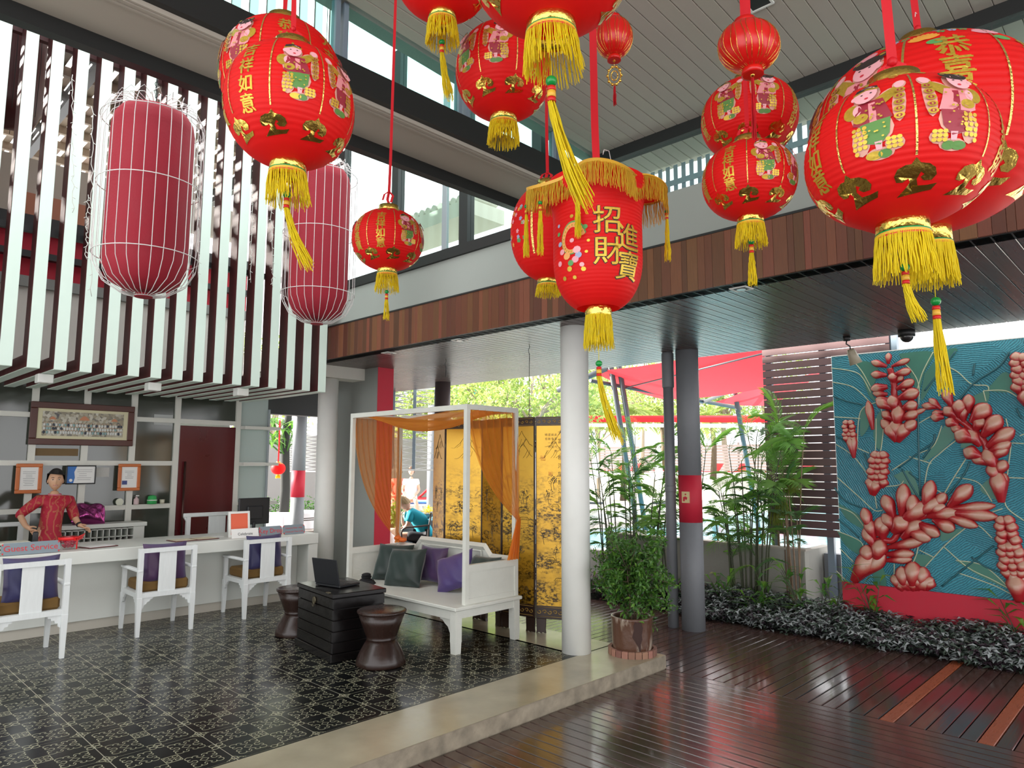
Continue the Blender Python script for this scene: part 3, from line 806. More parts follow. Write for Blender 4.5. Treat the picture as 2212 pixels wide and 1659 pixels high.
for nm, a, b_, col, h in (('lotion_bottle', 294, 1088, (.6, .45, .45), .10), ('green_container', 328, 1088, (.04, .38, .10), .11), ('cup', 350, 1086, (.6, .58, .45), .05), ('clock', 258, 1086, (.6, .62, .5), .06)):
    p = on(1, 9.93, a, b_)
    t = thing(nm, {'lotion_bottle': 'small pink-labelled pump bottle on the glazed wall ledge', 'green_container': 'bright green container on the glazed wall ledge', 'cup': 'small cream cup on the ledge beside the green container', 'clock': 'small round pale clock on the ledge left of the pump bottle'}[nm], nm.split('_')[0], (p.x, 9.93, 1.162))
    m_ = mat(nm+' plastic', col, .4)
    if nm == 'lotion_bottle': B().lathe([(.03, 0), (.032, .01), (.032, .07), (.012, .085), (.012, .10)], n=14).obj('bottle', m_, t); B().rbox((.012, 0, .112), (.04, .014, .012), .003).obj('pump', WHITE, t)
    elif nm == 'clock': B().cyl((0, -.012, .04), (0, .012, .04), .045, n=20).obj('case', m_, t); B().bb((-.03, -.02, 0), (.03, .02, .006)).obj('foot', m_, t)
    elif nm == 'cup': B().lathe([(.025, 0), (.034, .055), (.031, .055), (.022, .006)], n=14).obj('cup', m_, t)
    else: B().lathe([(.06, 0), (.06, .05), (.05, .10), (.02, .115)], n=14).obj('body', m_, t); B().lathe([(.062, .045), (.062, .055)], n=14).obj('rim', WHITE, t)

# framed things on the glazed wall
def framed(name, lab, x0, x1, z0, z1, fm, fw, y=9.93, inner=None, tilt=0):
    t = thing(name, lab, 'picture', ((x0+x1)/2, y, (z0+z1)/2)); t.rotation_euler = (tilt, 0, 0)
    w, h = x1-x0, z1-z0
    for nm, a, b_ in (('frame_rail', (-w/2, -h/2), (w/2, -h/2+fw)), ('frame_rail', (-w/2, h/2-fw), (w/2, h/2)), ('frame_stile', (-w/2, -h/2+fw), (-w/2+fw, h/2-fw)), ('frame_stile', (w/2-fw, -h/2+fw), (w/2, h/2-fw))):
        B().rbox(((a[0]+b_[0])/2, 0, (a[1]+b_[1])/2), (b_[0]-a[0], .035, b_[1]-a[1]), .006).obj(nm, fm, t)
    B().bb((-w/2+fw*.9, -.004, -h/2+fw*.9), (w/2-fw*.9, .012, h/2-fw*.9)).obj('mount', inner or PAPER, t)
    return t, w-2*fw, h-2*fw
DW = mat('dark mahogany frame', (.075, .018, .010), .4, noise=(6, .2))
OW = mat('orange wood frame', (.50, .13, .025), .4, noise=(8, .15))
t, w, h = framed('group_photograph', 'wide dark wood frame with a long group photograph, high on the glazed wall', 2.012, 3.157, 1.913, 2.428, DW, .075, inner=mat('cream mount', (.62, .58, .38), .6))
def photo_mat():
    m = mat('group photo', (.3, .28, .2), .35); nt = m.node_tree; bs = nt.nodes['Principled BSDF']
    tc = nt.nodes.new('ShaderNodeTexCoord'); vo = nt.nodes.new('ShaderNodeTexVoronoi'); vo.inputs['Scale'].default_value = 34
    nt.links.new(tc.outputs['Object'], vo.inputs[0]); cr = nt.nodes.new('ShaderNodeValToRGB')
    cr.color_ramp.elements[0].color = (.05, .05, .06, 1); cr.color_ramp.elements[1].color = (.62, .60, .52, 1)
    e = cr.color_ramp.elements.new(.5); e.color = (.30, .26, .17, 1)
    nt.links.new(vo.outputs['Color'], cr.inputs[0]); nt.links.new(cr.outputs[0], bs.inputs['Base Color']); return m
B().bb((-w/2+.05, -.007, -h/2+.035), (w/2-.05, -.004, h/2-.035)).obj('photo', photo_mat(), t)
q = B(); r3 = random.Random(12)
for row in range(3):
    for k in range(30-row): q.mi = r3.choice([0, 0, 0, 1, 2]); q.sph((-w/2+.075+(w-.15)*k/(29-row)+r3.uniform(-.003, .003), -.008, -.105+.045*row), .014, 6, 4, (1, .2, 1.5)); q.mi = 3; q.sph((-w/2+.075+(w-.15)*k/(29-row), -.009, -.078+.045*row), .0075, 6, 4, (1, .2, 1.1))
q.obj('printed_people', [mat('print white', (.62, .63, .60), .5), mat('print dark', (.04, .05, .07), .5), mat('print teal', (.25, .38, .38), .5), mat('print skin', (.50, .33, .22), .5)], t, 'stuff')
q = B()
for xx, s_ in ((-.34, .8), (0, 1.2), (.34, .8)): q.prism([(xx-.05*s_+.1*s_*k/8, .05+.045*s_*sin(pi*k/8)) for k in range(9)][::-1]+[], .001, (0, -.0085, 0), (1, 0, 0), (0, 0, 1))
q.obj('printed_arch', mat('print arch', (.50, .20, .10), .5), t)
def lines(t, w, h, rows, m=None, x0=-.36, x1=.36, z0=.30, z1=-.30):
    q = B(); r_ = random.Random(2)
    for k in range(rows):
        z = h*(z0+(z1-z0)*k/(rows-1)); s_ = r_.uniform(.45, 1)
        q.bb((w*x0*s_, -.0065, z-.002), (w*x1*s_, -.005, z+.002))
    q.obj('printed_lines', m or mat('print grey', (.25, .25, .25), .6), t)
t, w, h = framed('certificate', 'certificate in an orange wood frame left of the receptionist', 1.910, 2.175, 1.338, 1.687, OW, .042, y=9.9, tilt=-.03); lines(t, w, h, 9)
t, w, h = framed('certificate', 'blue and white certificate in a thin black frame right of the receptionist', 2.418, 2.745, 1.436, 1.667, BLACK, .014, y=9.9); lines(t, w, h, 6, None, -.15, .42)
q = B(); q.prism([(-w/2, -h/2), (-w/2+.07, -h/2), (-w/2+.085, -h/6), (-w/2+.075, h/6), (-w/2+.10, h/2), (-w/2, h/2)], .0015, (0, -.0045, 0), (1, 0, 0), (0, 0, 1)); q.obj('printed_band', mat('print blue', (.03, .15, .45), .5), t)
B().cyl((-w/2+.042, -.008, -h/2+.035), (-w/2+.042, -.005, -h/2+.035), .018, n=16).obj('seal', PAPER, t)
t, w, h = framed('certificate', 'certificate with a small portrait in an orange wood frame near the red door', 3.000, 3.265, 1.342, 1.686, OW, .040, y=9.9, tilt=-.02); lines(t, w, h, 6, None, -.3, .3, .3, -.05)
B().bb((-w/2+.01, -.0065, -h/2+.04), (-w/2+.07, -.005, -h/2+.09)).obj('portrait', mat('print dark blue', (.04, .06, .2), .5), t)
# ------------------------------------------------------------------ chest, laptop, stools
EB = mat('black lacquered wood', (.006, .005, .005), .22, spec=.35, noise=(5, .3), bump=(14, .12))
t = thing('chest', 'black lacquered wooden chest with slatted sides in front of the daybed', 'chest', (3.71, 5.80, 0), radians(-7))
w, d, h = .50, .77, .575
B().rbox((0, 0, .555), (w+.02, d+.02, .04), .006).obj('lid', EB, t)
B().rbox((0, 0, .30), (w-.03, d-.03, .48), .003).obj('body', EB, t)
for k in range(5):
    q = B(); z = .115+.093*k
    for a in ((0, -d/2+.008, w-.004, .014), (0, d/2-.008, w-.004, .014)): q.rbox((a[0], a[1], z), (a[2], a[3], .086), .003)
    for sx in (-1, 1): q.rbox((sx*(w/2-.008), 0, z), (.014, d-.03, .086), .003)
    q.obj('side_slat', EB, t)
q = B(); q.rbox((0, 0, .035), (w+.03, d+.03, .07), .006); q.obj('plinth', EB, t)
q = B(); q.cyl((-w/2-.012, 0, .47), (-w/2+.0, 0, .47), .030, n=18); q.obj('lock_plate', mat('aged brass', (.16, .14, .09), .45, metal=.8), t)
q = B(); q.tube([(-w/2-.016, .018*cos(a/8*2*pi), .438+.022*sin(a/8*2*pi)) for a in range(9)], .003, 6); q.obj('ring_pull', MATS['aged brass'], t)
q = B(); q.rbox((-w/2-.01, -.30, .578), (.03, .05, .008), .002); q.obj('clasp', MATS['aged brass'], t)
t = thing('laptop', 'open black laptop on the black chest', 'laptop', (3.69, 5.83, .576), radians(100))
PB = MATS['black plastic']
B().rbox((0, -.005, .013), (.33, .25, .022), .006).obj('base', PB, t)
q = B(); q.rbox((0, .235/2, 0), (.33, .235, .012), .004)
lid = q.obj('screen', PB, t, loc=(0, .118, .026)); lid.rotation_euler = (radians(78-0), 0, 0)
q = B()
for r_ in range(5):
    for c in range(13): q.rbox((-.132+.022*c, -.045+.021*r_+.02, .0255), (.018, .017, .004), .0015)
q.obj('keyboard', mat('dark grey keys', (.03, .03, .033), .5), t, 'stuff')
B().bb((-.04, -.105, .0245), (.04, -.06, .0255)).obj('touchpad', MATS['dark grey keys'], t)
B().bb((-.145, .012, .0062), (.145, .222, .0070)).obj('display', mat('dark display', (.01, .012, .014), .12), lid)

SB = mat('dark stained stool wood', (.026, .013, .010), .27, spec=.45, noise=(7, .3, (1, 1, .3)), bump=(20, .15))
def stool(x, y, lab):
    t = thing('stool', lab, 'stool', (x, y, 0), group='hourglass stools by the chest')
    B().lathe([(.205, 0), (.212, .012), (.205, .05), (.175, .12), (.14, .18), (.122, .208)], n=40).obj('base', SB, t)
    B().lathe([(.122, .208), (.128, .215), (.122, .222), (.135, .25), (.165, .33), (.200, .425)], n=40).obj('bowl', SB, t)
    B().lathe([(.200, .425), (.210, .432), (.212, .445), (.206, .452), (.19, .456), (.0, .457)], n=40).obj('seat', SB, t)
stool(3.70, 5.135, 'dark hourglass-shaped wooden stool in front of the black chest')
stool(3.735, 6.615, 'dark hourglass-shaped wooden stool behind the chest, near the counter')

# ------------------------------------------------------------------ canopy daybed
DB = mat('white washed daybed wood', (.66, .67, .61), .42, noise=(9, .08, (1, 1, 1)), bump=(26, .15, (1, 8, 8)))
X0, X1, Y0, Y1, SZ = 4.325, 5.16, 4.885, 6.90, .41
bed = thing('daybed', 'white wooden canopy daybed with orange drapes, carrying silk cushions', 'daybed', (4.74, 5.9, 0))
bed.location = (0, 0, 0)
B().rbox(((X0+X1)/2, (Y0+Y1)/2, SZ-.016), (X1-X0+.04, Y1-Y0+.04, .032), .006).obj('seat', DB, bed)
for x, sx in ((X0, 1), (X1, -1)):
    for y, sy in ((Y0, 1), (Y1, -1)):
        b = B(); b.bb((x, y, .10), (x+sx*.075, y+sy*.075, SZ-.034)); b.box((x+sx*.035, y+sy*.035, .05), (.072, .072, .10), taper=(.9, .9))
        b.obj('leg', DB, bed)
def bracket2(b, o, ux, t_):
    pts = [(0, 0), (.19, 0), (.185, -.02), (.15, -.025), (.12, -.05), (.075, -.075), (.05, -.12), (.022, -.14), (.018, -.19), (0, -.21)]
    b.prism(pts, t_, o, ux, (0, 0, 1))
b = B(); b.bb((X0+.01, Y0+.07, SZ-.115), (X0+.035, Y1-.07, SZ-.034)); bracket2(b, (X0+.034, Y0+.07, SZ-.115), (0, 1, 0), .024); bracket2(b, (X0+.034, Y1-.07, SZ-.115), (0, -1, 0), -.024); b.obj('front_apron', DB, bed)
b = B(); b.bb((X1-.035, Y0+.07, SZ-.115), (X1-.01, Y1-.07, SZ-.034)); b.obj('back_apron', DB, bed)
for y, s in ((Y0+.01, 1), (Y1-.035, -1)):
    b = B(); b.bb((X0+.07, y, SZ-.105), (X1-.07, y+.025, SZ-.034)); b.obj('end_apron', DB, bed)
PX0, PX1, PY0, PY1, TZ = 4.465, 5.125, 4.915, 6.835, 2.262
posts = []
for x in (PX0, PX1):
    for y in (PY0, PY1):
        boxobj('post', (x, y, SZ), (x+.045, y+.045, TZ-.05), DB, bed)
for x in (PX0, PX1): boxobj('canopy_rail', (x, PY0, TZ-.05), (x+.045, PY1+.045, TZ), DB, bed)
for y in (PY0, PY1): boxobj('canopy_rail', (PX0+.045, y, TZ-.05), (PX1, y+.045, TZ), DB, bed)
for y in (PY0, PY1):   # end panels
    b = B(); b.bb((PX0+.045, y+.012, SZ), (PX1, y+.033, .745)); b.bb((PX0+.045, y, .70), (PX1, y+.045, .765)); b.bb((PX0+.045, y+.003, SZ), (PX1, y+.042, SZ+.05)); b.obj('end_panel', DB, bed)
# stepped backrest
mid0, mid1 = PY0+.36, PY1-.32
b = B(); prof = [(PY0+.045, SZ), (PY1, SZ), (PY1, .765), (mid1, .765), (mid1-.09, .86), (mid0+.09, .86), (mid0, .765), (PY0+.045, .765)]
b.prism([(y, z) for y, z in prof], .022, (PX1+.03, 0, 0), (0, 1, 0), (0, 0, 1)); b.obj('backrest', DB, bed)
b = B()
top = [(PY1, .75), (mid1, .75), (mid1-.09, .845), (mid0+.09, .845), (mid0, .75), (PY0+.045, .75)]
b.tube([(PX1+.028, y, z) for y, z in top], 0, flat=(.05, .05)); b.obj('top_moulding', DB, bed)
b = B(); b.tube([(PX1+.003, mid1-.13, .50), (PX1+.003, mid1-.13, .80), (PX1+.003, mid0+.13, .80), (PX1+.003, mid0+.13, .50), (PX1+.003, mid1-.13, .50)], .008, 6); b.obj('panel_bead', DB, bed)

def sheer(name, col, dens):
    m = bpy.data.materials.new(name); m.use_nodes = True; nt = m.node_tree; nt.nodes.remove(nt.nodes['Principled BSDF'])
    t_ = nt.nodes.new('ShaderNodeBsdfTransparent'); t_.inputs[0].default_value = (1, .82, .6, 1)
    d_ = nt.nodes.new('ShaderNodeBsdfDiffuse'); d_.inputs[0].default_value = C(col)
    l_ = nt.nodes.new('ShaderNodeBsdfTranslucent'); l_.inputs[0].default_value = C(col)
    a = nt.nodes.new('ShaderNodeMixShader'); a.inputs[0].default_value = .5; nt.links.new(d_.outputs[0], a.inputs[1]); nt.links.new(l_.outputs[0], a.inputs[2])
    f = nt.nodes.new('ShaderNodeMixShader'); lw = nt.nodes.new('ShaderNodeLayerWeight'); lw.inputs[0].default_value = .5
    k = (X(nt, lw.outputs['Facing'])*.6+dens).clamp()
    nt.links.new(k.o, f.inputs[0]); nt.links.new(t_.outputs[0], f.inputs[1]); nt.links.new(a.outputs[0], f.inputs[2])
    nt.links.new(f.outputs[0], nt.nodes['Material Output'].inputs[0]); return m
ORG = sheer('sheer orange voile', (.85, .30, .055), .42)
def drape(name, lab, top0, top1, tie, tail, parent=None, n=44, m=26, folds=9, bulge=.06, nrm=(0, -1, 0), sweep=.10):
    """curtain that hangs from a line and gathers at a tie, then a tail"""
    top0, top1, tie, tail, nv = Vector(top0), Vector(top1), Vector(tie), Vector(tail), Vector(nrm)
    b = B()
    def fn(u, v):
        p = top0.lerp(top1, u)
        if v <= .8:
            s = v/.8
            g = s**2.1
            fl = Vector((p.x, p.y, p.z+(tie.z-p.z)*s)); 
            q_ = fl.lerp(Vector((tie.x, tie.y, fl.z)), g*.93)
            q_.z = p.z+(tie.z-p.z)*s - (1-abs(2*u-1))*0
            far = (p-Vector((tie.x, tie.y, p.z))).length
            q_.z -= sweep*sin(pi*s)*far
            amp = .022*(1-.75*s)
            return q_+nv*(amp*sin(u*folds*2*pi+1.5*s)+bulge*sin(pi*s)*.4)
        s = (v-.8)/.2; c = tie.lerp(tail, s)
        d = (top1-top0).normalized(); wd = .028+.055*s
        return c+d*((u-.5)*2*wd)+nv*(.018*sin(u*4*2*pi)*(.5+s))
    b.grid(fn, n, m); o = b.obj(name, ORG); return tag(o, lab, 'drape')
drape('drape', 'sheer orange drape gathered to the back left post of the daybed', (4.49, 6.858, 2.25), (5.16, 6.858, 2.25), (5.12, 6.82, .845), (5.09, 6.74, .79), sweep=.16)
drape('drape', 'sheer orange drape pulled back at the right end of the daybed', (4.49, 4.938, 2.255), (5.16, 4.938, 2.255), (5.165, 4.90, 1.16), (5.06, 4.88, .77), sweep=.08, folds=7)
b = B()
def swag(u, v):
    y = PY0+.02+(PY1-PY0)*u; s = sin(pi*u)
    x = PX0+.05+(PX1-PX0-.05)*v
    z = TZ-.012-.20*s*(.40+.6*sin(pi*min(1, v*1.1)))+.010*sin(v*34+u*7)*s
    return (x, y, z)
b.grid(swag, 46, 34); tag(b.obj('canopy_cloth', ORG), 'sheer orange cloth sagging under the top of the daybed frame', 'drape')
b = B(); b.sph((5.11, 6.81, .83), .045, 12, 8, (1, 1, .7)); b.sph((5.12, 6.73, .815), .042, 10, 8, (1.0, 1.5, .6)); tag(b.obj('drape_knot', mat('orange voile knot', (.80, .20, .04), .7, sub=(.3, (.9, .3, .05)))), 'orange knot of cloth at the left drape tie', 'drape')

def put_pillow(w_, h_, d_, m, lab, loc, yaw, lean, roll=0, seed=0, crease=1):
    o = pillow(w_, h_, d_, crease=crease, seed=seed).obj('cushion', m)
    tag(o, lab, 'cushion', 'silk cushions on the daybed')
    # local: face +Z ; yaw = direction the face looks, lean back
    o.matrix_world = Matrix.Translation(loc) @ Matrix.Rotation(yaw, 4, 'Z') @ Matrix.Rotation(radians(90)-lean, 4, 'Y') @ Matrix.Rotation(radians(90)+roll, 4, 'Z')
    return o
put_pillow(.44, .42, .15, GRNS, 'dark green silk cushion at the left, against the daybed end', (4.87, 6.57, .60), radians(205), .45, seed=1)
put_pillow(.46, .42, .17, GRNS, 'large dark green silk cushion in front, second from the left', (4.73, 6.16, .595), radians(196), .42, .06, seed=2)
put_pillow(.42, .38, .15, PURP2, 'plum purple silk cushion behind the large green one', (4.98, 6.02, .62), radians(183), .25, seed=3)
put_pillow(.44, .40, .15, VIOL, 'violet silk cushion tilted on its corner in the middle of the daybed', (4.88, 5.53, .60), radians(190), .48, .38, seed=4, crease=1.6)
put_pillow(.44, .40, .15, GRNS, 'dark green silk cushion at the right end behind the post', (4.92, 5.17, .60), radians(172), .42, .05, seed=5)
t = thing('cap', 'crumpled black cloth cap lying on the daybed seat behind the chest', 'cap', (4.50, 6.55, SZ+.002))
b = B(); b.sph((0, 0, .03), .07, 14, 8, (1.1, .9, .42)); b.sph((.02, .02, .065), .055, 12, 8, (1, 1.1, .5)); b.sph((-.01, -.02, .095), .045, 12, 8, (1.2, .9, .45)); b.obj('crown', mat('black cloth', (.01, .01, .011), .9), t)
b = B(); b.tube([(-.10, -.02, .01), (-.06, -.09, .016), (.02, -.10, .02), (.07, -.06, .02)], 0, flat=(.05, .008)); b.obj('brim', MATS['black cloth'], t)

# ------------------------------------------------------------------ folding screen
def gold_panel():
    m = mat('gold lacquer with ink painting', (.62, .34, .03), .30, spec=.6); nt = m.node_tree; bs = nt.nodes['Principled BSDF']
    tc = nt.nodes.new('ShaderNodeTexCoord'); sp = nt.nodes.new('ShaderNodeSeparateXYZ'); nt.links.new(tc.outputs['Object'], sp.inputs[0])
    oi = nt.nodes.new('ShaderNodeObjectInfo')
    def nz(scale, st, off, det=8, rough=.6):
        mp = nt.nodes.new('ShaderNodeMapping'); mp.inputs['Scale'].default_value = st
        cm = nt.nodes.new('ShaderNodeCombineXYZ'); r_ = X(nt, oi.outputs['Random'])*19+off
        for k in range(3): nt.links.new(r_.o, cm.inputs[k])
        nt.links.new(tc.outputs['Object'], mp.inputs[0]); nt.links.new(cm.outputs[0], mp.inputs['Location'])
        n = nt.nodes.new('ShaderNodeTexNoise'); n.inputs['Scale'].default_value = scale; n.inputs['Detail'].default_value = det; n.inputs['Roughness'].default_value = rough
        nt.links.new(mp.outputs[0], n.inputs[0]); return X(nt, n.outputs[0])
    z = X(nt, sp.outputs[2])
    low = ((1.78-z)*1.6).clamp()           # painting fades out to bare gold at the top
    region = (nz(3.4, (1, 1, 2.0), 0)-.43)*8
    fine = (nz(24, (1, 1, 1.8), 5, 10, .72)-.475)*12
    ink = (region.clamp()*fine.clamp())*low
    wash = ((nz(5, (1, 1, 2.4), 9)-.47)*4).clamp()*low*.55
    streak = ((nz(12, (.6, .6, 9), 3)-.60)*9).clamp()*low*.7
    tot = (ink+wash+streak).clamp()
    cr = nt.nodes.new('ShaderNodeMix'); cr.data_type = 'RGBA'
    base = nt.nodes.new('ShaderNodeMix'); base.data_type = 'RGBA'; base.inputs[6].default_value = (.48, .25, .018, 1); base.inputs[7].default_value = (.74, .44, .04, 1)
    nt.links.new(nz(2.0, (1, 1, 1), 2).o, base.inputs[0])
    nt.links.new(tot.o, cr.inputs[0]); nt.links.new(base.outputs[2], cr.inputs[6]); cr.inputs[7].default_value = (.06, .036, .010, 1)
    nt.links.new(cr.outputs[2], bs.inputs['Base Color']); bs.inputs['Metallic'].default_value = .5; bs.inputs['Roughness'].default_value = .27
    return m
GP = gold_panel()
SBK = mat('dark screen frame', (.030, .014, .009), .35, noise=(8, .3))
SINK = mat('screen ink', (.04, .026, .010), .5)
SGD = mat('screen gold tracery', (.55, .34, .06), .35, metal=.4)
scr = thing('folding_screen', 'gold lacquer folding screen painted with an ink landscape, behind the daybed', 'screen', (5.45, 5.4, 0))
pts = [(5.66, 4.58), (5.472, 4.956), (5.40, 5.37), (5.50, 5.779), (5.334, 6.23), (5.52, 6.66)]
r4 = random.Random(21)
for k in range(5):
    a, b_ = Vector((*pts[k], 0)), Vector((*pts[k+1], 0)); w = (b_-a).length-.008; d = (b_-a).normalized()
    c = (a+b_)/2-Vector((5.45, 5.4, 0)); rz = atan2(d.y, d.x)
    front = -1 if True else 1
    # face towards the camera side
    nrm = Vector((-d.y, d.x, 0)); sgn = 1 if nrm.dot(-((a+b_)/2)) > 0 else -1
    pn = B().rbox((0, 0, 1.165), (w, .022, 2.05), .004).obj('panel', SBK, scr, loc=c); pn.rotation_euler = (0, 0, rz)
    fy = sgn*.0115
    B().bb((-w/2+.012, fy-.0006*sgn, .27), (w/2-.012, fy+.0012*sgn, 2.095)).obj('painting', GP, pn)
    q = B()
    for zc, hh in ((2.14, .035), (.21, .045)):
        n_ = 7
        for i in range(n_):
            x = -w/2+.04+(w-.08)*i/(n_-1); rr = hh*.55
            q.tube([(x+rr*cos(t_*.9)*(1-t_/9), fy+sgn*.002, zc+rr*sin(t_*.9)*(1-t_/9)*(1 if i % 2 else -1)) for t_ in range(8)], .0035, 4)
        q.tube([(-w/2+.02, fy+sgn*.002, zc+hh), (w/2-.02, fy+sgn*.002, zc+hh)], .002, 4); q.tube([(-w/2+.02, fy+sgn*.002, zc-hh), (w/2-.02, fy+sgn*.002, zc-hh)], .002, 4)
    q.obj('gilt_border', SGD, pn)
    # ink drawing: mountains, trees, roofs
    q = B(); Yk = fy+sgn*.0018
    def up(x, z): return (x, Yk, z)
    for mi in range(2):
        mz = 1.88-.12*mi; px_ = r4.uniform(-.10, .10); n_ = 18
        L_ = []
        for i in range(n_+1):
            u = -1+2*i/n_; x = px_+u*w*.42
            if abs(x) > w/2-.02: continue
            L_.append(up(x, mz+.16*max(0, 1-abs(u)*1.25)**1.4+r4.uniform(-.006, .006)))
        if len(L_) > 2: q.tube(L_, 0, flat=(.006, .0015))
        for s_ in range(5):
            x = px_+r4.uniform(-.09, .09); q.tube([up(x, mz+.08), up(x+r4.uniform(.01, .04), mz+.03), up(x+r4.uniform(.03, .07), mz)], 0, flat=(.003, .0012))
    for tr in range(7):
        tx, tz = r4.uniform(-w/2+.08, w/2-.08), r4.choice([1.55, 1.38, 1.2, 1.0, .82, .62, .45])+r4.uniform(-.04, .04)
        q.tube([up(tx, tz-.10), up(tx+.01, tz-.04), up(tx-.005, tz)], 0, flat=(.006, .0015))
        for l_ in range(34):
            aa, rr = r4.uniform(0, 6.28), r4.uniform(0, .055)
            lx, lz = tx+rr*cos(aa), tz+.01+rr*.8*sin(aa)
            if abs(lx) < w/2-.02: q.prism([(lx-.006, lz), (lx, lz-.004), (lx+.006, lz+.001), (lx, lz+.005)], .0008, (0, Yk, 0), (1, 0, 0), (0, 0, 1))
    for hs in range(4):
        hx, hz, hw = r4.uniform(-w/2+.10, w/2-.10), r4.uniform(.4, 1.45), r4.uniform(.04, .075)
        q.tube([up(hx-hw, hz), up(hx-hw*.5, hz+.028), up(hx+hw*.5, hz+.028), up(hx+hw, hz), up(hx-hw, hz)], 0, flat=(.004, .0015))
        for i in range(5): xx = hx-hw*.5+hw*i/4; q.tube([up(xx, hz+.026), up(xx+(xx-hx)*.6, hz+.002)], 0, flat=(.002, .001))
        for xx in (-hw*.7, hw*.7): q.tube([up(hx+xx, hz), up(hx+xx, hz-.035)], 0, flat=(.003, .001))
        q.tube([up(hx-hw*.8, hz-.035), up(hx+hw*.8, hz-.035)], 0, flat=(.003, .001))
    q.obj('ink_drawing', SINK, pn, 'stuff')
    if k == 0:
        q = B(); ux = (-1, 0, 0) if sgn > 0 else (1, 0, 0)
        for ci, (col_, sz_) in enumerate((('此室年代修', .030), ('前有年治', .030), ('是秋一時', .030), ('晴也', .030), ('大富河相浮望龍江圖', .055))):
            for ri, chs in enumerate(col_):
                xo = .012-ci*.034 if ci < 4 else .06
                text_on(q, chs, sz_, (xo*ux[0]*(1), Yk+sgn*.0006, (1.99 if ci < 4 else 2.0)-ri*(.042 if ci < 4 else .085)), ux, (0, 0, 1))
        q.obj('calligraphy', INK, pn)
        q = B()
        for (sx_, sz_, s_) in ((.125, 1.76, .024), (.045, 1.60, .019)):
            x_ = sx_*(-ux[0])
            q.tube([up(x_-s_, sz_-s_), up(x_+s_, sz_-s_), up(x_+s_, sz_+s_), up(x_-s_, sz_+s_), up(x_-s_, sz_-s_)], 0, flat=(.005, .0015))
            for j in (-.4, .1, .5): q.tube([up(x_+s_*j, sz_-s_*.7), up(x_+s_*j, sz_+s_*.7)], 0, flat=(.0035, .0015))
        q.obj('seal', mat('seal red', (.55, .05, .02), .5), pn)
    for sx in (-1, 1):
        q = B(); x = sx*(w/2-.055)
        q.prism([(x-.05, .14), (x-.045, .03), (x-.05, .0), (x-.02, .008), (x, .0), (x+.02, .008), (x+.05, 0), (x+.045, .03), (x+.05, .14)], .03, (0, .015, 0), (1, 0, 0), (0, 0, 1)); q.obj('foot', SBK, pn)
for k in range(1, 5):
    q = B()
    for z in (.35, 1.1, 1.9): q.cyl((0, 0, z-.03), (0, 0, z+.03), .009, n=8)
    q.obj('hinge', mat('aged brass', (.16, .14, .09), .45, metal=.8), scr, loc=(pts[k][0]-5.45, pts[k][1]-5.4, 0))

# ------------------------------------------------------------------ potted tree on the platform
PC = Vector((5.50, 3.80, 0))
def glazed():
    m = mat('cracked brown glaze', (.17, .06, .03), .28, spec=.6, bump=(16, .5)); nt = m.node_tree; bs = nt.nodes['Principled BSDF']
    tc = nt.nodes.new('ShaderNodeTexCoord'); mp = nt.nodes.new('ShaderNodeMapping'); mp.inputs['Scale'].default_value = (1, 1, .35); nt.links.new(tc.outputs['Object'], mp.inputs[0])
    n = nt.nodes.new('ShaderNodeTexNoise'); n.inputs['Scale'].default_value = 22; n.inputs['Detail'].default_value = 9; nt.links.new(mp.outputs[0], n.inputs[0])
    n2 = nt.nodes.new('ShaderNodeTexNoise'); n2.inputs['Scale'].default_value = 4; nt.links.new(tc.outputs['Object'], n2.inputs[0])
    f = (((X(nt, n.outputs[0])-.49)*8).clamp()*((X(nt, n2.outputs[0])-.42)*5).clamp())
    mi = nt.nodes.new('ShaderNodeMix'); mi.data_type = 'RGBA'; mi.inputs[6].default_value = (.095, .042, .024, 1); mi.inputs[7].default_value = (.42, .35, .28, 1)
    nt.links.new(f.o, mi.inputs[0]); nt.links.new(mi.outputs[2], bs.inputs['Base Color']); return m
t = thing('potted_tree', 'leafy green shrub in a cracked brown glazed pot on the platform corner', 'plant', PC)
GLZ = glazed()
b = B(); b.lathe([(.175, .035), (.178, .06), (.184, .20), (.186, .30), (.192, .318), (.190, .332), (.168, .332), (.165, .315), (.163, .26)], n=44, caps=False); pt = b.obj('pot', GLZ, t)
b = B(); b.lathe([(.0, .255), (.165, .262)], n=24, caps=False); b.obj('soil', mat('dark soil', (.03, .025, .02), .95), pt)
# dark jagged bare patch where the glaze has broken away, towards the viewer
va = atan2(-PC.y, -PC.x)+.25
crk = [(-.02, .315), (.03, .315), (.05, .26), (.04, .20), (.045, .16), (.03, .12), (.032, .07), (.02, .045), (.005, .10), (-.02, .14), (-.045, .18), (-.03, .24), (-.035, .28)]
b = B()
rp = lambda z: .1765+.0105*min(1, max(0, (z-.04)/.27))+.0035
k_ = [b.v((rp(z)*cos(va+x/.18), rp(z)*sin(va+x/.18), z)) for x, z in crk]; b.f(k_); b.obj('bare_patch', mat('bare brown clay', (.045, .022, .018), .9), pt)
sc_ = B(); sc_.lathe([(.19, .0), (.20, .02), (.195, .03), (.17, .034), (.02, .034)], n=36); sa = sc_.obj('saucer', mat('saucer clay', (.20, .09, .06), .8, noise=(9, .3)), t)
bk = B()
bk.grid(lambda u, v: ((.188+.030*v)*cos((u-.5)*.262), (.188+.030*v)*sin((u-.5)*.262), .058), 3, 1, False)
bk.grid(lambda u, v: ((.218)*cos((u-.5)*.262), (.218)*sin((u-.5)*.262), .0+.058*v), 3, 1, False)
bk.grid(lambda u, v: ((.188)*cos((u-.5)*.262), (.188)*sin((u-.5)*.262), .03+.028*v), 3, 1, False)
bkm = bk.mesh('brick', mat('worn brick', (.26, .13, .09), .85, noise=(9, .35), vary=.25))
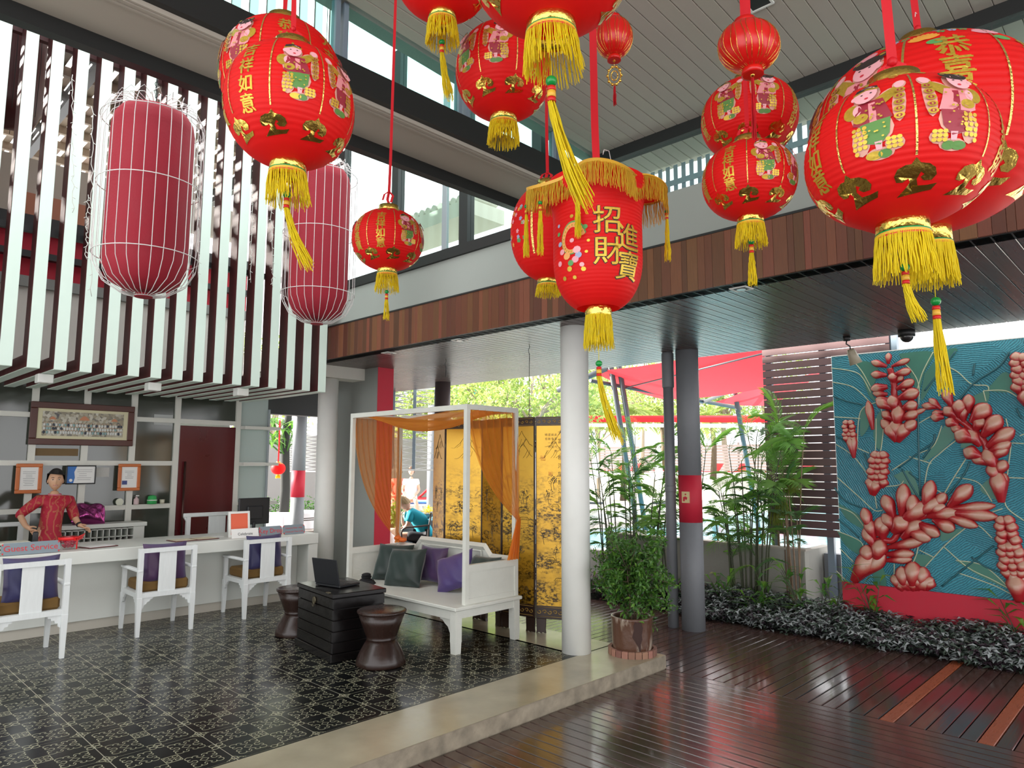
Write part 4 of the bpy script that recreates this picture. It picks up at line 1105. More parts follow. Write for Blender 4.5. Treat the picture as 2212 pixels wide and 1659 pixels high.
for i in range(22): link('brick', bkm, sa, rot=(0, 0, 2*pi*i/22))

LEAFG = mat('glossy green leaf', (.06, .18, .03), .35, noise=(3, .3), vary=.1, sub=(.25, (.10, .30, .03)))
LEAFL = mat('light green leaf', (.13, .28, .035), .4, noise=(3, .3), sub=(.3, (.25, .55, .05)))
LEAFD = mat('deep green leaf', (.020, .065, .016), .35, noise=(4, .3), sub=(.2, (.05, .18, .02)))
BARK = mat('grey brown bark', (.12, .085, .055), .85, noise=(14, .3))
def leaf(b, p, d, up, l, w, bend=.15):
    d = Vector(d).normalized(); s_ = d.cross(Vector(up)); s_ = s_.normalized() if s_.length > 1e-3 else Vector((1, 0, 0)); n = s_.cross(d)
    p = Vector(p); m1 = p+d*l*.45+n*l*bend*.4; e = p+d*l-n*l*bend
    a, c, l1, r1, f_ = b.v(p), b.v(m1), b.v(m1+s_*w/2+n*w*.12), b.v(m1-s_*w/2+n*w*.12), b.v(e)
    b.f((a, c, l1), False); b.f((c, f_, l1), False); b.f((a, r1, c), False); b.f((c, r1, f_), False)
def randdir(r_, zb=0):
    while True:
        v = Vector((r_.uniform(-1, 1), r_.uniform(-1, 1), r_.uniform(-1, 1)))
        if .1 < v.length < 1: v.z += zb; return v.normalized()
r5 = random.Random(31)
b = B(); tips = []
for i in range(4):
    a = i*1.6+.4; p = Vector((.03*cos(a), .03*sin(a), .26)); path = [p.copy()]; dr_ = Vector((.22*cos(a), .22*sin(a), 1)).normalized()
    for s_ in range(5): p = p+dr_*.10+Vector((r5.uniform(-.015, .015), r5.uniform(-.015, .015), 0)); path.append(p.copy())
    b.tube(path, [.011, .010, .009, .008, .006, .005], 6)
    for s_ in range(26):
        q0 = path[r5.randint(3, 5)]; d = randdir(r5, .25); q1 = q0+d*r5.uniform(.16, .40)
        b.tube([q0, (q0+q1)/2+Vector((0, 0, .02)), q1], [.004, .003, .002], 4); tips.append((q0, q1))
b.obj('trunk', BARK, t)
b = B()
for q0, q1 in tips:
    for s_ in range(46):
        u = r5.uniform(.25, 1.08); p = q0.lerp(q1, u)+randdir(r5)*.035
        b.mi = 0 if r5.random() < .75 else (1 if r5.random() < .5 else 2)
        leaf(b, p, randdir(r5, .15), randdir(r5, .8), r5.uniform(.042, .068), r5.uniform(.018, .026))
for s_ in range(60):      # low sprig at the right
    p = Vector((.10, -.12, .30))+randdir(r5)*.06+Vector((0, 0, r5.uniform(-.06, .22))); b.mi = 1 if s_ % 3 else 0
    leaf(b, p, randdir(r5, .1), (0, 0, 1), .045, .02)
fo_ = b.obj('foliage', [LEAFG, LEAFL, LEAFD], t, 'stuff')
# ------------------------------------------------------------------ ground outside, bed, planter walls
PAVE = mat('pale pool paving', (.55, .53, .49), .8, noise=(3, .1))
S('pool_deck', (8.6, -12, -.5), (11.2, 60, -.15), PAVE)
S('pool_deck', (11.2, 12.5, -.5), (60, 60, -.15), PAVE)
S('pool_deck', (11.2, -12, -.5), (60, 3.2, -.15), PAVE)
S('pool_deck', (7.8, 6.6, -.5), (8.6, 60, -.15), PAVE)
S('planting_bed', (7.8, -3, -.5), (8.6, 6.6, -.16), MATS['dark soil'])
WAT = mat('pool water', (.10, .42, .52), .05, spec=.8, bump=(2.5, .6))
tag(S('pool_floor', (11.2, 3.2, -1.6), (34, 12.5, -1.5), mat('pool tile', (.15, .45, .55), .5)), kind='structure')
o = boxobj('pool_water', (11.2, 3.2, -1.5), (34, 12.5, -.22), WAT, None, 'structure')
S('far_terrace', (34, -12, -.5), (60, 60, .9), PAVE)
def plinth(name, a, b, m=WALLC): return S(name, a, b, m)
plinth('planter_wall', (8.60, 3.45, -.2), (8.72, 6.38, .67)); plinth('planter_wall', (8.72, 3.45, -.2), (9.5, 3.57, .67)); plinth('planter_wall', (8.72, 6.26, -.2), (9.5, 6.38, .67))
S('planter_cap', (8.58, 3.43, .67), (8.74, 6.40, .695), mat('planter cap', (.42, .38, .33), .7))
S('planter_soil', (8.72, 3.57, .1), (9.5, 6.26, .60), MATS['dark soil'])
plinth('low_wall', (8.85, 6.38, -.2), (9.0, 8.3, .38), mat('pale low wall', (.45, .44, .42), .8, noise=(3, .1)))
plinth('low_wall', (9.15, 1.2, -.2), (9.3, 3.43, .60), GREYC)

# slatted timber screen behind the mural
SLB = mat('purple brown board', (.115, .060, .062), .5, noise=(5, .15, (1, .2, 1)), vary=.12)
t = thing('slatted_screen', 'tall slatted screen of purple-brown boards standing behind the flower mural', 'screen', (9.0, 2.5, 0))
sb = B().rbox((0, .78, 0), (.02, 1.56, .087), .003).mesh('slat', SLB)
for k in range(34): link('slat', sb, t, loc=(0, 0, .86+.0965*k))
for y in (.02, .8, 1.5): boxobj('post', (.03, y-.04, -.1), (.09, y+.04, 4.15), STEEL, t)
boxobj('post', (-.02, -.08, -.1), (.07, -.02, 4.15), STEEL, t)

# ------------------------------------------------------------------ relief mural of red ginger flowers
MX = 8.2
def mp(x, y):                      # tracing frame -> wall coordinates (y to the left, z up)
    p = on(0, MX, 1620+x/2.676, 680+y/2.676); return Vector((0, p.y-1.8, p.z))
mural = thing('mural', 'large painted relief of red ginger flowers among blue-green leaves', 'mural', (MX, 1.8, 0))
BLUE = mat('mural blue leaf', (.03, .20, .27), .32)
nt = BLUE.node_tree; bs = nt.nodes['Principled BSDF']; tc = nt.nodes.new('ShaderNodeTexCoord')
vo = nt.nodes.new('ShaderNodeTexVoronoi'); vo.inputs['Scale'].default_value = 1.6; nt.links.new(tc.outputs['Object'], vo.inputs[0])
sp = nt.nodes.new('ShaderNodeSeparateXYZ'); nt.links.new(tc.outputs['Object'], sp.inputs[0]); sc2 = nt.nodes.new('ShaderNodeSeparateColor'); nt.links.new(vo.outputs['Color'], sc2.inputs[0])
nz_ = nt.nodes.new('ShaderNodeTexNoise'); nz_.inputs['Scale'].default_value = 9; nt.links.new(tc.outputs['Object'], nz_.inputs[0])
an = X(nt, sc2.outputs[0])*2.4+.3
ph = (X(nt, sp.outputs[1])*an._m('COSINE')+X(nt, sp.outputs[2])*an._m('SINE'))*310+X(nt, nz_.outputs[0])*14
wv = ph._m('SINE')*.5+.5
n3 = nt.nodes.new('ShaderNodeTexNoise'); n3.inputs['Scale'].default_value = 60; nt.links.new(tc.outputs['Object'], n3.inputs[0])
k_ = (wv*.62+X(nt, n3.outputs[0])*.6-.26+X(nt, sc2.outputs[1])*.26).clamp()
mi_ = nt.nodes.new('ShaderNodeMix'); mi_.data_type = 'RGBA'; mi_.inputs[6].default_value = (.006, .07, .10, 1); mi_.inputs[7].default_value = (.06, .36, .46, 1)
nt.links.new(k_.o, mi_.inputs[0]); nt.links.new(mi_.outputs[2], bs.inputs['Base Color'])
bp_ = nt.nodes.new('ShaderNodeBump'); bp_.inputs['Strength'].default_value = .8; bp_.inputs['Distance'].default_value = .006; nt.links.new(k_.o, bp_.inputs['Height']); nt.links.new(bp_.outputs[0], bs.inputs['Normal'])
GRN = mat('mural green gap', (.035, .17, .12), .4, noise=(5, .25)); CRM = mat('mural cream outline', (.50, .54, .36), .4, noise=(9, .15)); RIB = mat('mural dark rib', (.012, .10, .12), .35)
PR = mat('mural petal red', (.40, .018, .022), .25, noise=(7, .2)); PS = mat('mural petal salmon', (.46, .085, .065), .25, noise=(7, .15)); PCm = mat('mural petal cream', (.48, .27, .19), .25, noise=(7, .12))
zt, zb, yl, yr = 2.915, .43, 2.888-1.8, -1.7
b = B(); b.bb((0, yr, zb), (.12, yl, zt)); b.obj('panel', BLUE, mural)
B().bb((-.03, yr, -.10), (.18, yl-.005, zb)).obj('red_base', REDW, mural)
B().bb((-.004, yr, zt), (.124, yl+.004, zt+.01)).obj('top_edge', PAPER, mural)
B().bb((-.004, yl, zb), (.124, yl+.004, zt)).obj('side_edge', PAPER, mural)
def spl(P, n=6):
    Q = []; m = len(P)
    for i in range(m-1):
        p0, p1, p2, p3 = P[max(0, i-1)], P[i], P[i+1], P[min(m-1, i+2)]
        for s_ in range(n):
            t_ = s_/n; Q.append(.5*((2*p1)+(p2-p0)*t_+(2*p0-5*p1+4*p2-p3)*t_*t_+(3*p1-p0-3*p2+p3)*t_**3))
    return Q+[P[-1]]
def flat(b, poly, x):
    P = [mp(*p) for p in poly]; P = spl(P+[P[0]], 4)[:-1]; ar = sum(P[i].y*P[(i+1) % len(P)].z-P[(i+1) % len(P)].y*P[i].z for i in range(len(P)))
    if ar < 0: P = P[::-1]
    a = [b.v((x, p.y, p.z)) for p in P]; c = [b.v((.0, p.y, p.z)) for p in P]
    b.f(a[::-1], False)
    for i in range(len(P)): j = (i+1) % len(P); b.f((a[i], a[j], c[j], c[i]), False)
b = B()
for g in ([(600, 265), (700, 275), (745, 330), (705, 440), (735, 500), (690, 470), (640, 330)], [(860, 225), (1060, 215), (1010, 330), (972, 440), (905, 300)],
          [(1200, 700), (1130, 640), (1060, 760), (1000, 850), (1090, 800)], [(1400, 400), (1480, 330), (1560, 440), (1380, 440)], [(725, 600), (760, 560), (765, 700), (745, 780), (715, 700)],
          [(512, 1090), (640, 1165), (665, 1240), (560, 1180)], [(1100, 1250), (1240, 1240), (1115, 1310)], [(830, 930), (930, 905), (985, 1060), (880, 975)], [(960, 1380), (1050, 1400), (1000, 1455), (940, 1440)],
          [(1390, 940), (1330, 1010), (1430, 1070), (1410, 990)], [(1190, 1420), (1350, 1450), (1520, 1590), (1330, 1510)], [(505, 1250), (640, 1310), (650, 1390), (560, 1340)], [(1010, 340), (1120, 215), (1200, 205), (1080, 360), (990, 500)],
          [(700, 1440), (760, 1440), (790, 1560), (730, 1560)], [(1290, 470), (1380, 440), (1370, 520), (1320, 560)], [(1240, 700), (1300, 740), (1220, 770)], [(640, 560), (700, 510), (690, 640), (640, 700)]): flat(b, g, -.006)
b.obj('green_ground', GRN, mural, 'stuff')
veins = [[(470, 310), (560, 320), (640, 350), (700, 450)], [(480, 390), (600, 420), (700, 510)], [(485, 590), (640, 600)], [(735, 505), (640, 560), (620, 770)], [(600, 270), (650, 330), (700, 420)], [(755, 520), (772, 640), (755, 790), (722, 860)],
 [(500, 750), (600, 820), (700, 960), (735, 1120)], [(505, 940), (640, 1060), (720, 1130), (770, 1128)], [(620, 770), (690, 800)], [(860, 735), (960, 640), (1060, 580)], [(1060, 215), (1000, 330), (968, 430)], [(880, 270), (940, 330), (978, 420), (968, 600)],
 [(1100, 280), (1200, 330), (1280, 400), (1370, 410), (1380, 440)], [(1350, 440), (1480, 440), (1584, 500)], [(1350, 440), (1365, 500)], [(1200, 720), (1100, 800), (1030, 880), (1000, 1080)], [(1480, 600), (1500, 680)], [(1500, 740), (1584, 745)],
 [(1510, 750), (1485, 960), (1478, 1100), (1584, 1190)], [(1470, 940), (1584, 945)], [(820, 900), (960, 810), (1060, 760), (1110, 640)], [(920, 820), (1050, 860)], [(1250, 830), (1180, 940), (1120, 1040)], [(1190, 940), (1320, 970), (1400, 1080)], [(1400, 1140), (1460, 1120)],
 [(510, 1110), (600, 1150), (665, 1230)], [(505, 1250), (640, 1310), (655, 1380)], [(520, 1350), (600, 1430)], [(1120, 1340), (1260, 1460), (1400, 1530), (1530, 1600)], [(1120, 1340), (1200, 1270), (1300, 1210), (1400, 1290)], [(1120, 1340), (1010, 1460)], [(975, 1320), (965, 1380), (940, 1440)],
 [(835, 1440), (835, 1570)], [(1190, 1420), (1350, 1450), (1500, 1580)], [(1200, 1490), (1400, 1560), (1520, 1620)], [(980, 1360), (1060, 1400)], [(720, 1050), (760, 1000), (860, 985), (890, 960)], [(1560, 700), (1584, 690)], [(690, 1440), (745, 1440), (780, 1420)], [(730, 600), (730, 700), (725, 800)], [(500, 1480), (560, 1540)], [(1010, 990), (1110, 1030), (1150, 1090)]]
b = B()
for v in veins:
    P = [mp(*p) for p in v]
    Q = spl(P); b.tube([(-.004, p.y, p.z) for p in Q], .0055, 6)
b.obj('cream_outline', CRM, mural, 'stuff')
b = B()
for v in [[(1500, 215), (1440, 300), (1290, 400), (1190, 520)], [(1190, 210), (1090, 340), (1010, 440)], [(860, 885), (960, 810), (1060, 740)], [(880, 890), (930, 980), (990, 1080)], [(480, 470), (560, 500), (650, 520)], [(500, 700), (560, 745), (600, 820)], [(1110, 1570), (1260, 1450), (1410, 1335)], [(1280, 1400), (1370, 1460), (1480, 1500)], [(510, 1180), (580, 1240), (630, 1290)],
          [(1000, 830), (1060, 740), (1070, 690)], [(970, 440), (975, 700), (985, 1050)], [(1130, 1060), (1240, 920), (1270, 850)], [(490, 1000), (560, 1080), (700, 1130)], [(1540, 540), (1570, 600)], [(660, 800), (700, 900)], [(1300, 280), (1290, 350)], [(1420, 1350), (1500, 1440)], [(920, 910), (980, 960)]]:
    b.tube([(-.004, p.y, p.z) for p in spl([mp(*p) for p in v])], .010, 6)
b.obj('leaf_rib', RIB, mural, 'stuff')
PETAL = mat('mural petal paint', (.5, .1, .08), .25); nt = PETAL.node_tree
at_ = nt.nodes.new('ShaderNodeAttribute'); at_.attribute_name = 'paint'; n4 = nt.nodes.new('ShaderNodeTexNoise'); n4.inputs['Scale'].default_value = 30
tc = nt.nodes.new('ShaderNodeTexCoord'); nt.links.new(tc.outputs['Object'], n4.inputs[0]); cr_ = nt.nodes.new('ShaderNodeValToRGB'); e_ = cr_.color_ramp.elements
e_[0].position = .22; e_[0].color = (.36, .014, .020, 1); e_[1].position = 1.0; e_[1].color = (.50, .29, .21, 1); m_ = e_.new(.60); m_.color = (.46, .09, .07, 1)
nt.links.new((X(nt, at_.outputs['Fac'])+(X(nt, n4.outputs[0])-.5)*.25).clamp().o, cr_.inputs[0]); nt.links.new(cr_.outputs[0], nt.nodes['Principled BSDF'].inputs['Base Color'])
def petal_mesh(l, w, h):
    """domed petal, base at the origin, growing along +z on the plane x=0 and facing -x; paint = red at rim and base, cream towards the tip"""
    b = B(); n, m = 12, 10; K = []; val = []
    for i in range(n+1):
        u = i/n; ww = w/2*(min(1, .36+1.05*u) if u < .6 else max(0, 1-((u-.6)/.4)**2.3)**.62)
        if i == n: ww = w*.10
        hh = h*(.25+.75*sin(pi*min(1, u*.85+.08))); row = []
        for j in range(m+1):
            x = 2*j/m-1; row.append(b.v((-hh*(1-abs(x)**2.4)**.6, x*ww, u*l+.0)))
            val.append(max(0, min(1, (1-abs(x)**1.8)*1.25*max(0, min(1, (u-.22)*2.4))*(1-.5*max(0, (u-.9)*10)))))
        K.append(row)
    for i in range(n):
        for j in range(m): b.f((K[i][j], K[i][j+1], K[i+1][j+1], K[i+1][j]), True)
    me = b.mesh('petal', PETAL); ca = me.attributes.new('paint', 'FLOAT', 'POINT'); ca.data.foreach_set('value', val); return me
PM = {}
def petal(fl, bx, by, tx, ty, w, lift=0.0):
    P, Q = mp(bx, by), mp(tx, ty); d = Q-P; l = max(d.length*1.12, .02); ww = w/2.676/1518*9.1
    key = (round(l, 2), round(ww, 2))
    if key not in PM: PM[key] = petal_mesh(max(.03, key[0]), max(.012, key[1]*1.16), max(.012, key[1]*.5))
    o = link('petal', PM[key], fl, loc=(-lift, P.y, P.z), rot=(-math.atan2(-d.y, d.z)*-1 if False else math.atan2(-d.y, d.z), 0, 0)); return o
def flower(lab, petals, lift=0.004, spine=True):
    f = bpy.data.objects.new('flower', None); COL.objects.link(f); f.parent = mural; f['label'] = lab
    # the fleshy red stem that carries the petals
    bs_ = B(); C_ = sorted([((mp(p[0], p[1])+mp(p[2], p[3])*.3)/1.3) for p in petals], key=lambda q: (q.z if spine else q.y)); n_ = max(2, len(C_)//4)
    sp_ = [sum((C_[j] for j in range(i*len(C_)//n_, (i+1)*len(C_)//n_)), Vector())/max(1, (i+1)*len(C_)//n_-i*len(C_)//n_) for i in range(n_)]
    if len(petals) > 3: bs_.tube([(.008, p.y, p.z) for p in spl(sp_)], .036 if len(petals) > 14 else .022, 8); bs_.obj('flower_stem', PR, f)
    for i, p in enumerate(petals): petal(f, *p, lift=lift+.0022*(i % 5))
    return f
FA = [(800, 285, 802, 228, 25), (795, 300, 715, 275, 32), (820, 300, 915, 262, 28), (795, 350, 715, 345, 36), (830, 350, 925, 322, 34), (835, 395, 825, 345, 44), (845, 395, 880, 360, 26), (800, 415, 712, 430, 44), (850, 430, 940, 385, 38), (800, 460, 725, 455, 30), (880, 445, 892, 425, 22), (810, 490, 735, 490, 36), (860, 485, 965, 445, 54), (830, 545, 745, 500, 50), (880, 545, 962, 515, 48), (850, 560, 820, 480, 60), (900, 590, 1008, 548, 24), (870, 605, 965, 565, 46), (830, 610, 775, 565, 42), (850, 650, 862, 540, 60), (840, 690, 772, 618, 46), (870, 690, 952, 618, 50), (855, 720, 840, 620, 56), (852, 735, 805, 640, 56), (854, 735, 900, 640, 56)]
FBt = [(1095, 535, 1005, 525, 32), (1105, 545, 1045, 492, 30), (1125, 590, 1055, 592, 38), (1125, 562, 1060, 570, 26), (1170, 535, 1130, 445, 38), (1195, 595, 1130, 540, 50), (1215, 595, 1212, 505, 58), (1262, 570, 1266, 472, 46), (1235, 620, 1235, 530, 42), (1205, 640, 1143, 612, 46), (1280, 625, 1372, 525, 68), (1245, 675, 1172, 650, 42), (1300, 670, 1345, 600, 54), (1345, 705, 1438, 595, 62), (1300, 725, 1198, 685, 68), (1335, 760, 1268, 675, 52), (1370, 765, 1512, 668, 58), (1380, 795, 1492, 742, 50), (1395, 835, 1482, 765, 46), (1345, 825, 1250, 785, 58), (1395, 865, 1290, 822, 46), (1425, 900, 1365, 790, 60), (1425, 930, 1472, 852, 46), (1435, 970, 1395, 870, 50), (1455, 1085, 1435, 925, 62), (1448, 1020, 1470, 925, 42)]
FC = [(600, 1540, 700, 1395, 84), (650, 1510, 770, 1400, 60), (690, 1450, 680, 1340, 66), (735, 1430, 760, 1310, 66), (700, 1250, 665, 1130, 50), (745, 1280, 762, 1180, 54), (835, 1180, 783, 1055, 60), (880, 1170, 892, 995, 60), (935, 1190, 945, 1055, 58), (1010, 1130, 1050, 975, 54), (1060, 1120, 1125, 1042, 44), (1150, 1110, 1270, 995, 60), (1120, 1125, 1388, 1105, 38), (1140, 1140, 1405, 1165, 48), (1100, 1150, 1295, 1215, 46), (1030, 1140, 1120, 1105, 54), (1060, 1180, 1170, 1235, 60), (970, 1200, 1085, 1270, 54), (900, 1240, 1034, 1292, 56), (800, 1345, 988, 1308, 46), (790, 1385, 932, 1380, 46), (780, 1420, 922, 1412, 34), (850, 1250, 780, 1160, 56), (830, 1260, 900, 1180, 76), (720, 1300, 690, 1195, 54), (765, 1300, 785, 1190, 52), (730, 1350, 668, 1245, 52), (870, 1200, 1020, 1100, 66), (960, 1165, 1100, 1070, 54), (1030, 1165, 1190, 1140, 52), (880, 1290, 980, 1200, 60)]
def cone(x0, y0, x1, y1, w0, w1, rows, sz, sw):
    out = []
    for i in range(rows):
        u = i/(rows-1); cx, cy = x0+(x1-x0)*u, y0+(y1-y0)*u; hw = w0+(w1-w0)*u
        k = 3 if hw > sz*.7 else 2
        for j in range(k):
            o_ = ((j/(k-1))*2-1)*hw*(1 if i % 2 else .72)
            out.append((cx+o_*.6, cy+sz*.55, cx+o_*1.15, cy-sz*.55, sw))
    return out
flower('tall ginger flower at the top of the mural', FA); flower('ginger flower slanting to the right', FBt); flower('largest ginger flower, at the lower left', FC, .008, False)
flower('small low ginger bloom above the red base', [(945, 1590, 850, 1530, 52), (945, 1590, 1050, 1530, 52), (870, 1590, 835, 1510, 44), (1020, 1590, 1052, 1535, 44), (900, 1590, 880, 1465, 56), (990, 1590, 1002, 1470, 56), (945, 1590, 945, 1440, 70), (915, 1595, 915, 1510, 50), (975, 1595, 978, 1510, 50), (885, 1598, 870, 1545, 40), (1005, 1598, 1020, 1550, 40), (945, 1598, 948, 1540, 50)])
flower('cone-shaped ginger bud at the lower right', cone(1475, 1200, 1530, 1500, 30, 60, 9, 62, 46)+[(1560, 1660, 1540, 1520, 70), (1560, 1640, 1520, 1480, 44), (1570, 1640, 1575, 1500, 40)], .012)
flower('small ginger bud at the left edge', cone(570, 630, 578, 720, 20, 26, 5, 34, 30)+[(603, 828, 575, 700, 36), (604, 828, 600, 700, 30)])
flower('round ginger bud in the middle', cone(750, 820, 735, 975, 34, 40, 6, 46, 46)+[(715, 1045, 735, 960, 50), (705, 1040, 700, 950, 40)])
flower('ginger flower at the top right edge', cone(1560, 260, 1600, 430, 26, 56, 6, 60, 46)+[(1640, 560, 1610, 440, 80)])
flower('single slim petal beside the tall flower', [(712, 665, 686, 515, 36)])
flower('ginger flower beyond the frame', cone(1700, 700, 1760, 1000, 30, 80, 8, 66, 50))

# ------------------------------------------------------------------ plants
def frond(b, L_, n, ll, lw, droop=.5, r_=None, vee=.5):
    """pinnate frond along +x arching down; leaflets both sides"""
    pts = []
    for i in range(n+1):
        u = i/n; pts.append(Vector((L_*u*(1-.25*droop*u), 0, L_*(.32*u-droop*u*u*.8))))
    b.tube(pts, [.005*(1-.7*i/n) for i in range(n+1)], 4, caps=False)
    for i in range(1, n+1):
        u = i/n; d = (pts[i]-pts[i-1]).normalized(); l = ll*sin(pi*(.12+.83*u))**.7*r_.uniform(.85, 1.1)
        for s_ in (-1, 1):
            dd = (d*.75+Vector((0, s_*.85, 0))+Vector((0, 0, vee*.3-.3*u))).normalized(); e = pts[i]+dd*l+Vector((0, 0, -.28*l*r_.uniform(.3, 1.3)))
            m_ = pts[i]+dd*l*.5; side = d*lw/2
            a = [b.v(pts[i]), b.v(m_+side), b.v(m_-side), b.v(e)]
            b.f((a[0], a[1], a[3]), False); b.f((a[0], a[3], a[2]), False)
r6 = random.Random(61)
PALM = mat('palm leaflet green', (.16, .32, .075), .4, noise=(3, .25), vary=.25, sub=(.5, (.35, .62, .12)))
PALMD = mat('dark palm leaflet', (.07, .16, .05), .4, noise=(3, .25), vary=.25, sub=(.45, (.16, .34, .08)))
CANE = mat('bamboo cane', (.05, .06, .025), .5, noise=(12, .3)); CANEB = mat('brown cane', (.20, .13, .08), .6, noise=(12, .3))
fr = []
for mm in (PALMD, PALM):
    for k in range(4):
        b = B(); frond(b, .40+.06*k, 15, .17, .0068, .45+.15*k, r6); fr.append(b.mesh('frond', mm))
big = []
for k in range(3):
    b = B(); frond(b, .85+.1*k, 26, .30, .012, .5+.15*k, r6, .8); big.append(b.mesh('frond', PALM))
def clump(lab, x, y, z, stems, hh, spread, fset, fn, cane=CANE, lean=.12, seed=0, name='palm', per=6, low=.45):
    r_ = random.Random(seed); t = thing(name, lab, 'plant', (x, y, z))
    for i in range(stems):
        a = r_.uniform(0, 2*pi); rr = spread*r_.random()**.5; h = hh*r_.uniform(.6, 1.05)
        p0 = Vector((rr*cos(a)*.35, rr*sin(a), 0)); ln_ = Vector((cos(a)*.35, sin(a), 0))*lean*h*r_.uniform(.3, 1.3)
        path = [p0+ln_*(u*u)+Vector((0, 0, h*u)) for u in (0, .25, .5, .75, 1)]
        b = B(); b.tube(path, [.011, .010, .009, .007, .005], 6)
        for u in (1, 2, 3): b.cyl(path[u]-Vector((0, 0, .004)), path[u]+Vector((0, 0, .004)), .013, n=6)
        b.obj('stem', cane, t)
        for k in range(per):
            u = r_.uniform(low, 1.0) if k else 1.0; q_ = p0+ln_*(u*u)+Vector((0, 0, h*u))
            o = link('frond', fset[r_.randrange(len(fset))], t, loc=q_, rot=(r_.uniform(-.3, .3), r_.uniform(-.9, .15)-(.5 if k == 0 else 0), r_.uniform(0, 2*pi)))
            s_ = r_.uniform(.8, 1.15)*fn; o.scale = (s_, s_, s_)
    return t
clump('dense clump of bamboo palms behind the potted tree', 8.38, 5.75, -.16, 17, 2.15, .52, fr, 1.0, seed=1, per=5)
clump('bamboo palm clump just right of the thick gray column', 8.35, 4.05, -.16, 16, 2.1, .26, fr, .95, seed=2, per=5)
clump('thin brown-stemmed palms in front of the concrete planter', 8.38, 3.42, -.16, 4, 1.6, .14, fr[:4], .8, CANEB, seed=3, per=2, lean=.05)
clump('tall areca palm with big fronds before the slatted screen', 8.55, 3.62, -.16, 4, 2.35, .22, big, .8, CANEB, seed=5, per=4, lean=.08, low=.85)
clump('tall palm with long arching fronds left of the thick gray column', 8.5, 5.05, -.16, 4, 2.1, .25, big, .7, CANE, seed=8, per=4, low=.7)
clump('palm rising left of the slatted screen top', 8.75, 3.75, .6, 3, 1.5, .3, fr[4:], 1.1, CANEB, seed=9, per=4, low=.6)

# ground cover of striped wandering-jew leaves (nobody could count them)
GC = [mat('silver striped leaf', (.33, .36, .36), .4, sub=(.1, (.2, .25, .2))), mat('dark purple leaf', (.030, .018, .026), .4), mat('grey green leaf', (.07, .10, .075), .45, sub=(.15, (.1, .2, .1)))]
def cover(lab, area, n, zf, seed, mats=GC, wts=(.42, .25, .33), l0=.05, l1=.085, name='ground_cover'):
    r_ = random.Random(seed); b = B()
    for i in range(n):
        x, y = area(r_); zt_ = zf(x, y); z = -.15+(zt_+.15)*r_.random()**.6
        base = Vector((x, y, z)); up_ = Vector((r_.uniform(-.4, .4), r_.uniform(-.4, .4), 1)).normalized()
        k = r_.randint(4, 6); a0 = r_.uniform(0, 6.28)
        for j in range(k):
            a = a0+2*pi*j/k; d = Vector((cos(a), sin(a), r_.uniform(-.15, .45)))
            b.mi = r_.choices(range(len(mats)), wts)[0] if j % 2 else b.mi
            leaf(b, base+Vector((0, 0, .01*j)), d, up_, r_.uniform(l0, l1), r_.uniform(.028, .042), .2)
    o = b.obj(name, mats, None, 'stuff'); return tag(o, lab, 'plants')
def area1(r_):
    y = r_.uniform(-.6, 4.7); x1 = 8.17 if y < 2.95 else 8.58
    return r_.uniform(7.70+.03*sin(y*7), x1), y
cover('dense silver-striped purple ground cover along the deck under the mural', area1, 3300, lambda x, y: (-.04+.19*min(1, (x-7.66)/.40))*(1 if y < 3.2 else .9)+.03*sin(y*5)*(x > 7.9), 71, l0=.07, l1=.115)
def area2(r_): return r_.uniform(7.85, 8.5), r_.uniform(4.7, 7.4)
GCR = [mat('dark red leaf', (.10, .012, .025), .4), GC[1], mat('deep green small leaf', (.02, .05, .018), .45)]
cover('dark red and green low plants along the far deck edge behind the pot', area2, 1200, lambda x, y: .12, 72, GCR, (.3, .3, .4), .05, .08)
def ginger(x, y, z, h, n, lab, seed, l=.30, w=.06, m=None):
    r_ = random.Random(seed); t = thing('ginger_plant', lab, 'plant', (x, y, z))
    for s_ in range(n):
        a = r_.uniform(0, 6.28); hh = h*r_.uniform(.7, 1.1); path = [Vector((0, 0, 0))+Vector((cos(a), sin(a), 0))*(.25*h*u*u)+Vector((0, 0, hh*u)) for u in (0, .3, .6, 1)]
        b = B(); b.tube(path, [.007, .006, .005, .003], 5); b.obj('stem', CANE, t)
        for k in range(7):
            u = .3+.7*k/6; i = min(2, int(u*3)); p = path[i].lerp(path[min(3, i+1)], u*3-i)
            b = B(); aa = a+(k % 2)*pi+r_.uniform(-.6, .6)
            leaf(b, (0, 0, 0), (cos(aa), sin(aa), r_.uniform(.2, .9)), (0, 0, 1), l*r_.uniform(.7, 1.1), w, .25)
            b.obj('leaf', m or (LEAFG if k % 3 else LEAFL), t, loc=p)
    return t
for i, (px, py, h, n, lab) in enumerate(((1730, 1330, .50, 4, 'bright green ginger plant with pale flowers below the planter corner'), (1800, 1340, .42, 3, 'green leafy plant at the left foot of the mural'), (1890, 1350, .38, 3, 'green plant with upright leaf in front of the red base'), (1650, 1320, .36, 2, 'dark leafy plant in front of the concrete planter'), (1560, 1310, .30, 3, 'low fern-like plant just right of the thick gray column'), (2205, 1380, .38, 2, 'palm-like leaves at the right edge above the ground cover'), (1630, 1345, .22, 2, 'small light green plant near the deck edge'))):
    p = on(2, -.1, px, py); ginger(min(8.1, max(7.95, p.x)), p.y*min(8.1, max(7.95, p.x))/p.x, -.15, h*1.35+.1, n+1, lab, 80+i, .26, .055)
t = clump('low shrub growing on top of the concrete planter', 9.1, 4.3, .6, 9, .5, .6, fr[:4], .5, CANE, seed=14, per=4, name='shrub', low=.2)
t = clump('leafy low plants on the planter behind the potted tree', 9.1, 5.6, .6, 9, .38, .55, fr[:4], .5, CANE, seed=15, per=4, name='shrub', low=.2)
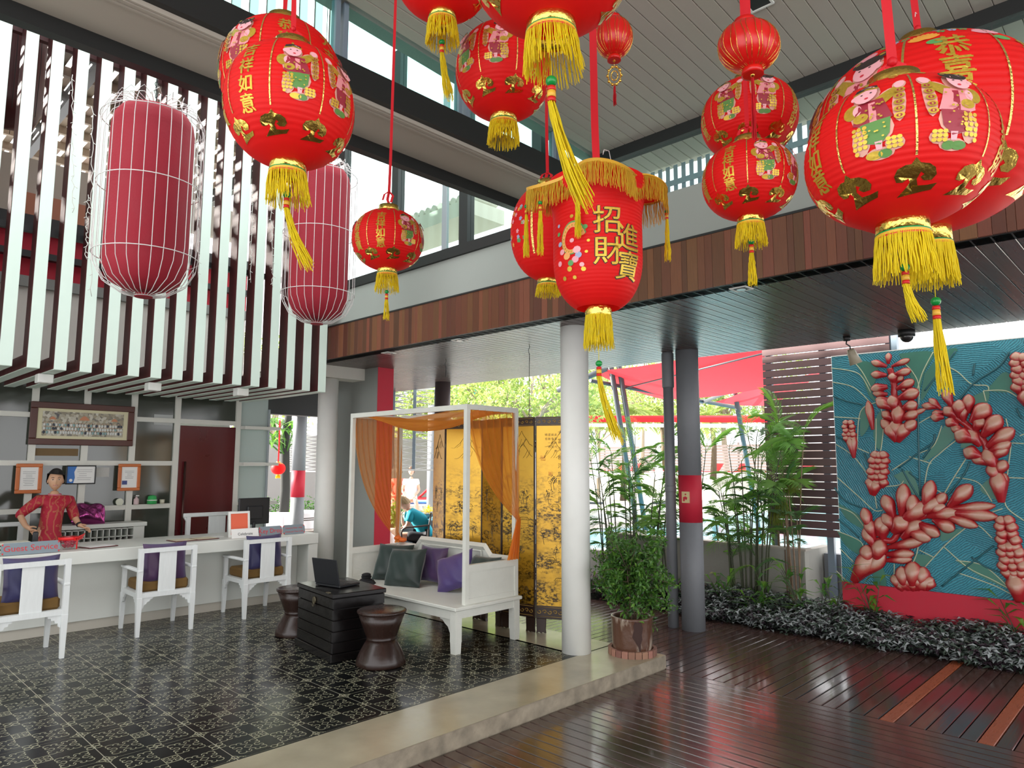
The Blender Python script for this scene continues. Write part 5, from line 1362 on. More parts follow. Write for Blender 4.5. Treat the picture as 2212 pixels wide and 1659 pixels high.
# string of yellow-green drooping fern hanging from the palm stems
b = B(); p = on(0, 8.4, 1708, 1040)
for i in range(90):
    a = r6.uniform(0, 6.28); r_ = r6.uniform(.02, .10); z = r6.uniform(-.02, .02)
    b.tube([(0, 0, 0), (r_*cos(a)*.6, r_*sin(a)*.6, .02+z), (r_*cos(a), r_*sin(a), -.06), (r_*cos(a)*1.05, r_*sin(a)*1.05, -.13+z)], .002, 3)
for k, (px, py) in enumerate(((1712, 1040), (1690, 1090), (1672, 1110))):
    p = on(0, 8.4, px, py); tag(b.obj('hanging_fern', mat('yellow green fern', (.22, .26, .03), .5, sub=(.3, (.4, .5, .05))), None, None, p), ('highest', 'middle', 'lowest')[k]+' yellow-green hanging fern tuft on the thin palm stems before the slatted screen', 'plant', 'hanging fern tufts')
# ------------------------------------------------------------------ hanging lanterns
YEL = mat('yellow silk thread', (1.0, .82, .015), .6, noise=(30, .12), sub=(.35, (1, .85, .05)))
RIBN = mat('red hanging ribbon', (.72, .008, .020), .5, sub=(.3, (.8, .02, .03)))
BEAD = mat('green bead', (.005, .26, .045), .25)
BRED = mat('red thread band', (.60, .01, .01), .5); BGLD = mat('gold thread band', (.75, .42, .04), .45)
GTXT = mat('gold glitter print', (.62, .42, .05), .38, metal=.55, noise=(120, .35))
GSTR = mat('gold foil stripe', (.85, .62, .18), .22, metal=.9, bump=(90, .8))
DECALS = [mat('print pink skin', (.85, .42, .46), .5), mat('print black hair', (.03, .02, .018), .5), GTXT, mat('print green trousers', (.10, .26, .05), .5), mat('print dark red cloth', (.32, .02, .04), .5), mat('print cream outline', (.72, .36, .28), .5), mat('print lips', (.6, .03, .05), .5), mat('print pink cloth', (.75, .28, .30), .5)]
WIRE = mat('white wire', (.72, .72, .70), .35)
def split_tris(V, F, mx_):
    V = list(V); out = []; st = [tuple(f) for f in F]; cache = {}
    def mid(a, b):
        k = (min(a, b), max(a, b))
        if k not in cache: V.append(((V[a][0]+V[b][0])/2, (V[a][1]+V[b][1])/2)); cache[k] = len(V)-1
        return cache[k]
    while st:
        f = st.pop()
        if len(f) > 3:
            for i in range(1, len(f)-1): st.append((f[0], f[i], f[i+1]))
            continue
        e = [((V[f[i]][0]-V[f[(i+1) % 3]][0])**2+(V[f[i]][1]-V[f[(i+1) % 3]][1])**2, i) for i in range(3)]
        l, i = max(e)
        if l > mx_*mx_ and len(V) < 20000:
            a, b, c = f[i], f[(i+1) % 3], f[(i+2) % 3]; m = mid(a, b); st += [(a, m, c), (m, b, c)]
        else: out.append(f)
    return V, out
def ell(cx, cy, rx, ry, n=12, a=0): return [(cx+rx*cos(2*pi*i/n)*cos(a)-ry*sin(2*pi*i/n)*sin(a), cy+rx*cos(2*pi*i/n)*sin(a)+ry*sin(2*pi*i/n)*cos(a)) for i in range(n)]
def child_figure(girl=False):
    r_ = random.Random(5 if girl else 4); L_ = []
    for e in ((-.08, .35, .15, .155), (-.05, .10, .20, .18), (-.22, .17, .10, .11), (.02, -.13, .19, .17), (.04, -.40, .15, .065), (.25, .40, .07, .075), (.14, .28, .12, .07, 12, .7), (.265, .13, .07, .23), (-.14, -.23, .10, .16), (.2, -.32, .10, .075)): L_.append((5, ell(*e)))
    L_ += [(2, ell(-.24, .17, .09, .10)), (2, [(.02, .26), (.12, .16), (.28, .30), (.20, .38)]), (0, ell(.25, .41, .055, .06)), (0, ell(-.17, .17, .05, .07))]
    L_ += [(4 if not girl else 7, [(-.16, .25), (.10, .25), (.20, -.02), (.0, -.10), (-.22, -.02)]), (7 if not girl else 4, [(-.05, .22), (.02, .22), (.05, -.05), (-.03, -.07)]), (2, ell(-.13, .05, .085, .06))]
    L_ += [(3 if not girl else 4, [(-.14, -.04), (.18, -.02), (.16, -.20), (.06, -.31), (-.08, -.27)]), (0, [(.0, -.27), (.08, -.27), (.07, -.36), (.01, -.36)]), (2 if not girl else 3, ell(-.02, -.41, .09, .045)), (3, ell(.09, -.41, .07, .045))]
    for i in range(16): L_.append((2, ell(-.20+.055*(i % 3)+r_.uniform(-.01, .01), -.08-.055*(i//3), .026, .024, 8)))
    for i in range(9): L_.append((2, ell(.14+.055*(i % 3), -.27-.045*(i//3), .028, .022, 8)))
    for i in range(5): L_ += [(2, ell(.265, .30-.085*i, .055, .036)), (4, ell(.265, .30-.085*i, .032, .020, 8)), (2, ell(.265, .30-.085*i, .012, .016, 6))]
    for i in range(10): L_.append((2, ell(r_.uniform(-.14, .12), r_.uniform(-.02, .2), .016, .012, 6)))
    for i in range(8): L_.append((2, ell(r_.uniform(-.10, .14), r_.uniform(-.24, -.06), .014, .010, 6)))
    L_ += [(0, ell(-.08, .35, .125, .125, 16)), (0, ell(-.20, .33, .03, .035, 8))]
    if girl: L_ += [(1, ell(-.08, .43, .13, .06, 14)), (1, ell(-.19, .46, .05, .045, 10)), (1, ell(.04, .46, .05, .045, 10)), (2, ell(-.19, .475, .03, .015, 8)), (2, ell(.04, .475, .03, .015, 8))]
    else: L_ += [(1, [(-.21, .38), (-.18, .46), (-.08, .50), (.03, .46), (.05, .40), (-.08, .43)]), (2, [(-.21, .37), (-.08, .42), (.05, .39), (.05, .42), (-.08, .45), (-.21, .40)]), (2, ell(-.08, .51, .02, .025, 6))]
    L_ += [(1, ell(-.115, .355, .014, .009, 6)), (1, ell(-.02, .355, .014, .009, 6)), (6, ell(-.06, .285, .022, .014, 6))]
    if girl: L_ = [(m, [(-x, y) for x, y in p][::-1]) for m, p in L_]
    return L_
BOY, GIRL = child_figure(), child_figure(True)
CLOUD = [(-.46, .02), (-.40, .18), (-.22, .26), (-.10, .26), (0, .42), (.10, .28), (.30, .24), (.44, .14), (.48, -.02), (.38, -.14), (.20, -.14), (.12, -.06), (.20, .0), (.12, .06), (.04, -.10), (.08, -.24), (.30, -.24), (.52, -.20), (.40, -.34), (0, -.40), (-.34, -.44), (-.20, -.30), (-.10, -.16), (-.14, -.06), (-.26, -.14), (-.40, -.12)]
class Lan:
    """a surface of revolution r(z) with decals wrapped on it; azimuth 0 faces the viewer, + to the right"""
    def __init__(s, pos, prof): s.p = Vector(pos); s.r = prof; d = CAM-s.p; s.a0 = atan2(d.y, d.x)
    def at(s, az, z, off=0.0):
        r = max(.002, s.r(z)+off); a = s.a0+az; return (r*cos(a), r*sin(a), z)
    def wrap(s, b, V, F, az0, z0, off, sc=1.0, mx_=.03, rot=0):
        c_, s_ = cos(rot), sin(rot)
        V = [((x*c_-y*s_)*sc, (x*s_+y*c_)*sc) for x, y in V]; V, F = split_tris(V, F, mx_)
        rr = max(.02, s.r(z0))
        k = [b.v(s.at(az0+x/max(rr*.6, s.r(z0+y)), z0+y, off)) for x, y in V]
        for f in F: b.f(f if False else [k[i] for i in f], True)
def ball(R, Rz, rc, e=2.15):
    zt_ = Rz*(1-(rc/R)**e)**(1/e)
    def r(z):
        z = max(-zt_, min(zt_, z)); return R*(1-(abs(z)/Rz)**e)**(1/e)
    return r, zt_
def shade(ln_, z0, z1, rings, R, nseg=72, mat_=None, name='shade', parent=None, amp=.010):
    b = B(); sub = 4; prev = None
    for i in range(rings*sub+1):
        z = z0+(z1-z0)*i/(rings*sub); ph_ = (i % sub)/sub; rr = ln_.r(z)*(1+amp*sin(pi*ph_)-amp*.6)
        k = [b.v((rr*cos(2*pi*j/nseg), rr*sin(2*pi*j/nseg), z)) for j in range(nseg)]
        if prev: b.join(prev, k)
        prev = k
    return b.obj(name, mat_ or LRED, parent)
def strand(b, p, L_, r_, w=.0017, out=(0, 0), seg=4, sway=(0, 0)):
    pts = [Vector(p)+Vector((out[0]*u+sway[0]*(.6*u+.4*u*u)+r_.uniform(-.0025, .0025)*(u > 0), out[1]*u+sway[1]*(.6*u+.4*u*u)+r_.uniform(-.0025, .0025)*(u > 0), -L_*u)) for u in [i/seg for i in range(seg+1)]]
    b.tube(pts, [w]*(seg)+[w*.7], 3, caps=False)
def fringe(t, rc, z, L_, n, seed, name='fringe', w=.0017, path=None, wind=(0, 0)):
    r_ = random.Random(seed); b = B()
    for i in range(n):
        if path: p, o_ = path(i/n)
        else: a = 2*pi*i/n; p = (rc*cos(a), rc*sin(a), z); o_ = (rc*.16*cos(a), rc*.16*sin(a))
        l = L_*r_.uniform(.86, 1.06); strand(b, p, l, r_, w, (o_[0]+r_.uniform(-.004, .004), o_[1]+r_.uniform(-.004, .004)), 4, wind)
        if r_.random() < .5: strand(b, (p[0]*.985, p[1]*.985, p[2]), l*r_.uniform(.8, 1), r_, w, o_, 3, wind)
    return b.obj(name, YEL, t, 'stuff')
def tassel(t, p, L_, cord=.03, s_=1.0, seed=0, sway=(0, 0), name='tassel'):
    """cord, green bead, red and gold binding, yellow skirt; p = where the cord starts"""
    r_ = random.Random(seed); o = bpy.data.objects.new(name, None); COL.objects.link(o); o.parent = t; o.location = p
    B().tube([(0, 0, 0), (0, 0, -cord)], .0014, 4).obj('cord', YEL, o)
    z = -cord; B().sph((0, 0, z-.010*s_), .012*s_, 12, 8, (1, 1, .9)).obj('bead', BEAD, o); z -= .022*s_
    for m, h in ((BRED, .009), (BGLD, .014), (BRED, .009)):
        B().cyl((0, 0, z), (0, 0, z-h*s_), .0085*s_, .0095*s_, 12).obj('binding', m, o); z -= h*s_
    b = B(); L2 = L_+z
    for i in range(46):
        a, rr = r_.uniform(0, 6.28), .0075*s_*r_.random()**.5
        strand(b, (rr*cos(a), rr*sin(a), z), L2*r_.uniform(.88, 1.04), r_, .0014*s_, (.010*s_*cos(a), .010*s_*sin(a)), 6, sway)
    b.obj('skirt', YEL, o, 'stuff'); return o
def ribbon(t, ln_, z, top=None, w=.016, seed=0, loop=.06, dx=0.0, length=None):
    """red ribbon from the cap up to the ceiling, with a knot"""
    p = ln_.p; H_ = (RZ(p.x)-.01-p.z) if length is None else length; r_ = random.Random(seed)
    # turn the flat side to the viewer
    a = ln_.a0+pi/2; sx = (cos(a), sin(a)); b = B()
    def rib(pts, ww):
        k0 = None
        for q_ in pts:
            q_ = Vector(q_); k = [b.v(q_+Vector((sx[0]*ww/2*s_, sx[1]*ww/2*s_, 0))) for s_ in (-1, 1)]
            if k0: b.f((k0[0], k0[1], k[1], k[0]), True)
            k0 = k
    rib([(sx[0]*.01, sx[1]*.01, z), (sx[0]*-.008, sx[1]*-.008, z+loop*.5), (0, 0, z+loop), (sx[0]*dx*.3, sx[1]*dx*.3, z+loop+.2), (sx[0]*dx, sx[1]*dx, H_)], w)
    rib([(0, 0, z+loop), (sx[0]*.022, sx[1]*.022, z+loop*.75), (sx[0]*.012, sx[1]*.012, z+loop*.35)], w*.9)
    rib([(0, 0, z+loop), (sx[0]*-.026, sx[1]*-.026, z+loop*.8), (sx[0]*-.035, sx[1]*-.035, z+loop*.45)], w*.7)
    b.sph((0, 0, z+loop), w*.55, 8, 6)
    b.tube([(.0, 0, z-.01), (0, 0, z+loop)], .0008, 4)
    b.obj('ribbon', RIBN, t)
def hook(t, z, s_=1.0, off=(0, 0)):
    B().tube([(off[0], off[1], z), (off[0]+.004*s_, off[1], z+.04*s_), (off[0]+.018*s_, off[1], z+.062*s_), (off[0]+.010*s_, off[1], z+.085*s_), (off[0]-.012*s_, off[1], z+.082*s_), (off[0]-.018*s_, off[1], z+.066*s_)], .0014, 5).obj('wire_hook', WIRE, t)
TXTS = {0: '吉祥如意', 3: '恭喜發財', 4: '大吉大利', 7: '招財進寶'}
def lantern(lab, px, py, t_, rpx, hpx, az, seed, fr_=1.0, tas=.22, cord=.06, tiltx=0, pan=True, rib=True, sway=(0, 0), tsc=1.0, capr=.27, name='lantern', hk=False, big=False, dx=0, texts=None, onlytop=False, loop=.06):
    R, Rz = rpx*t_/FPX, hpx*t_/FPX; pos = dep(px, py, t_); r, zt_ = ball(R, Rz, R*capr)
    t = thing(name, lab, 'lantern', pos, group='red Chinese lanterns hanging from the high ceiling'); ln_ = Lan(pos, r); rc = R*capr
    if tiltx: t.rotation_euler = tiltx
    shade(ln_, -zt_, zt_, 26 if R > .12 else 14, R, parent=t)
    for nm, s_ in (('cap', 1), ('collar', -1)):
        B().lathe([(rc*.98, s_*(zt_-.004)), (rc*1.03, s_*(zt_+.002)), (rc*1.03, s_*(zt_+R*.155)), (rc*.97, s_*(zt_+R*.155)), (rc*.95, s_*zt_)], n=36, caps=False).obj(nm, GOLD, t)
    # gold leaf ring printed round the cap
    b = B()
    for k in range(16):
        V = ell(0, -.10*R, .055*R, .10*R, 8); ln_.wrap(b, V, [list(range(8))], 2*pi*k/16, zt_*.985, .002, 1, .03)
    b.obj('printed_rosette', GTXT, t)
    if pan:
        for k in range(8):
            a = az+(k-1)*pi/4
            if abs(math.remainder(a, 2*pi)) > radians(112): continue
            # stripe at the right border of the panel
            bs_ = B()
            n = 26; kk = [[bs_.v(ln_.at(a+pi/8+sx*.010*R/ln_.r(z), z, .0025)) for sx in (-1, 1)] for z in [-.46*Rz+1.20*Rz*i/n for i in range(n+1)]]
            for i in range(n): bs_.f((kk[i][0], kk[i][1], kk[i+1][1], kk[i+1][0]), True)
            bs_.obj('gold_stripe', GSTR, t)
            b = B(); V, F = split_tris(CLOUD, ear(CLOUD), 2); ln_.wrap(b, [(x, y*.82) for x, y in V], F, a+pi/8, -.66*Rz, .0028, .42*R, .025); b.obj('gold_cloud', GOLD, t)
            kind_ = k % 8
            if kind_ in (1, 2, 5, 6):
                b = B(); fig = BOY if kind_ in (1, 5) else GIRL
                for li, (mi, P) in enumerate(fig):
                    b.mi = mi; ln_.wrap(b, P, ear(P), a, .08*Rz, .0016+.00012*li, .92*R, .03)
                b.obj('printed_child', DECALS, t)
            else:
                tx = (texts or TXTS)[kind_]
                for ci, chs in enumerate(tx):
                    b = B(); V, F = text_polys(chs); zc = .46*Rz-ci*.29*Rz
                    V = [(x, y-.38) for x, y in V]
                    # heavier strokes: the glyph is laid twice with a small shift
                    ln_.wrap(b, [(x+.03, y) for x, y in V], F, a, zc, .0020, .27*R, .02); ln_.wrap(b, [(x-.02, y+.03) for x, y in V], F, a, zc, .0024, .27*R, .02)
                    b.obj('gold_character', GTXT, t)
    zb_ = -zt_-R*.155
    if fr_:
        for m, w_, dz in ((BGLD, .0035, 0), (BRED, .003, -.006), (BEAD, .002, .005)):
            B().lathe([(rc*1.06, zb_+dz-w_), (rc*1.075, zb_+dz), (rc*1.06, zb_+dz+w_)], n=32, caps=False).obj('braid', m, t)
        fringe(t, rc*1.05, zb_, .50*R*fr_, int(60+R*200), seed, w=.0016 if R < .3 else .002, wind=(sway[0]*.08, sway[1]*.08))
    if tas: tassel(t, (0, 0, zb_-.45*R*fr_+.03), tas, cord, tsc, seed, sway)
    if rib: ribbon(t, ln_, zt_+R*.10, seed=seed, dx=dx, w=.016 if not big else .024, loop=loop)
    if hk: hook(t, zt_+R*.13, 1.3)
    return t, ln_, zt_, R, Rz
def ear(P):
    """ear clipping of a simple polygon"""
    n = len(P); idx = list(range(n)); A = sum(P[i][0]*P[(i+1) % n][1]-P[(i+1) % n][0]*P[i][1] for i in range(n))
    if A < 0: idx.reverse()
    out = []; g = 0
    def cr(a, b, c): return (P[b][0]-P[a][0])*(P[c][1]-P[a][1])-(P[b][1]-P[a][1])*(P[c][0]-P[a][0])
    while len(idx) > 3 and g < 500:
        g += 1; m = len(idx)
        for i in range(m):
            a, b, c = idx[i-1], idx[i], idx[(i+1) % m]
            if cr(a, b, c) <= 1e-12: continue
            if any(cr(a, b, q) >= 0 and cr(b, c, q) >= 0 and cr(c, a, q) >= 0 for q in idx if q not in (a, b, c)): continue
            out.append([a, b, c]); idx.pop(i); break
        else: break
    if len(idx) == 3: out.append(idx)
    return out
VR = Vector((_r.x, _r.y, 0)).normalized()          # sideways in plan
def sw(k): return (VR.x*k, VR.y*k)
D2 = radians
lantern('large round lantern in front at the upper left, with a boy figure facing the camera', 627, 232, 2.25, 135, 131, D2(5), 1, tas=.25, cord=.0, sway=sw(.075), dx=-.01)
lantern('round lantern behind and above the front left one, mostly hidden', 609, 172, 2.78, 126, 124, D2(-88), 2, fr_=0, tas=0, sway=sw(0), dx=.02, loop=.04)
lantern('small round lantern hanging low on a long ribbon beside the tall windows', 838, 519, 4.0, 76, 66, D2(33), 3, tas=.20, cord=.03, dx=.015, loop=.10)
lantern('lantern cut off by the top edge, left of the largest fringe', 957, -62, 2.75, 106, 102, D2(20), 4, tas=.26, cord=.02, sway=sw(.03), rib=True)
lantern('big lantern at the top centre whose fringe hangs over the picture', 1190, -88, 2.15, 177, 152, D2(-10), 5, tas=.46, cord=.05, sway=sw(.10), tsc=1.5, big=True, capr=.29)
lantern('round lantern with a girl figure behind the top centre fringe', 1088, 157, 3.0, 103, 102, D2(-52), 6, tas=0, sway=sw(0), fr_=.9)
lantern('middle lantern of the right column of three, below the ribbed one', 1618, 258, 3.12, 100, 84, D2(-25), 7, fr_=0, tas=0, rib=False)
lantern('lowest lantern of the right column of three', 1618, 391, 2.72, 98, 84, D2(21), 8, tas=.19, cord=.01, dx=-.005)
lantern('huge lantern in front at the right, with boy and girl figures', 1940, 338, 1.84, 187, 153, D2(-12), 9, tas=.15, cord=.0, sway=sw(.03), hk=False, dx=-.02, big=True)
t12, l12, z12, R12, Rz12 = lantern('largest lantern at the right edge, behind the huge front one', 1998, 302, 2.62, 232, 200, D2(-75), 10, fr_=.75, tas=.44, cord=.09, sway=sw(.015), tsc=1.5, pan=True, hk=True, big=True, capr=.16, texts={0: '恭喜發財', 3: '恭喜發財', 4: '招財進寶', 7: '財源廣進'}, dx=-.03)
# lotus flowers printed round its cap
LOT = [mat('print lotus orange', (.85, .38, .05), .5), mat('print lotus pink', (.85, .35, .42), .5), mat('print leaf green', (.10, .35, .10), .5), mat('print blue blossom', (.35, .42, .62), .5)]
b = B()
for az_, mi in ((.05, 0), (-.55, 1), (-1.05, 0), (.65, 1)):
    for k in range(9):
        a = (k-4)*.30; b.mi = mi; V = ell(.5*sin(a)*.9, .5*cos(a)*.6, .13, .34, 10, -a); l12.wrap(b, V, ear(V), az_, .62*Rz12, .002+.0001*k, .16*R12, .03)
    b.mi = 2; V = ell(.55, -.35, .5, .22, 12); l12.wrap(b, V, ear(V), az_, .62*Rz12, .0016, .16*R12, .03)
for az_ in (-.25, -.8, .35):
    for k in range(5):
        cx, cy = (k % 3)*.6-.6, (k//3)*.5
        for j in range(5): b.mi = 3 if k % 2 else 2; V = ell(cx+.16*cos(j*1.257), cy+.16*sin(j*1.257), .10, .10, 8); l12.wrap(b, V, ear(V), az_, .74*Rz12, .002, .14*R12, .03)
b.obj('printed_lotus', LOT, t12)
t14, l14, z14, R14, Rz14 = lantern('round lantern with flower prints half hidden behind the palace lantern', 1183, 503, 3.6, 80, 106, D2(-70), 11, tas=0, fr_=.6, pan=False, dx=-.01)
b = B(); r7 = random.Random(3)
for k in range(22):
    az_, z = r7.uniform(-1.5, -.55), r7.uniform(-.35, .45)*Rz14
    for j in range(5): b.mi = k % 4; V = ell(.35*cos(j*1.257), .35*sin(j*1.257), .30, .22, 8, j*1.257); l14.wrap(b, V, ear(V), az_, z, .002, .10*R14, .02)
b.obj('printed_flowers', LOT, t14)
b = B(); n = 24; kk = [[b.v(l14.at(-.42+sx*.03, z, .002)) for sx in (-1, 1)] for z in [-.6*Rz14+1.25*Rz14*i/n for i in range(n+1)]]
for i in range(0, n, 1): b.f((kk[i][0], kk[i][1], kk[i+1][1], kk[i+1][0]), True)
b.obj('gold_stripe', GSTR, t14)

# ribbed satin lanterns with gold wires
SAT = mat('red satin', (.75, .010, .008), .28, spec=.6, sub=(.2, (.9, .03, .01)))
def satin(lab, px, py, t_, rpx, hpx, lean, seed, med=False, tl=.2):
    R, Rz = rpx*t_/FPX, hpx*t_/FPX; pos = dep(px, py, t_); t = thing('satin_lantern', lab, 'lantern', pos, group='red Chinese lanterns hanging from the high ceiling')
    t.rotation_euler = (0, 0, 0); r, zt_ = ball(R, Rz, R*.33, 2.0)
    b = B(); n = 84
    def fn(u, v):
        z = -zt_+2*zt_*v; a = 2*pi*u; rr = r(z)*(1+.022*cos(14*a)*sin(pi*v)); return (rr*cos(a), rr*sin(a)+lean*z, z)
    b.grid(fn, n, 24); b.obj('shade', SAT, t)
    b = B()
    for k in range(28):
        a = 2*pi*(k+.5*(k % 2)*.5)/28; b.tube([(r(z)*1.022*cos(a+.05*sin(z/zt_*4+k)), r(z)*1.022*sin(a+.05*sin(z/zt_*4+k))+lean*z, z) for z in [-zt_+2*zt_*i/10 for i in range(11)]], .0012, 3, caps=False)
    b.obj('gold_wires', GOLD, t)
    B().lathe([(R*.33, zt_-.004), (R*.35, zt_+R*.16), (R*.30, zt_+R*.16)], n=24, c=(0, lean*zt_, 0)).obj('cap', SAT, t)
    B().lathe([(R*.33, -zt_+.004), (R*.37, -zt_-R*.22), (R*.30, -zt_-R*.22)], n=24, c=(0, -lean*zt_, 0)).obj('collar', SAT, t)
    ln_ = Lan(pos, r)
    p0 = Vector((0, -lean*zt_, -zt_-R*.2))
    b = B(); b.sph(p0, R*.09, 8, 6); z = p0.z-R*.12
    if med:
        a = ln_.a0+pi/2; ux = Vector((cos(a), sin(a), 0)); c = Vector((p0.x, p0.y, z-R*.75))
        for rr, w_ in ((R*.42, .0035), (R*.22, .003)): b.tube([c+ux*rr*.8*cos(q*2*pi/20)+Vector((0, 0, rr*1.2*sin(q*2*pi/20))) for q in range(21)], w_, 5)
        for q in range(10): b.sph(c+ux*R*.36*cos(q*2*pi/10)+Vector((0, 0, R*.52*sin(q*2*pi/10))), R*.09, 6, 4)
        b.tube([p0, c+Vector((0, 0, R*.5))], .0012, 4); b.obj('gold_medallion', GOLD, t); z = c.z-R*.6
    else: b.obj('gold_bead', GOLD, t)
    b = B(); r_ = random.Random(seed)
    for i in range(40): a, rr = r_.uniform(0, 6.28), .005*r_.random(); strand(b, (p0.x+rr*cos(a), p0.y+rr*sin(a), z), tl*r_.uniform(.9, 1.03), r_, .0014, (.004*cos(a), .004*sin(a)), 4)
    b.obj('red_tassel', RIBN, t, 'stuff')
    ribbon(t, ln_, zt_, seed=seed, loop=.02, w=.012 if med else .022)
satin('small gold-wired satin lantern with a gold medallion, near the top centre', 1326, 82, 3.15, 40, 46, .0, 21, True, .09)
satin('gold-wired oval satin lantern at the top of the right column of three', 1617, 101, 2.42, 63, 57, .12, 22, False, .22)

# ------------------------------------------------------------------ palace lantern with the fringed canopy
R = .178; pos = dep(1291, 548, 2.83); t = thing('palace_lantern', 'tall cylindrical lantern with a scalloped canopy of yellow fringe, hanging in the centre', 'lantern', pos, group='red Chinese lanterns hanging from the high ceiling')
def prp(z):
    zz = -.02
    if z >= zz: return R*(1+.12*max(0, (z-.12)/.12)**2) if z < .24 else R*1.12
    return R*max(0, 1-((zz-z)/.225)**2.3)**(1/2.3)
l13 = Lan(pos, prp)
shade(l13, -.226, .29, 37, R, parent=t, amp=.008)
az5 = l13.a0+radians(12)
NL = 4
def canopy_r(a): return .235+.048*cos(NL*(a-az5))
def canopy_z(a): return .268+.022*cos(NL*(a-az5+.5))
b = B(); b.grid(lambda u, v: ((canopy_r(2*pi*u)*(.15+.85*v)*cos(2*pi*u)), canopy_r(2*pi*u)*(.15+.85*v)*sin(2*pi*u), canopy_z(2*pi*u)+.055*(1-v**2.2)), 96, 10); b.obj('canopy', LRED, t)
b = B(); pa = [(canopy_r(a)*1.01*cos(a), canopy_r(a)*1.01*sin(a), canopy_z(a)) for a in [2*pi*i/96 for i in range(97)]]; b.tube(pa, 0, flat=(.006, .012)); b.obj('braid', BGLD, t)
ORF = mat('orange yellow fringe thread', (.80, .52, .03), .6, noise=(30, .15), sub=(.25, (.9, .6, .05)))
fo_ = fringe(t, 0, 0, .100, 420, 31, w=.0015, path=lambda u: ((canopy_r(2*pi*u)*1.01*cos(2*pi*u), canopy_r(2*pi*u)*1.01*sin(2*pi*u), canopy_z(2*pi*u)), (.004*cos(2*pi*u), .004*sin(2*pi*u))))
fo_.data.materials[0] = ORF
for k in range(5):
    a = az5+2*pi*(-.36, 1, 2, 3, -.8)[k]/NL; rr = canopy_r(a)*1.02; tassel(t, (rr*cos(a), rr*sin(a), canopy_z(a)-.01), .27, .055, .75, 40+k, (0.0, 0))
B().lathe([(.052, -.222), (.054, -.245), (.050, -.258)], n=30, caps=False).obj('collar', GOLD, t)
fringe(t, .050, -.252, .135, 120, 33, w=.0017); tassel(t, (0, 0, -.33), .43, .105, 1.15, 34, sw(.075))
for (az_, z0_, chs) in ((.22, .080, '招'), (.22, -.040, '財'), (.72, .02, '進'), (.74, -.09, '寶')):
    V, F = text_polys(chs); V = [(x, y-.38) for x, y in V]
    b = B()
    for dx_, dy_ in ((-.03, 0), (.03, 0), (0, .03), (0, -.03)): l13.wrap(b, [(x+dx_, y+dy_) for x, y in V], F, az_, z0_, .0014, .115, .02)
    b.obj('character_outline', INK, t)
    b = B(); l13.wrap(b, V, F, az_, z0_, .0032, .115, .02); l13.wrap(b, [(x+.015, y+.01) for x, y in V], F, az_, z0_, .0034, .115, .02); b.obj('gold_character', GTXT, t)
# printed dragon with children, left of the characters
b = B(); mats_ = [mat('print dragon orange', (.85, .38, .12), .5), LOT[2], LOT[1], DECALS[0], LOT[3], GTXT]
for i in range(34):
    u = i/33; a = .3+u*4.6; x, y = .55*cos(a)*(1-.15*u)+.1, .75*sin(a)*(1-.3*u)+.15
    b.mi = 1; V = ell(x*1.12, y*1.12, .10, .10, 6); l13.wrap(b, V, ear(V), -.62, .0, .0015, .085, .02)
for i in range(34):
    u = i/33; a = .3+u*4.6; x, y = .55*cos(a)*(1-.15*u)+.1, .75*sin(a)*(1-.3*u)+.15
    b.mi = 0; V = ell(x, y, .13-.04*u, .10, 8, a); l13.wrap(b, V, ear(V), -.62, .0, .0019, .085, .02)
    if i % 2: b.mi = 5; V = ell(x, y, .06, .04, 6, a); l13.wrap(b, V, ear(V), -.62, .0, .0022, .085, .02)
for (x, y, rr, mi) in ((.35, -.35, .20, 3), (.42, -.60, .17, 4), (.25, -.78, .18, 2), (.55, -1.05, .12, 3), (.0, -.9, .16, 1), (-.2, -.55, .2, 0), (-.5, -.3, .16, 2), (-.65, .1, .14, 4), (.1, .12, .12, 3), (-.7, -.8, .15, 2), (-.75, .6, .12, 1), (.75, .65, .13, 1), (-.1, -1.15, .14, 5), (.6, -1.25, .12, 5), (-.75, 1.0, .1, 4), (.1, 1.25, .10, 5), (.45, 1.2, .09, 5), (.8, -.5, .08, 5), (.9, 0, .08, 5), (-.5, -1.5, .12, 5), (.1, -1.55, .1, 5)):
    b.mi = mi; V = ell(x, y, rr, rr*.85, 9); l13.wrap(b, V, ear(V), -.62, .0, .0026, .085, .02)
b.obj('printed_dragon', mats_, t)
ribbon(t, l13, .30, seed=5, dx=-.02, w=.03, loop=.05); hook(t, .31, 1.5, (.03, -.03))

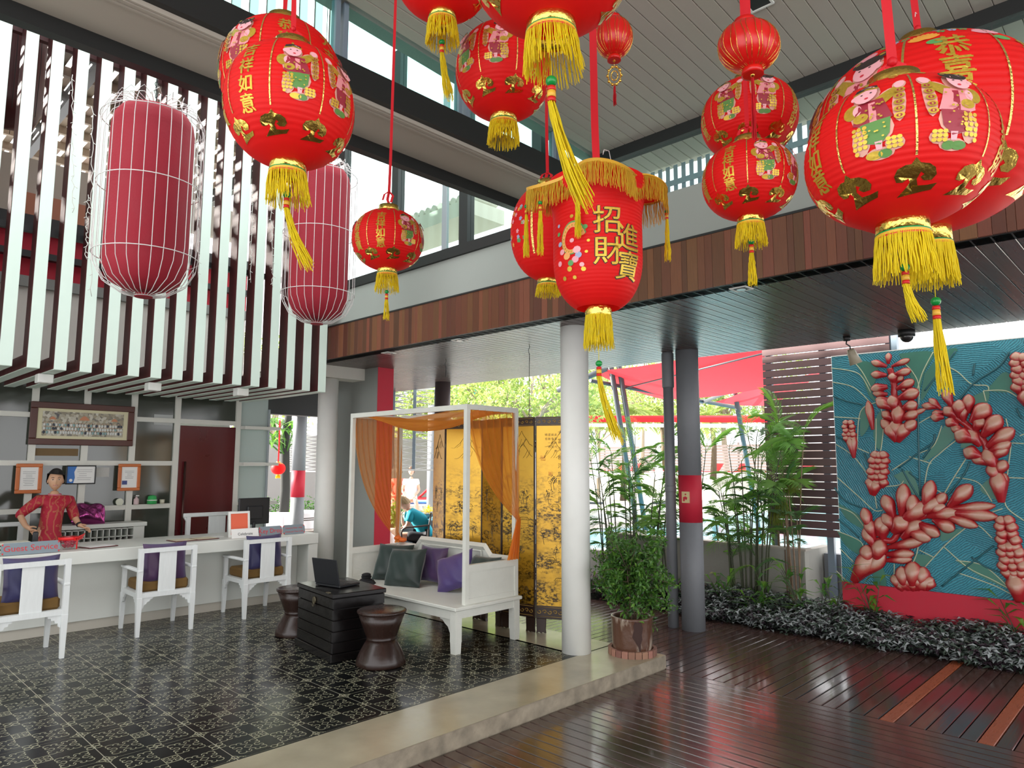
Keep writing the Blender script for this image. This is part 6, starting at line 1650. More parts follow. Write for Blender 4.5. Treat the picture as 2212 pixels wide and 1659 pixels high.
# ------------------------------------------------------------------ caged cylinder lanterns in the light well
CRED = mat('crimson fabric shade', (.30, .007, .022), .75, noise=(6, .08), bump=(60, .2))
def cage(lab, px0, px1, pyt, pyb, Y, seed, tilt=(0, 0)):
    pc = on(1, Y, (px0+px1)/2, (pyt+pyb)/2); t_ = (pc-CAM).dot(_f); Rc = (px1-px0)/2*t_/FPX*.985
    zt_, zb_ = on(1, Y, (px0+px1)/2, pyt).z, on(1, Y, (px0+px1)/2, pyb).z
    Hh = (zt_-zb_)/2-.03; t = thing('cage_lantern', lab, 'lantern', (pc.x, Y, (zt_+zb_)/2), rot=(tilt[0], tilt[1], 0), group='caged red cylinder lanterns before the slat screen')
    Rb = Rc*.80; hb = Hh-.02
    prof = [(.05, -hb), (Rb*.55, -hb+.012), (Rb*.82, -hb+.055), (Rb*.97, -hb+.15), (Rb, -hb+.24)]
    prof += [(Rb, hb-.16), (Rb*.96, hb-.09), (Rb*.82, hb-.03), (Rb*.5, hb), (.03, hb+.004)]
    B().lathe(prof, n=48).obj('shade', CRED, t)
    n = 28; path = [(Rc*.18, 0, -Hh-.02), (Rc*.45, 0, -Hh+.0), (Rc*.78, 0, -Hh+.075), (Rc*.96, 0, -Hh+.19), (Rc, 0, -Hh+.30), (Rc, 0, 0), (Rc, 0, Hh-.20), (Rc*.97, 0, Hh-.10), (Rc*.85, 0, Hh-.02), (Rc*.6, 0, Hh+.025), (Rc*.3, 0, Hh+.01), (Rc*.12, 0, Hh+.03)]
    wm = B().tube(path, .0026, 5).mesh('wire', WIRE)
    for k in range(n): link('wire', wm, t, rot=(0, 0, 2*pi*k/n))
    def hoop(z, r_): B().tube([(r_*cos(2*pi*i/40), r_*sin(2*pi*i/40), z) for i in range(41)], .0034, 5).obj('hoop', WIRE, t)
    for z in (Hh-.12, -.02+.10, -Hh+.26): hoop(z, Rc*1.005)
    hoop(-Hh-.02, Rc*.18)
    B().cyl((0, 0, -Hh-.028), (0, 0, -Hh-.004), Rc*.17, n=20).obj('bottom_disc', CRED, t)
    r_ = random.Random(seed); b = B()
    for k in range(16): a = 2*pi*k/16; b.tube([(Rc*.78*cos(a), Rc*.78*sin(a), Hh), (Rc*.7*cos(a+.15), Rc*.7*sin(a+.15), Hh+.055), (Rc*.55*cos(a+.3), Rc*.55*sin(a+.3), Hh+.02)], .0025, 4)
    b.obj('wire_curls', WIRE, t)
    topz = 4.15-(zt_+zb_)/2 if False else 6.35-(zt_+zb_)/2
    b = B(); b.tube([(0, 0, Hh+.02), (.006, 0, Hh+.10), (-.004, 0, Hh+.16), (0, 0, Hh+.25), (0, 0, topz)], .004, 5)
    for k in range(6): b.tube([(.012*cos(q), .0, Hh+.10+.030*k+.018*sin(q)) if k % 2 else (.0, .012*cos(q), Hh+.10+.030*k+.018*sin(q)) for q in [2*pi*i/8 for i in range(9)]], .0028, 4)
    b.obj('chain', BLACK, t)
cage('tall red cylinder lantern in a white wire cage, nearest, at the left', 219, 427, 222, 645, 5.3, 1)
cage('red cylinder lantern in a white wire cage, half hidden behind the round lantern', 613, 768, 352, 702, 5.95, 2)
t = thing('cage_lantern', 'dark red cylinder lantern glimpsed behind the slats at the top left corner', 'lantern', on(1, 8.6, 18, 150))
B().lathe([(.05, -.62), (.26, -.55), (.32, -.4), (.32, .4), (.26, .52), (.05, .56)], n=30).obj('shade', MAROON, t)
b = B()
for k in range(20): a = 2*pi*k/20; b.tube([(.36*cos(a), .36*sin(a), -.55), (.38*cos(a), .38*sin(a), 0), (.36*cos(a), .36*sin(a), .5), (.1*cos(a), .1*sin(a), .64)], .003, 4)
b.obj('wires', BLACK, t, 'stuff'); B().cyl((0, 0, .5), (0, 0, 1.0), .01).obj('cord', BLACK, t)
# fairy-light strings hanging between the slats
FL = mat('fairy light cord', (.55, .55, .50), .5)
for i, (px, y0, y1) in enumerate(((155, 160, 460), (200, 230, 640), (425, 300, 600), (545, 400, 610), (585, 420, 620), (190, 420, 560))):
    p0, p1 = on(1, 7.44, px, y0), on(1, 7.44, px+(-1)**i*4, y1); b = B(); r_ = random.Random(i); n = 26
    pts = [p0.lerp(p1, k/n)+Vector((r_.uniform(-.012, .012), r_.uniform(-.01, .01), 0)) for k in range(n+1)]
    b.tube(pts, .0035, 4)
    for q_ in pts[1::2]: b.tube([q_, q_+Vector((r_.choice((-1, 1))*.022, -.01, -.018))], .0035, 4)
    tag(b.obj('light_string', FL), ('first', 'second', 'third', 'fourth', 'fifth', 'sixth')[i]+' thin fairy-light string from the list of those tangled over the slats' if False else {0: 'thin fairy-light string on the third gap of the slats from the left', 1: 'long fairy-light string left of the nearest cage lantern', 2: 'fairy-light string just right of the nearest cage lantern', 3: 'fairy-light string between the two cage lanterns', 4: 'fairy-light string beside the far cage lantern', 5: 'short tangled fairy-light string behind the nearest cage lantern'}[i], 'string lights', 'fairy-light strings on the slat screen')
# ------------------------------------------------------------------ people (one continuous skinned body each, clothes over it)
def skin(name, J, E, mats, parent=None, sub=2, kind=None):
    """J: {key: (pos, radius or (rx, ry))}, E: edges of keys; first key is the root"""
    keys = list(J); me = bpy.data.meshes.new(name); me.from_pydata([tuple(J[k][0]) for k in keys], [(keys.index(a), keys.index(b)) for a, b in E], [])
    o = bpy.data.objects.new(name, me); COL.objects.link(o)
    m = o.modifiers.new('s', 'SKIN'); m.use_smooth_shade = True
    for i, k in enumerate(keys):
        r_ = J[k][1]; me.skin_vertices[0].data[i].radius = r_ if isinstance(r_, tuple) else (r_, r_)
        me.skin_vertices[0].data[i].use_root = (i == 0)
    s_ = o.modifiers.new('d', 'SUBSURF'); s_.levels = sub; s_.render_levels = sub
    dg = bpy.context.evaluated_depsgraph_get(); dg.update()
    nm = bpy.data.meshes.new_from_object(o.evaluated_get(dg)); bpy.data.objects.remove(o); bpy.data.meshes.remove(me)
    nm.name = name; nm.materials.clear()
    for x in (mats if isinstance(mats, (list, tuple)) else [mats]): nm.materials.append(x)
    return link(name, nm, parent, kind)
SKN = mat('warm skin', (.62, .36, .22), .5, noise=(8, .05), sub=(.06, (.6, .2, .1))); SKP = mat('fair skin', (.62, .34, .24), .5, noise=(8, .05))
def chain(J, E, start, pts, rad, tagk):
    prev = start
    for i, p in enumerate(pts):
        k = '%s%d' % (tagk, i); J[k] = (Vector(p), rad[i]); E.append((prev, k)); prev = k
    return prev
def hand(J, E, wrist, fwd, side, tk, s_=1.0, curl=.5):
    """palm and five unequal bent fingers; fwd = along the hand, side = towards the thumb"""
    w = J[wrist][0]; f_ = Vector(fwd).normalized(); sd_ = Vector(side).normalized(); dn = f_.cross(sd_).normalized()
    J[tk+'p'] = (w+f_*.045*s_, (.030*s_, .016*s_)); E.append((wrist, tk+'p'))
    J[tk+'k'] = (w+f_*.080*s_, (.033*s_, .013*s_)); E.append((tk+'p', tk+'k'))
    for i, (o_, l) in enumerate(((.026, .066), (.009, .074), (-.009, .068), (-.026, .054))):
        b0 = w+f_*.088*s_+sd_*o_*s_
        chain(J, E, tk+'k', [b0, b0+(f_+dn*curl*.3)*l*.45*s_, b0+(f_+dn*curl*1.0)*l*.8*s_], [.0090*s_, .0082*s_, .0066*s_], tk+'f%d' % i)
    b0 = w+f_*.030*s_+sd_*.030*s_
    chain(J, E, tk+'p', [b0, b0+(f_*.6+sd_*.7)*.032*s_, b0+(f_*.95+sd_*.75+dn*curl*.3)*.052*s_], [.0115*s_, .0095*s_, .0075*s_], tk+'t')
def head(parent, c, face, up, s_=1.0, skinm=None, hair=None, hairm=None, name='head', smile=True, short=True):
    """a modelled head: skull, jaw, nose, ears, eyes, mouth, hair. c = head centre, face = direction"""
    f_ = Vector(face).normalized(); u_ = Vector(up); u_ = (u_-f_*u_.dot(f_)).normalized(); r_ = f_.cross(u_)
    Mx = Matrix(((r_.x, f_.x, u_.x, c[0]), (r_.y, f_.y, u_.y, c[1]), (r_.z, f_.z, u_.z, c[2]), (0, 0, 0, 1)))
    b = B(); b.T = Mx @ Matrix.Scale(s_, 4)
    def skull(u, v):
        a, e = 2*pi*u, pi*(v-.5); x, y, z = cos(e)*sin(a), cos(e)*cos(a), sin(e)
        k = 1.0
        X_, Y_, Z_ = x*.074, y*.088, z*.110
        if z < 0: X_ *= 1-.30*(-z)**1.3; Y_ *= 1-.12*(-z)
        if y > 0: Y_ *= .93; 
        if y > .2 and -.75 < z < -.45: Y_ += .006
        if y > .5: Y_ += -.006*max(0, 1-abs(z-.12)/.18)*max(0, 1-abs(abs(x)-.42)/.25)   # eye sockets
        # nose
        n_ = max(0, 1-abs(x)/.17)*max(0, 1-abs(z+.17)/.24) if y > 0 else 0
        Y_ += .022*n_
        n2 = max(0, 1-abs(x)/.35)*max(0, 1-abs(z+.50)/.09) if y > 0 else 0
        Y_ += .005*n2
        return (X_, Y_, Z_)
    b.grid(skull, 40, 30)
    for sx in (-1, 1): b.sph((sx*.073, -.004, -.008), .021, 8, 6, (.4, .8, 1.15))
    hd_ = b.obj(name, skinm, parent)
    b = B(); b.T = Mx @ Matrix.Scale(s_, 4)
    for sx in (-1, 1):
        b.mi = 0; b.sph((sx*.030, .0735, .010), .0105, 10, 6, (1.25, .35, .38)); b.mi = 1; b.sph((sx*.030, .0768, .010), .0056, 8, 6, (1, .4, .75))
        b.mi = 1; b.tube([(sx*.016, .083, .031), (sx*.030, .083, .037), (sx*.046, .076, .033)], [.0022, .003, .0018], 5)
        b.tube([(sx*.018, .0785, .0165), (sx*.030, .0790, .0195), (sx*.042, .074, .0165)], .0016, 4)
    b.mi = 2; b.tube([(-.024, .0735, -.048), (-.012, .082, -.053), (0, .084, -.054), (.012, .082, -.053), (.024, .0735, -.048)], [.002, .004, .0046, .004, .002], 6)
    if smile: b.mi = 0; b.tube([(-.014, .0835, -.0535), (0, .0865, -.0555), (.014, .0835, -.0535)], .0022, 5)
    b.obj('face', [mat('eye white', (.75, .74, .70), .3), mat('black hair', (.012, .010, .010), .45), mat('lips', (.50, .10, .08), .4)], hd_)
    b = B(); b.T = Mx @ Matrix.Scale(s_, 4)
    rr = random.Random(4)
    def hr(u, v):
        a, e = 2*pi*u, pi*(-.02+.52*v); x, y, z = cos(e)*sin(a), cos(e)*cos(a), sin(e)
        low = -.05 if y < .1 else (.055 if y > .35 else .0)
        Z_ = .010+z*.121; 
        zz = low+(1-low/.125)*0+ (Z_-low)*1.0 if Z_ > low else low
        if y < .1: Z_ = Z_-.045*(1-v)*(min(1, (.1-y)/.5))
        elif y > .25: Z_ = max(Z_, .066+.010*sin(a+.6))
        wv_ = .0025*sin(a*16)+.002*sin(a*9+v*9)
        return (x*(.087+wv_), y*(.100+wv_)-.005, Z_+.006*(z > .3))
    b.grid(hr, 48, 16); b.obj('hair', hairm, hd_)
    return hd_
BATIK = mat('red batik uniform', (.42, .012, .045), .7); nt = BATIK.node_tree; bs = nt.nodes['Principled BSDF']
tc = nt.nodes.new('ShaderNodeTexCoord'); vo = nt.nodes.new('ShaderNodeTexVoronoi'); vo.inputs['Scale'].default_value = 22; vo.feature = 'SMOOTH_F1'; nt.links.new(tc.outputs['Object'], vo.inputs[0])
wv = nt.nodes.new('ShaderNodeTexWave'); wv.inputs['Scale'].default_value = 5; wv.inputs['Distortion'].default_value = 9; wv.inputs['Detail'].default_value = 2; nt.links.new(tc.outputs['Object'], wv.inputs[0])
k_ = ((X(nt, vo.outputs[0])-.24).abs().lt(.05)).mxx((X(nt, wv.outputs['Fac'])-.9).gt(0))*.75
mi_ = nt.nodes.new('ShaderNodeMix'); mi_.data_type = 'RGBA'; mi_.inputs[6].default_value = (.38, .008, .030, 1); mi_.inputs[7].default_value = (.42, .13, .06, 1); nt.links.new(k_.o, mi_.inputs[0]); nt.links.new(mi_.outputs[2], bs.inputs['Base Color'])
P_ = lambda x, y, o=9.15: on(1, o, x, y)
rc_ = thing('person', 'person in a red batik uniform smiling behind the reception counter, hands at the sides', 'person', (2.13, 9.2, 0)); 
base = Vector((2.13, 9.2, 0))
def R_(p): return Vector(p)-base
J = {'pel': (R_(P_(105, 1160, 9.2)), (.12, .085)), 'wst': (R_(P_(108, 1128, 9.2)), (.115, .085)), 'chs': (R_(P_(115, 1096, 9.2)), (.135, .09)), 'shc': (R_(P_(117, 1079, 9.2)), (.10, .065)), 'nk': (R_(P_(118, 1068, 9.19)), (.044, .044)), 'nk2': (R_(P_(118, 1058, 9.19)), (.042, .042)),
     'sl': (R_(P_(84, 1081, 9.2)), .052), 'el': (R_(P_(42, 1112, 9.22)), .040), 'wl': (R_(P_(56, 1138, 9.08)), .026),
     'sr': (R_(P_(150, 1081, 9.2)), .052), 'er': (R_(P_(161, 1117, 9.2)), .040), 'wr': (R_(P_(172, 1135, 9.1)), .026),
     'hl': (Vector((-.11, .0, .78)), .075), 'kl': (Vector((-.10, .02, .48)), .06), 'al': (Vector((-.10, .03, .08)), .038), 'fl': (Vector((-.10, -.12, .03)), .034),
     'hr': (Vector((.05, .0, .78)), .075), 'kr': (Vector((.09, .02, .48)), .06), 'ar': (Vector((.10, .03, .08)), .038), 'fr': (Vector((.10, -.12, .03)), .034)}
E_ = [('pel', 'wst'), ('wst', 'chs'), ('chs', 'shc'), ('shc', 'nk'), ('nk', 'nk2'), ('shc', 'sl'), ('sl', 'el'), ('el', 'wl'), ('shc', 'sr'), ('sr', 'er'), ('er', 'wr'), ('pel', 'hl'), ('hl', 'kl'), ('kl', 'al'), ('al', 'fl'), ('pel', 'hr'), ('hr', 'kr'), ('kr', 'ar'), ('ar', 'fr')]
hand(J, E_, 'wl', (.45, -.35, -.35), (.5, -.6, .5), 'L', .95, .7); hand(J, E_, 'wr', (.62, -.35, -.35), (-.1, -.6, .5), 'R', .95, .5)
skin('body', J, E_, SKN, rc_)
Jc = {k: (J[k][0], tuple(x+.018 for x in (J[k][1] if isinstance(J[k][1], tuple) else (J[k][1],)*2))) for k in ('wst', 'pel', 'chs', 'shc')}
Jc['pel'] = (J['pel'][0], (.195, .145)); Jc['wst'] = (J['wst'][0], (.150, .115)); Jc['chs'] = (J['chs'][0], (.165, .118)); Jc['hem'] = (J['pel'][0]+Vector((0, 0, -.15)), (.215, .155))
for a, b_, c_ in (('sl', 'el', 'cl'), ('sr', 'er', 'cr')):
    Jc[a] = (J[a][0], .068); Jc[b_] = (J[b_][0], .056); w_ = J['wl' if a == 'sl' else 'wr'][0]; Jc[c_] = (J[b_][0].lerp(w_, .22), .052)
Jc['col'] = (J['shc'][0].lerp(J['nk'][0], .75), (.060, .052))
skin('uniform', Jc, [('wst', 'pel'), ('pel', 'hem'), ('wst', 'chs'), ('chs', 'shc'), ('shc', 'col'), ('shc', 'sl'), ('sl', 'el'), ('el', 'cl'), ('shc', 'sr'), ('sr', 'er'), ('er', 'cr')], BATIK, rc_)
cb = B(); ck = J['shc'][0].lerp(J['nk'][0], .85); cb.tube([ck+Vector((.060*cos(a), .052*sin(a)-.004, .006*sin(a*1)+.010)) for a in [2*pi*i/20 for i in range(21)]], [.008]*21, 6); cb.obj('collar', mat('pink collar', (.62, .18, .25), .6), rc_)
B().rbox((0, 0, 0), (.060, .006, .018), .002, rot=(0, -.06, 0)).obj('name_badge', PAPER, rc_, None, J['chs'][0]+Vector((.055, -.112, .010)))
bw = B(); w0 = J['wr'][0].lerp(J['er'][0], .12); dwr = (J['er'][0]-J['wr'][0]).normalized(); bw.cyl(w0-dwr*.012, w0+dwr*.012, .030, n=16); bw.obj('wristwatch', BLACK, rc_)
head(rc_, J['nk2'][0]+Vector((.0, -.015, .104)), (.0-.20, -1, -.02), (0, 0, 1), 1.0, SKN, True, mat('black hair', (.012, .010, .010), .45))

# boy on the terrace chair, seen from the side, chin on hand
DP = lambda x, y, t_=11.6: dep(840+x/7.54, 980+y/7.54, t_)
bb_ = on(2, DZ, 905, 1215); bb_ = DP(500, 1400); bb_.z = -.15
boy = thing('person', 'fair-haired boy in a turquoise T-shirt seated with chin on hand beyond the daybed', 'person', bb_)
K_ = lambda x, y, t_=11.6: DP(x, y, t_)-bb_
vd = Vector((_f.x, _f.y, 0)).normalized(); nrm_ = vd; VRl = -VR
J = {'pel': (K_(580, 1370), (.13, .13)), 'wst': (K_(565, 1230), (.115, .12)), 'chs': (K_(500, 1080), (.12, .13)), 'shc': (K_(400, 965), (.075, .10)), 'nk': (K_(320, 910), .050), 'nk2': (K_(285, 880), .048),
     'sn': (K_(355, 985, 11.47), .055), 'en': (K_(300, 1180, 11.40), .040), 'wn': (K_(235, 1210, 11.42), .028),
     'sf': (K_(360, 985, 11.74), .055), 'ef': (K_(250, 1200, 11.78), .038), 'wf': (K_(222, 1065, 11.66), .027),
     'hn': (K_(540, 1370, 11.50), .085), 'kn': (K_(150, 1330, 11.46), .062), 'hf': (K_(540, 1370, 11.70), .085), 'kf': (K_(170, 1320, 11.76), .062)}
for s_, t_ in (('n', 11.46), ('f', 11.76)):
    k0 = J['k'+s_][0]; J['a'+s_] = (Vector((k0.x, k0.y, .10))+VRl*(-.05), .040); J['t'+s_] = (J['a'+s_][0]+VRl*.14+Vector((0, 0, -.06)), .034)
E_ = [('pel', 'wst'), ('wst', 'chs'), ('chs', 'shc'), ('shc', 'nk'), ('nk', 'nk2'), ('shc', 'sn'), ('sn', 'en'), ('en', 'wn'), ('shc', 'sf'), ('sf', 'ef'), ('ef', 'wf'), ('pel', 'hn'), ('hn', 'kn'), ('kn', 'an'), ('an', 'tn'), ('pel', 'hf'), ('hf', 'kf'), ('kf', 'af'), ('af', 'tf')]
hand(J, E_, 'wn', VRl+Vector((0, 0, -.05)), -vd, 'N', .9, .4); hand(J, E_, 'wf', Vector((0, 0, 1))+VRl*.2, -vd, 'F', .9, .8)
skin('body', J, E_, SKP, boy)
TEE = mat('turquoise cotton', (.012, .36, .48), .8, bump=(8, .3)); SHT = mat('black and white shorts', (.02, .02, .025), .8)
Jc = {k: (J[k][0], tuple(x+.020 for x in (J[k][1] if isinstance(J[k][1], tuple) else (J[k][1],)*2))) for k in ('wst', 'chs', 'shc')}
Jc['hem'] = (K_(610, 1330), (.155, .150))
for a, b_, c_ in (('sn', 'en', 'cn'), ('sf', 'ef', 'cf')): Jc[a] = (J[a][0], .075); Jc[c_] = (J[a][0].lerp(J[b_][0], .72), .065)
Jc['nkc'] = (J['shc'][0].lerp(J['nk'][0], .7), .064)
skin('t_shirt', Jc, [('wst', 'hem'), ('wst', 'chs'), ('chs', 'shc'), ('shc', 'nkc'), ('shc', 'sn'), ('sn', 'cn'), ('shc', 'sf'), ('sf', 'cf')], TEE, boy)
Js = {'p': (J['pel'][0], (.145, .14))}; Es = []
for s_ in 'nf': Js['h'+s_] = (J['h'+s_][0], .102); Js['c'+s_] = (J['h'+s_][0].lerp(J['k'+s_][0], .72), .088); Es += [('p', 'h'+s_), ('h'+s_, 'c'+s_)]
skin('shorts', Js, Es, SHT, boy)
fdir = VRl*.80+vd*-.05+Vector((0, 0, -.62))
head(boy, K_(255, 815), fdir, (VRl*.62+Vector((0, 0, .80))), 1.02, SKP, True, mat('sandy hair', (.42, .29, .15), .6, noise=(40, .3)), smile=False)
TAUPE = mat('taupe mesh fabric', (.20, .16, .145), .7); DST = mat('dark chair steel', (.06, .045, .04), .4)
t = thing('patio_chair', 'taupe patio armchair the boy sits on, seen from the side', 'chair', bb_); 
sc0, sc1 = K_(640, 1400), K_(170, 1420)
for s_, k in ((11.30, 'n'), (11.92, 'f')):
    b = B(); zt_ = K_(690, 960, s_); b.tube([zt_, K_(650, 1200, s_), K_(625, 1430, s_), Vector((K_(640, 1430, s_).x, K_(640, 1430, s_).y, 0))], .014, 8); b.obj('back_leg', DST, t)
    b = B(); p = K_(205, 1290, s_); b.tube([K_(650, 1165, s_), K_(450, 1190, s_), K_(290, 1195, s_), K_(225, 1230, s_), p, K_(205, 1430, s_), Vector((K_(205, 1430, s_).x, K_(205, 1430, s_).y, 0))], .015, 8); b.obj('arm', DST, t)
b = B(); b.grid(lambda u, v: K_(690-55*v*0-60*v, 965+430*v, 11.30+.62*u), 4, 8); b.grid(lambda u, v: K_(700-60*v, 965+430*v, 11.30+.62*u), 4, 8); b.obj('back_panel', TAUPE, t)
b = B(); b.box((K_(420, 1440, 11.6)), (.02, .02, .02)); b.grid(lambda u, v: K_(630-420*u, 1430, 11.32+.58*v), 6, 4); b.grid(lambda u, v: K_(630-420*u, 1450, 11.32+.58*v), 6, 4); b.obj('seat', TAUPE, t)
def cloth_table(lab, p, r_, h, square=True, rz=0):
    t = thing('table', lab, 'table', p, rz)
    b = B()
    def fn(u, v):
        a = 2*pi*u; c, s2 = cos(a), sin(a); m_ = max(abs(c), abs(s2)) if square else 1
        if v < .35: k = v/.35; return (r_*c/m_*k, r_*s2/m_*k, h)
        k = (v-.35)/.65; rr = r_*(1+.06*k)+.014*sin(a*14)*k; return (rr*c/m_, rr*s2/m_, h-.006-.50*h*k)
    b.grid(fn, 72, 14); b.obj('cloth', mat('white table linen', (.80, .80, .84), .7), t)
    for sx in (-1, 1):
        for sy in (-1, 1): boxobj('leg', (sx*r_*.75-.02, sy*r_*.75-.02, 0), (sx*r_*.75+.02, sy*r_*.75+.02, h-.02), DST, t)
    return t
pt_ = DP(40, 1200, 12.0); pt_.z = -.15; cloth_table('white-clothed table in front of the seated boy', pt_+VRl*.30, .36, .73, rz=.76)
# ------------------------------------------------------------------ terrace furniture glimpsed beyond the counter (far left opening)
def patio(lab, p, rz):
    t = thing('patio_chair', lab, 'chair', p, rz)
    B().rbox((0, -.24, .62), (.52, .03, .56), .012).obj('back_panel', TAUPE, t); B().rbox((0, 0, .40), (.50, .50, .05), .012).obj('seat', TAUPE, t)
    for sx in (-1, 1):
        b = B(); b.tube([(sx*.27, -.26, 0), (sx*.27, -.24, .4), (sx*.27, -.26, .9)], .013, 6); b.obj('back_leg', DST, t)
        b = B(); b.tube([(sx*.27, .24, 0), (sx*.27, .24, .6), (sx*.27, .18, .64), (sx*.27, -.22, .66)], .013, 6); b.obj('arm', DST, t)
    return t
def gpt(px, py): return on(2, -.15, px, py)
p = gpt(612, 1178); patio('taupe patio chair left of the far red-banded column', p, radians(60)); p2 = gpt(585, 1195)
cloth_table('white-clothed table at the left opening beyond the counter', dep(583, 1130, 15.6)*1.0+Vector((0, 0, -(dep(583, 1130, 15.6).z+.15))), .42, .74, rz=.8)
cloth_table('white-clothed table right of the far red-banded column', dep(678, 1130, 16.5)+Vector((0, 0, -(dep(678, 1130, 16.5).z+.15))), .42, .74, rz=.8)
q0 = dep(668, 1130, 15.2); patio('taupe patio chair half hidden right of the far red-banded column', Vector((q0.x, q0.y, -.15)), radians(60))
# hedge, planter and tree trunk, plumeria leaves, small lantern
def leafball(b, c, r, n, l, w, r_, sq=(1, 1, 1), mats=1):
    for i in range(n):
        d = randdir(r_); k = r_.random()**.4; p = Vector((c[0]+d.x*r*sq[0]*k, c[1]+d.y*r*sq[1]*k, c[2]+d.z*r*sq[2]*k)); b.mi = r_.randrange(mats); leaf(b, p, randdir(r_, .1), randdir(r_, .8), l*r_.uniform(.7, 1.2), w, .2)
r8 = random.Random(77)
hp = dep(605, 1075, 19.0)
b = B()
for k in range(9): leafball(b, (0+VR.x*(-1.6+.4*k), VR.y*(-1.6+.4*k), .55), .42, 230, .10, .05, r8, (1, 1, 1.1), 2)
tag(b.obj('hedge', [LEAFD, LEAFG], None, 'stuff', Vector((hp.x, hp.y, -.15))), 'clipped green hedge seen in the gap beyond the counter', 'hedge')
t = thing('tree', 'dark tree trunk with broad pale plumeria leaves in the gap beyond the counter', 'tree', Vector((dep(616, 1000, 17).x, dep(616, 1000, 17).y, -.15)))
B().tube([(0, 0, 0), (.03, 0, 1.2), (-.02, 0, 2.4), (.1, 0, 3.6)], [.13, .11, .10, .07], 10).obj('trunk', mat('dark bark', (.02, .02, .018), .9), t)
b = B()
for k in range(10):
    c = Vector((r8.uniform(-.9, .5), r8.uniform(-.6, .6), r8.uniform(2.3, 3.3)))
    for j in range(12): a = 2*pi*j/12; b.mi = j % 2; leaf(b, c, (cos(a), sin(a), r8.uniform(-.3, .5)), (0, 0, 1), .36, .09, .25)
    b.tube([(0, 0, 2.0), c*.5+Vector((0, 0, 1.1)), c], .02, 5)
b.obj('foliage', [LEAFL, LEAFG], t, 'stuff')
lantern('small round red lantern hanging outside beyond the glass, in the far left gap', 601, 1012, 14.2, 15, 13, 0, 50, tas=0, fr_=.8, pan=False, rib=False, name='lantern')
q_ = dep(601, 998, 14.2); tag(B().tube([(0, 0, 0), (.01, .01, .3), (0, 0, .85)], 0, flat=(.03, .004)).obj('ribbon', RIBN, None, None, q_), 'short red ribbon holding the small outdoor lantern to the plumeria branch', 'ribbon')
t = thing('planter', 'taupe rectangular planter with low succulents behind the far chairs', 'planter', Vector((dep(620, 1095, 17.5).x, dep(620, 1095, 17.5).y, -.15)), .8)
B().rbox((0, 0, .30), (1.1, .3, .6), .01).obj('box', TAUPE, t); b = B(); leafball(b, (0, 0, .64), .16, 120, .08, .03, r8, (3, .8, .5), 2); b.obj('succulents', [LEAFL, LEAFG], t, 'stuff')
# zig-zag white wire screens in grey frames
def zigzag(lab, x0, x1, yt, yb, t_, n, cols=1, bow=0):
    A_, Bt = dep(x0, yt, t_), dep(x1, yt, t_); h = (yb-yt)*t_/FPX; w = (Bt-A_).length; o = Vector((A_.x, A_.y, A_.z-h))
    t = thing('wire_screen', lab, 'screen', o); t.rotation_euler = (0, 0, atan2((Bt-A_).y, (Bt-A_).x))
    pitch = h/n
    for c in range(cols):
        xa, xb = w*c/cols+.03, w*(c+1)/cols-.03
        for x in (xa-.02, xb+.02): boxobj('frame_post', (x-.018, -.02, 0), (x+.018, .02, h), STEEL, t)
        for j in range(n):
            b = B(); z = j*pitch; b.tube([(xa, -.02, z), (xb, -.02, z+pitch*.55), (xa, -.02, z+pitch)], .016*(t_/12), 4); b.obj('wire', WIRE, t)
    boxobj('bottom_rail', (0, -.02, -.03), (w, .02, 0), WIRE, t); boxobj('top_rail', (0, -.02, h), (w, .02, h+.03), WIRE, t)
zigzag('white zig-zag wire screen beyond the daybed canopy', 851, 942, 842, 1012, 12.8, 13, 2)
zigzag('white zig-zag wire screen seen in the left gap beside the red-banded column', 612, 690, 905, 1016, 17.5, 14, 2)
S('far_wall', (dep(600, 950, 23).x-3.5, dep(600, 950, 23).y-1.0, -.15), (dep(600, 950, 23).x+6.2, dep(600, 950, 23).y-.7, 2.6), mat('pale far wall', (.26, .25, .25), .8, noise=(2, .08)))
# loungers, sunbathers and water feature behind the daybed
LW = mat('white plastic', (.78, .78, .80), .4); LB = mat('blue towel', (.06, .18, .50), .8); LR = mat('red cushion', (.62, .03, .04), .7)
def lounger(lab, p, rz, cm, s_=1.0, group=None):
    t = thing('sun_lounger', lab, 'sun lounger', p, rz, group)
    B().rbox((0, 0, .36), (1.3, .62, .05), .01).obj('frame', LW, t); B().rbox((-.05, 0, .41), (1.15, .58, .05), .02).obj('mattress', cm, t)
    B().rbox((.82, 0, .60), (.70, .58, .05), .02, rot=(0, -.75, 0)).obj('backrest', cm, t)
    for sx in (-.55, .5):
        for sy in (-1, 1): b = B(); b.tube([(sx, sy*.27, .36), (sx+.08, sy*.28, 0)], .025, 6); b.obj('leg', LW, t)
    return t
PL = on(2, .12, 900, 1080)
S('pool_terrace_step', (9.5, 12.8, -.15), (20, 24, .22), PAVE)
for i, (px, t_, lab, cm) in enumerate(((893, 19.5, 'white sun lounger with a blue towel beyond the boy', LB), (948, 21.8, 'white sun lounger with a red backrest at the dark screen edge', LR), (862, 22.0, 'white sun lounger with a red mattress, leftmost beyond the boy', LR))):
    q_ = dep(px, 1050, t_); lounger(lab, Vector((q_.x, q_.y, .22)), radians(-45), cm)
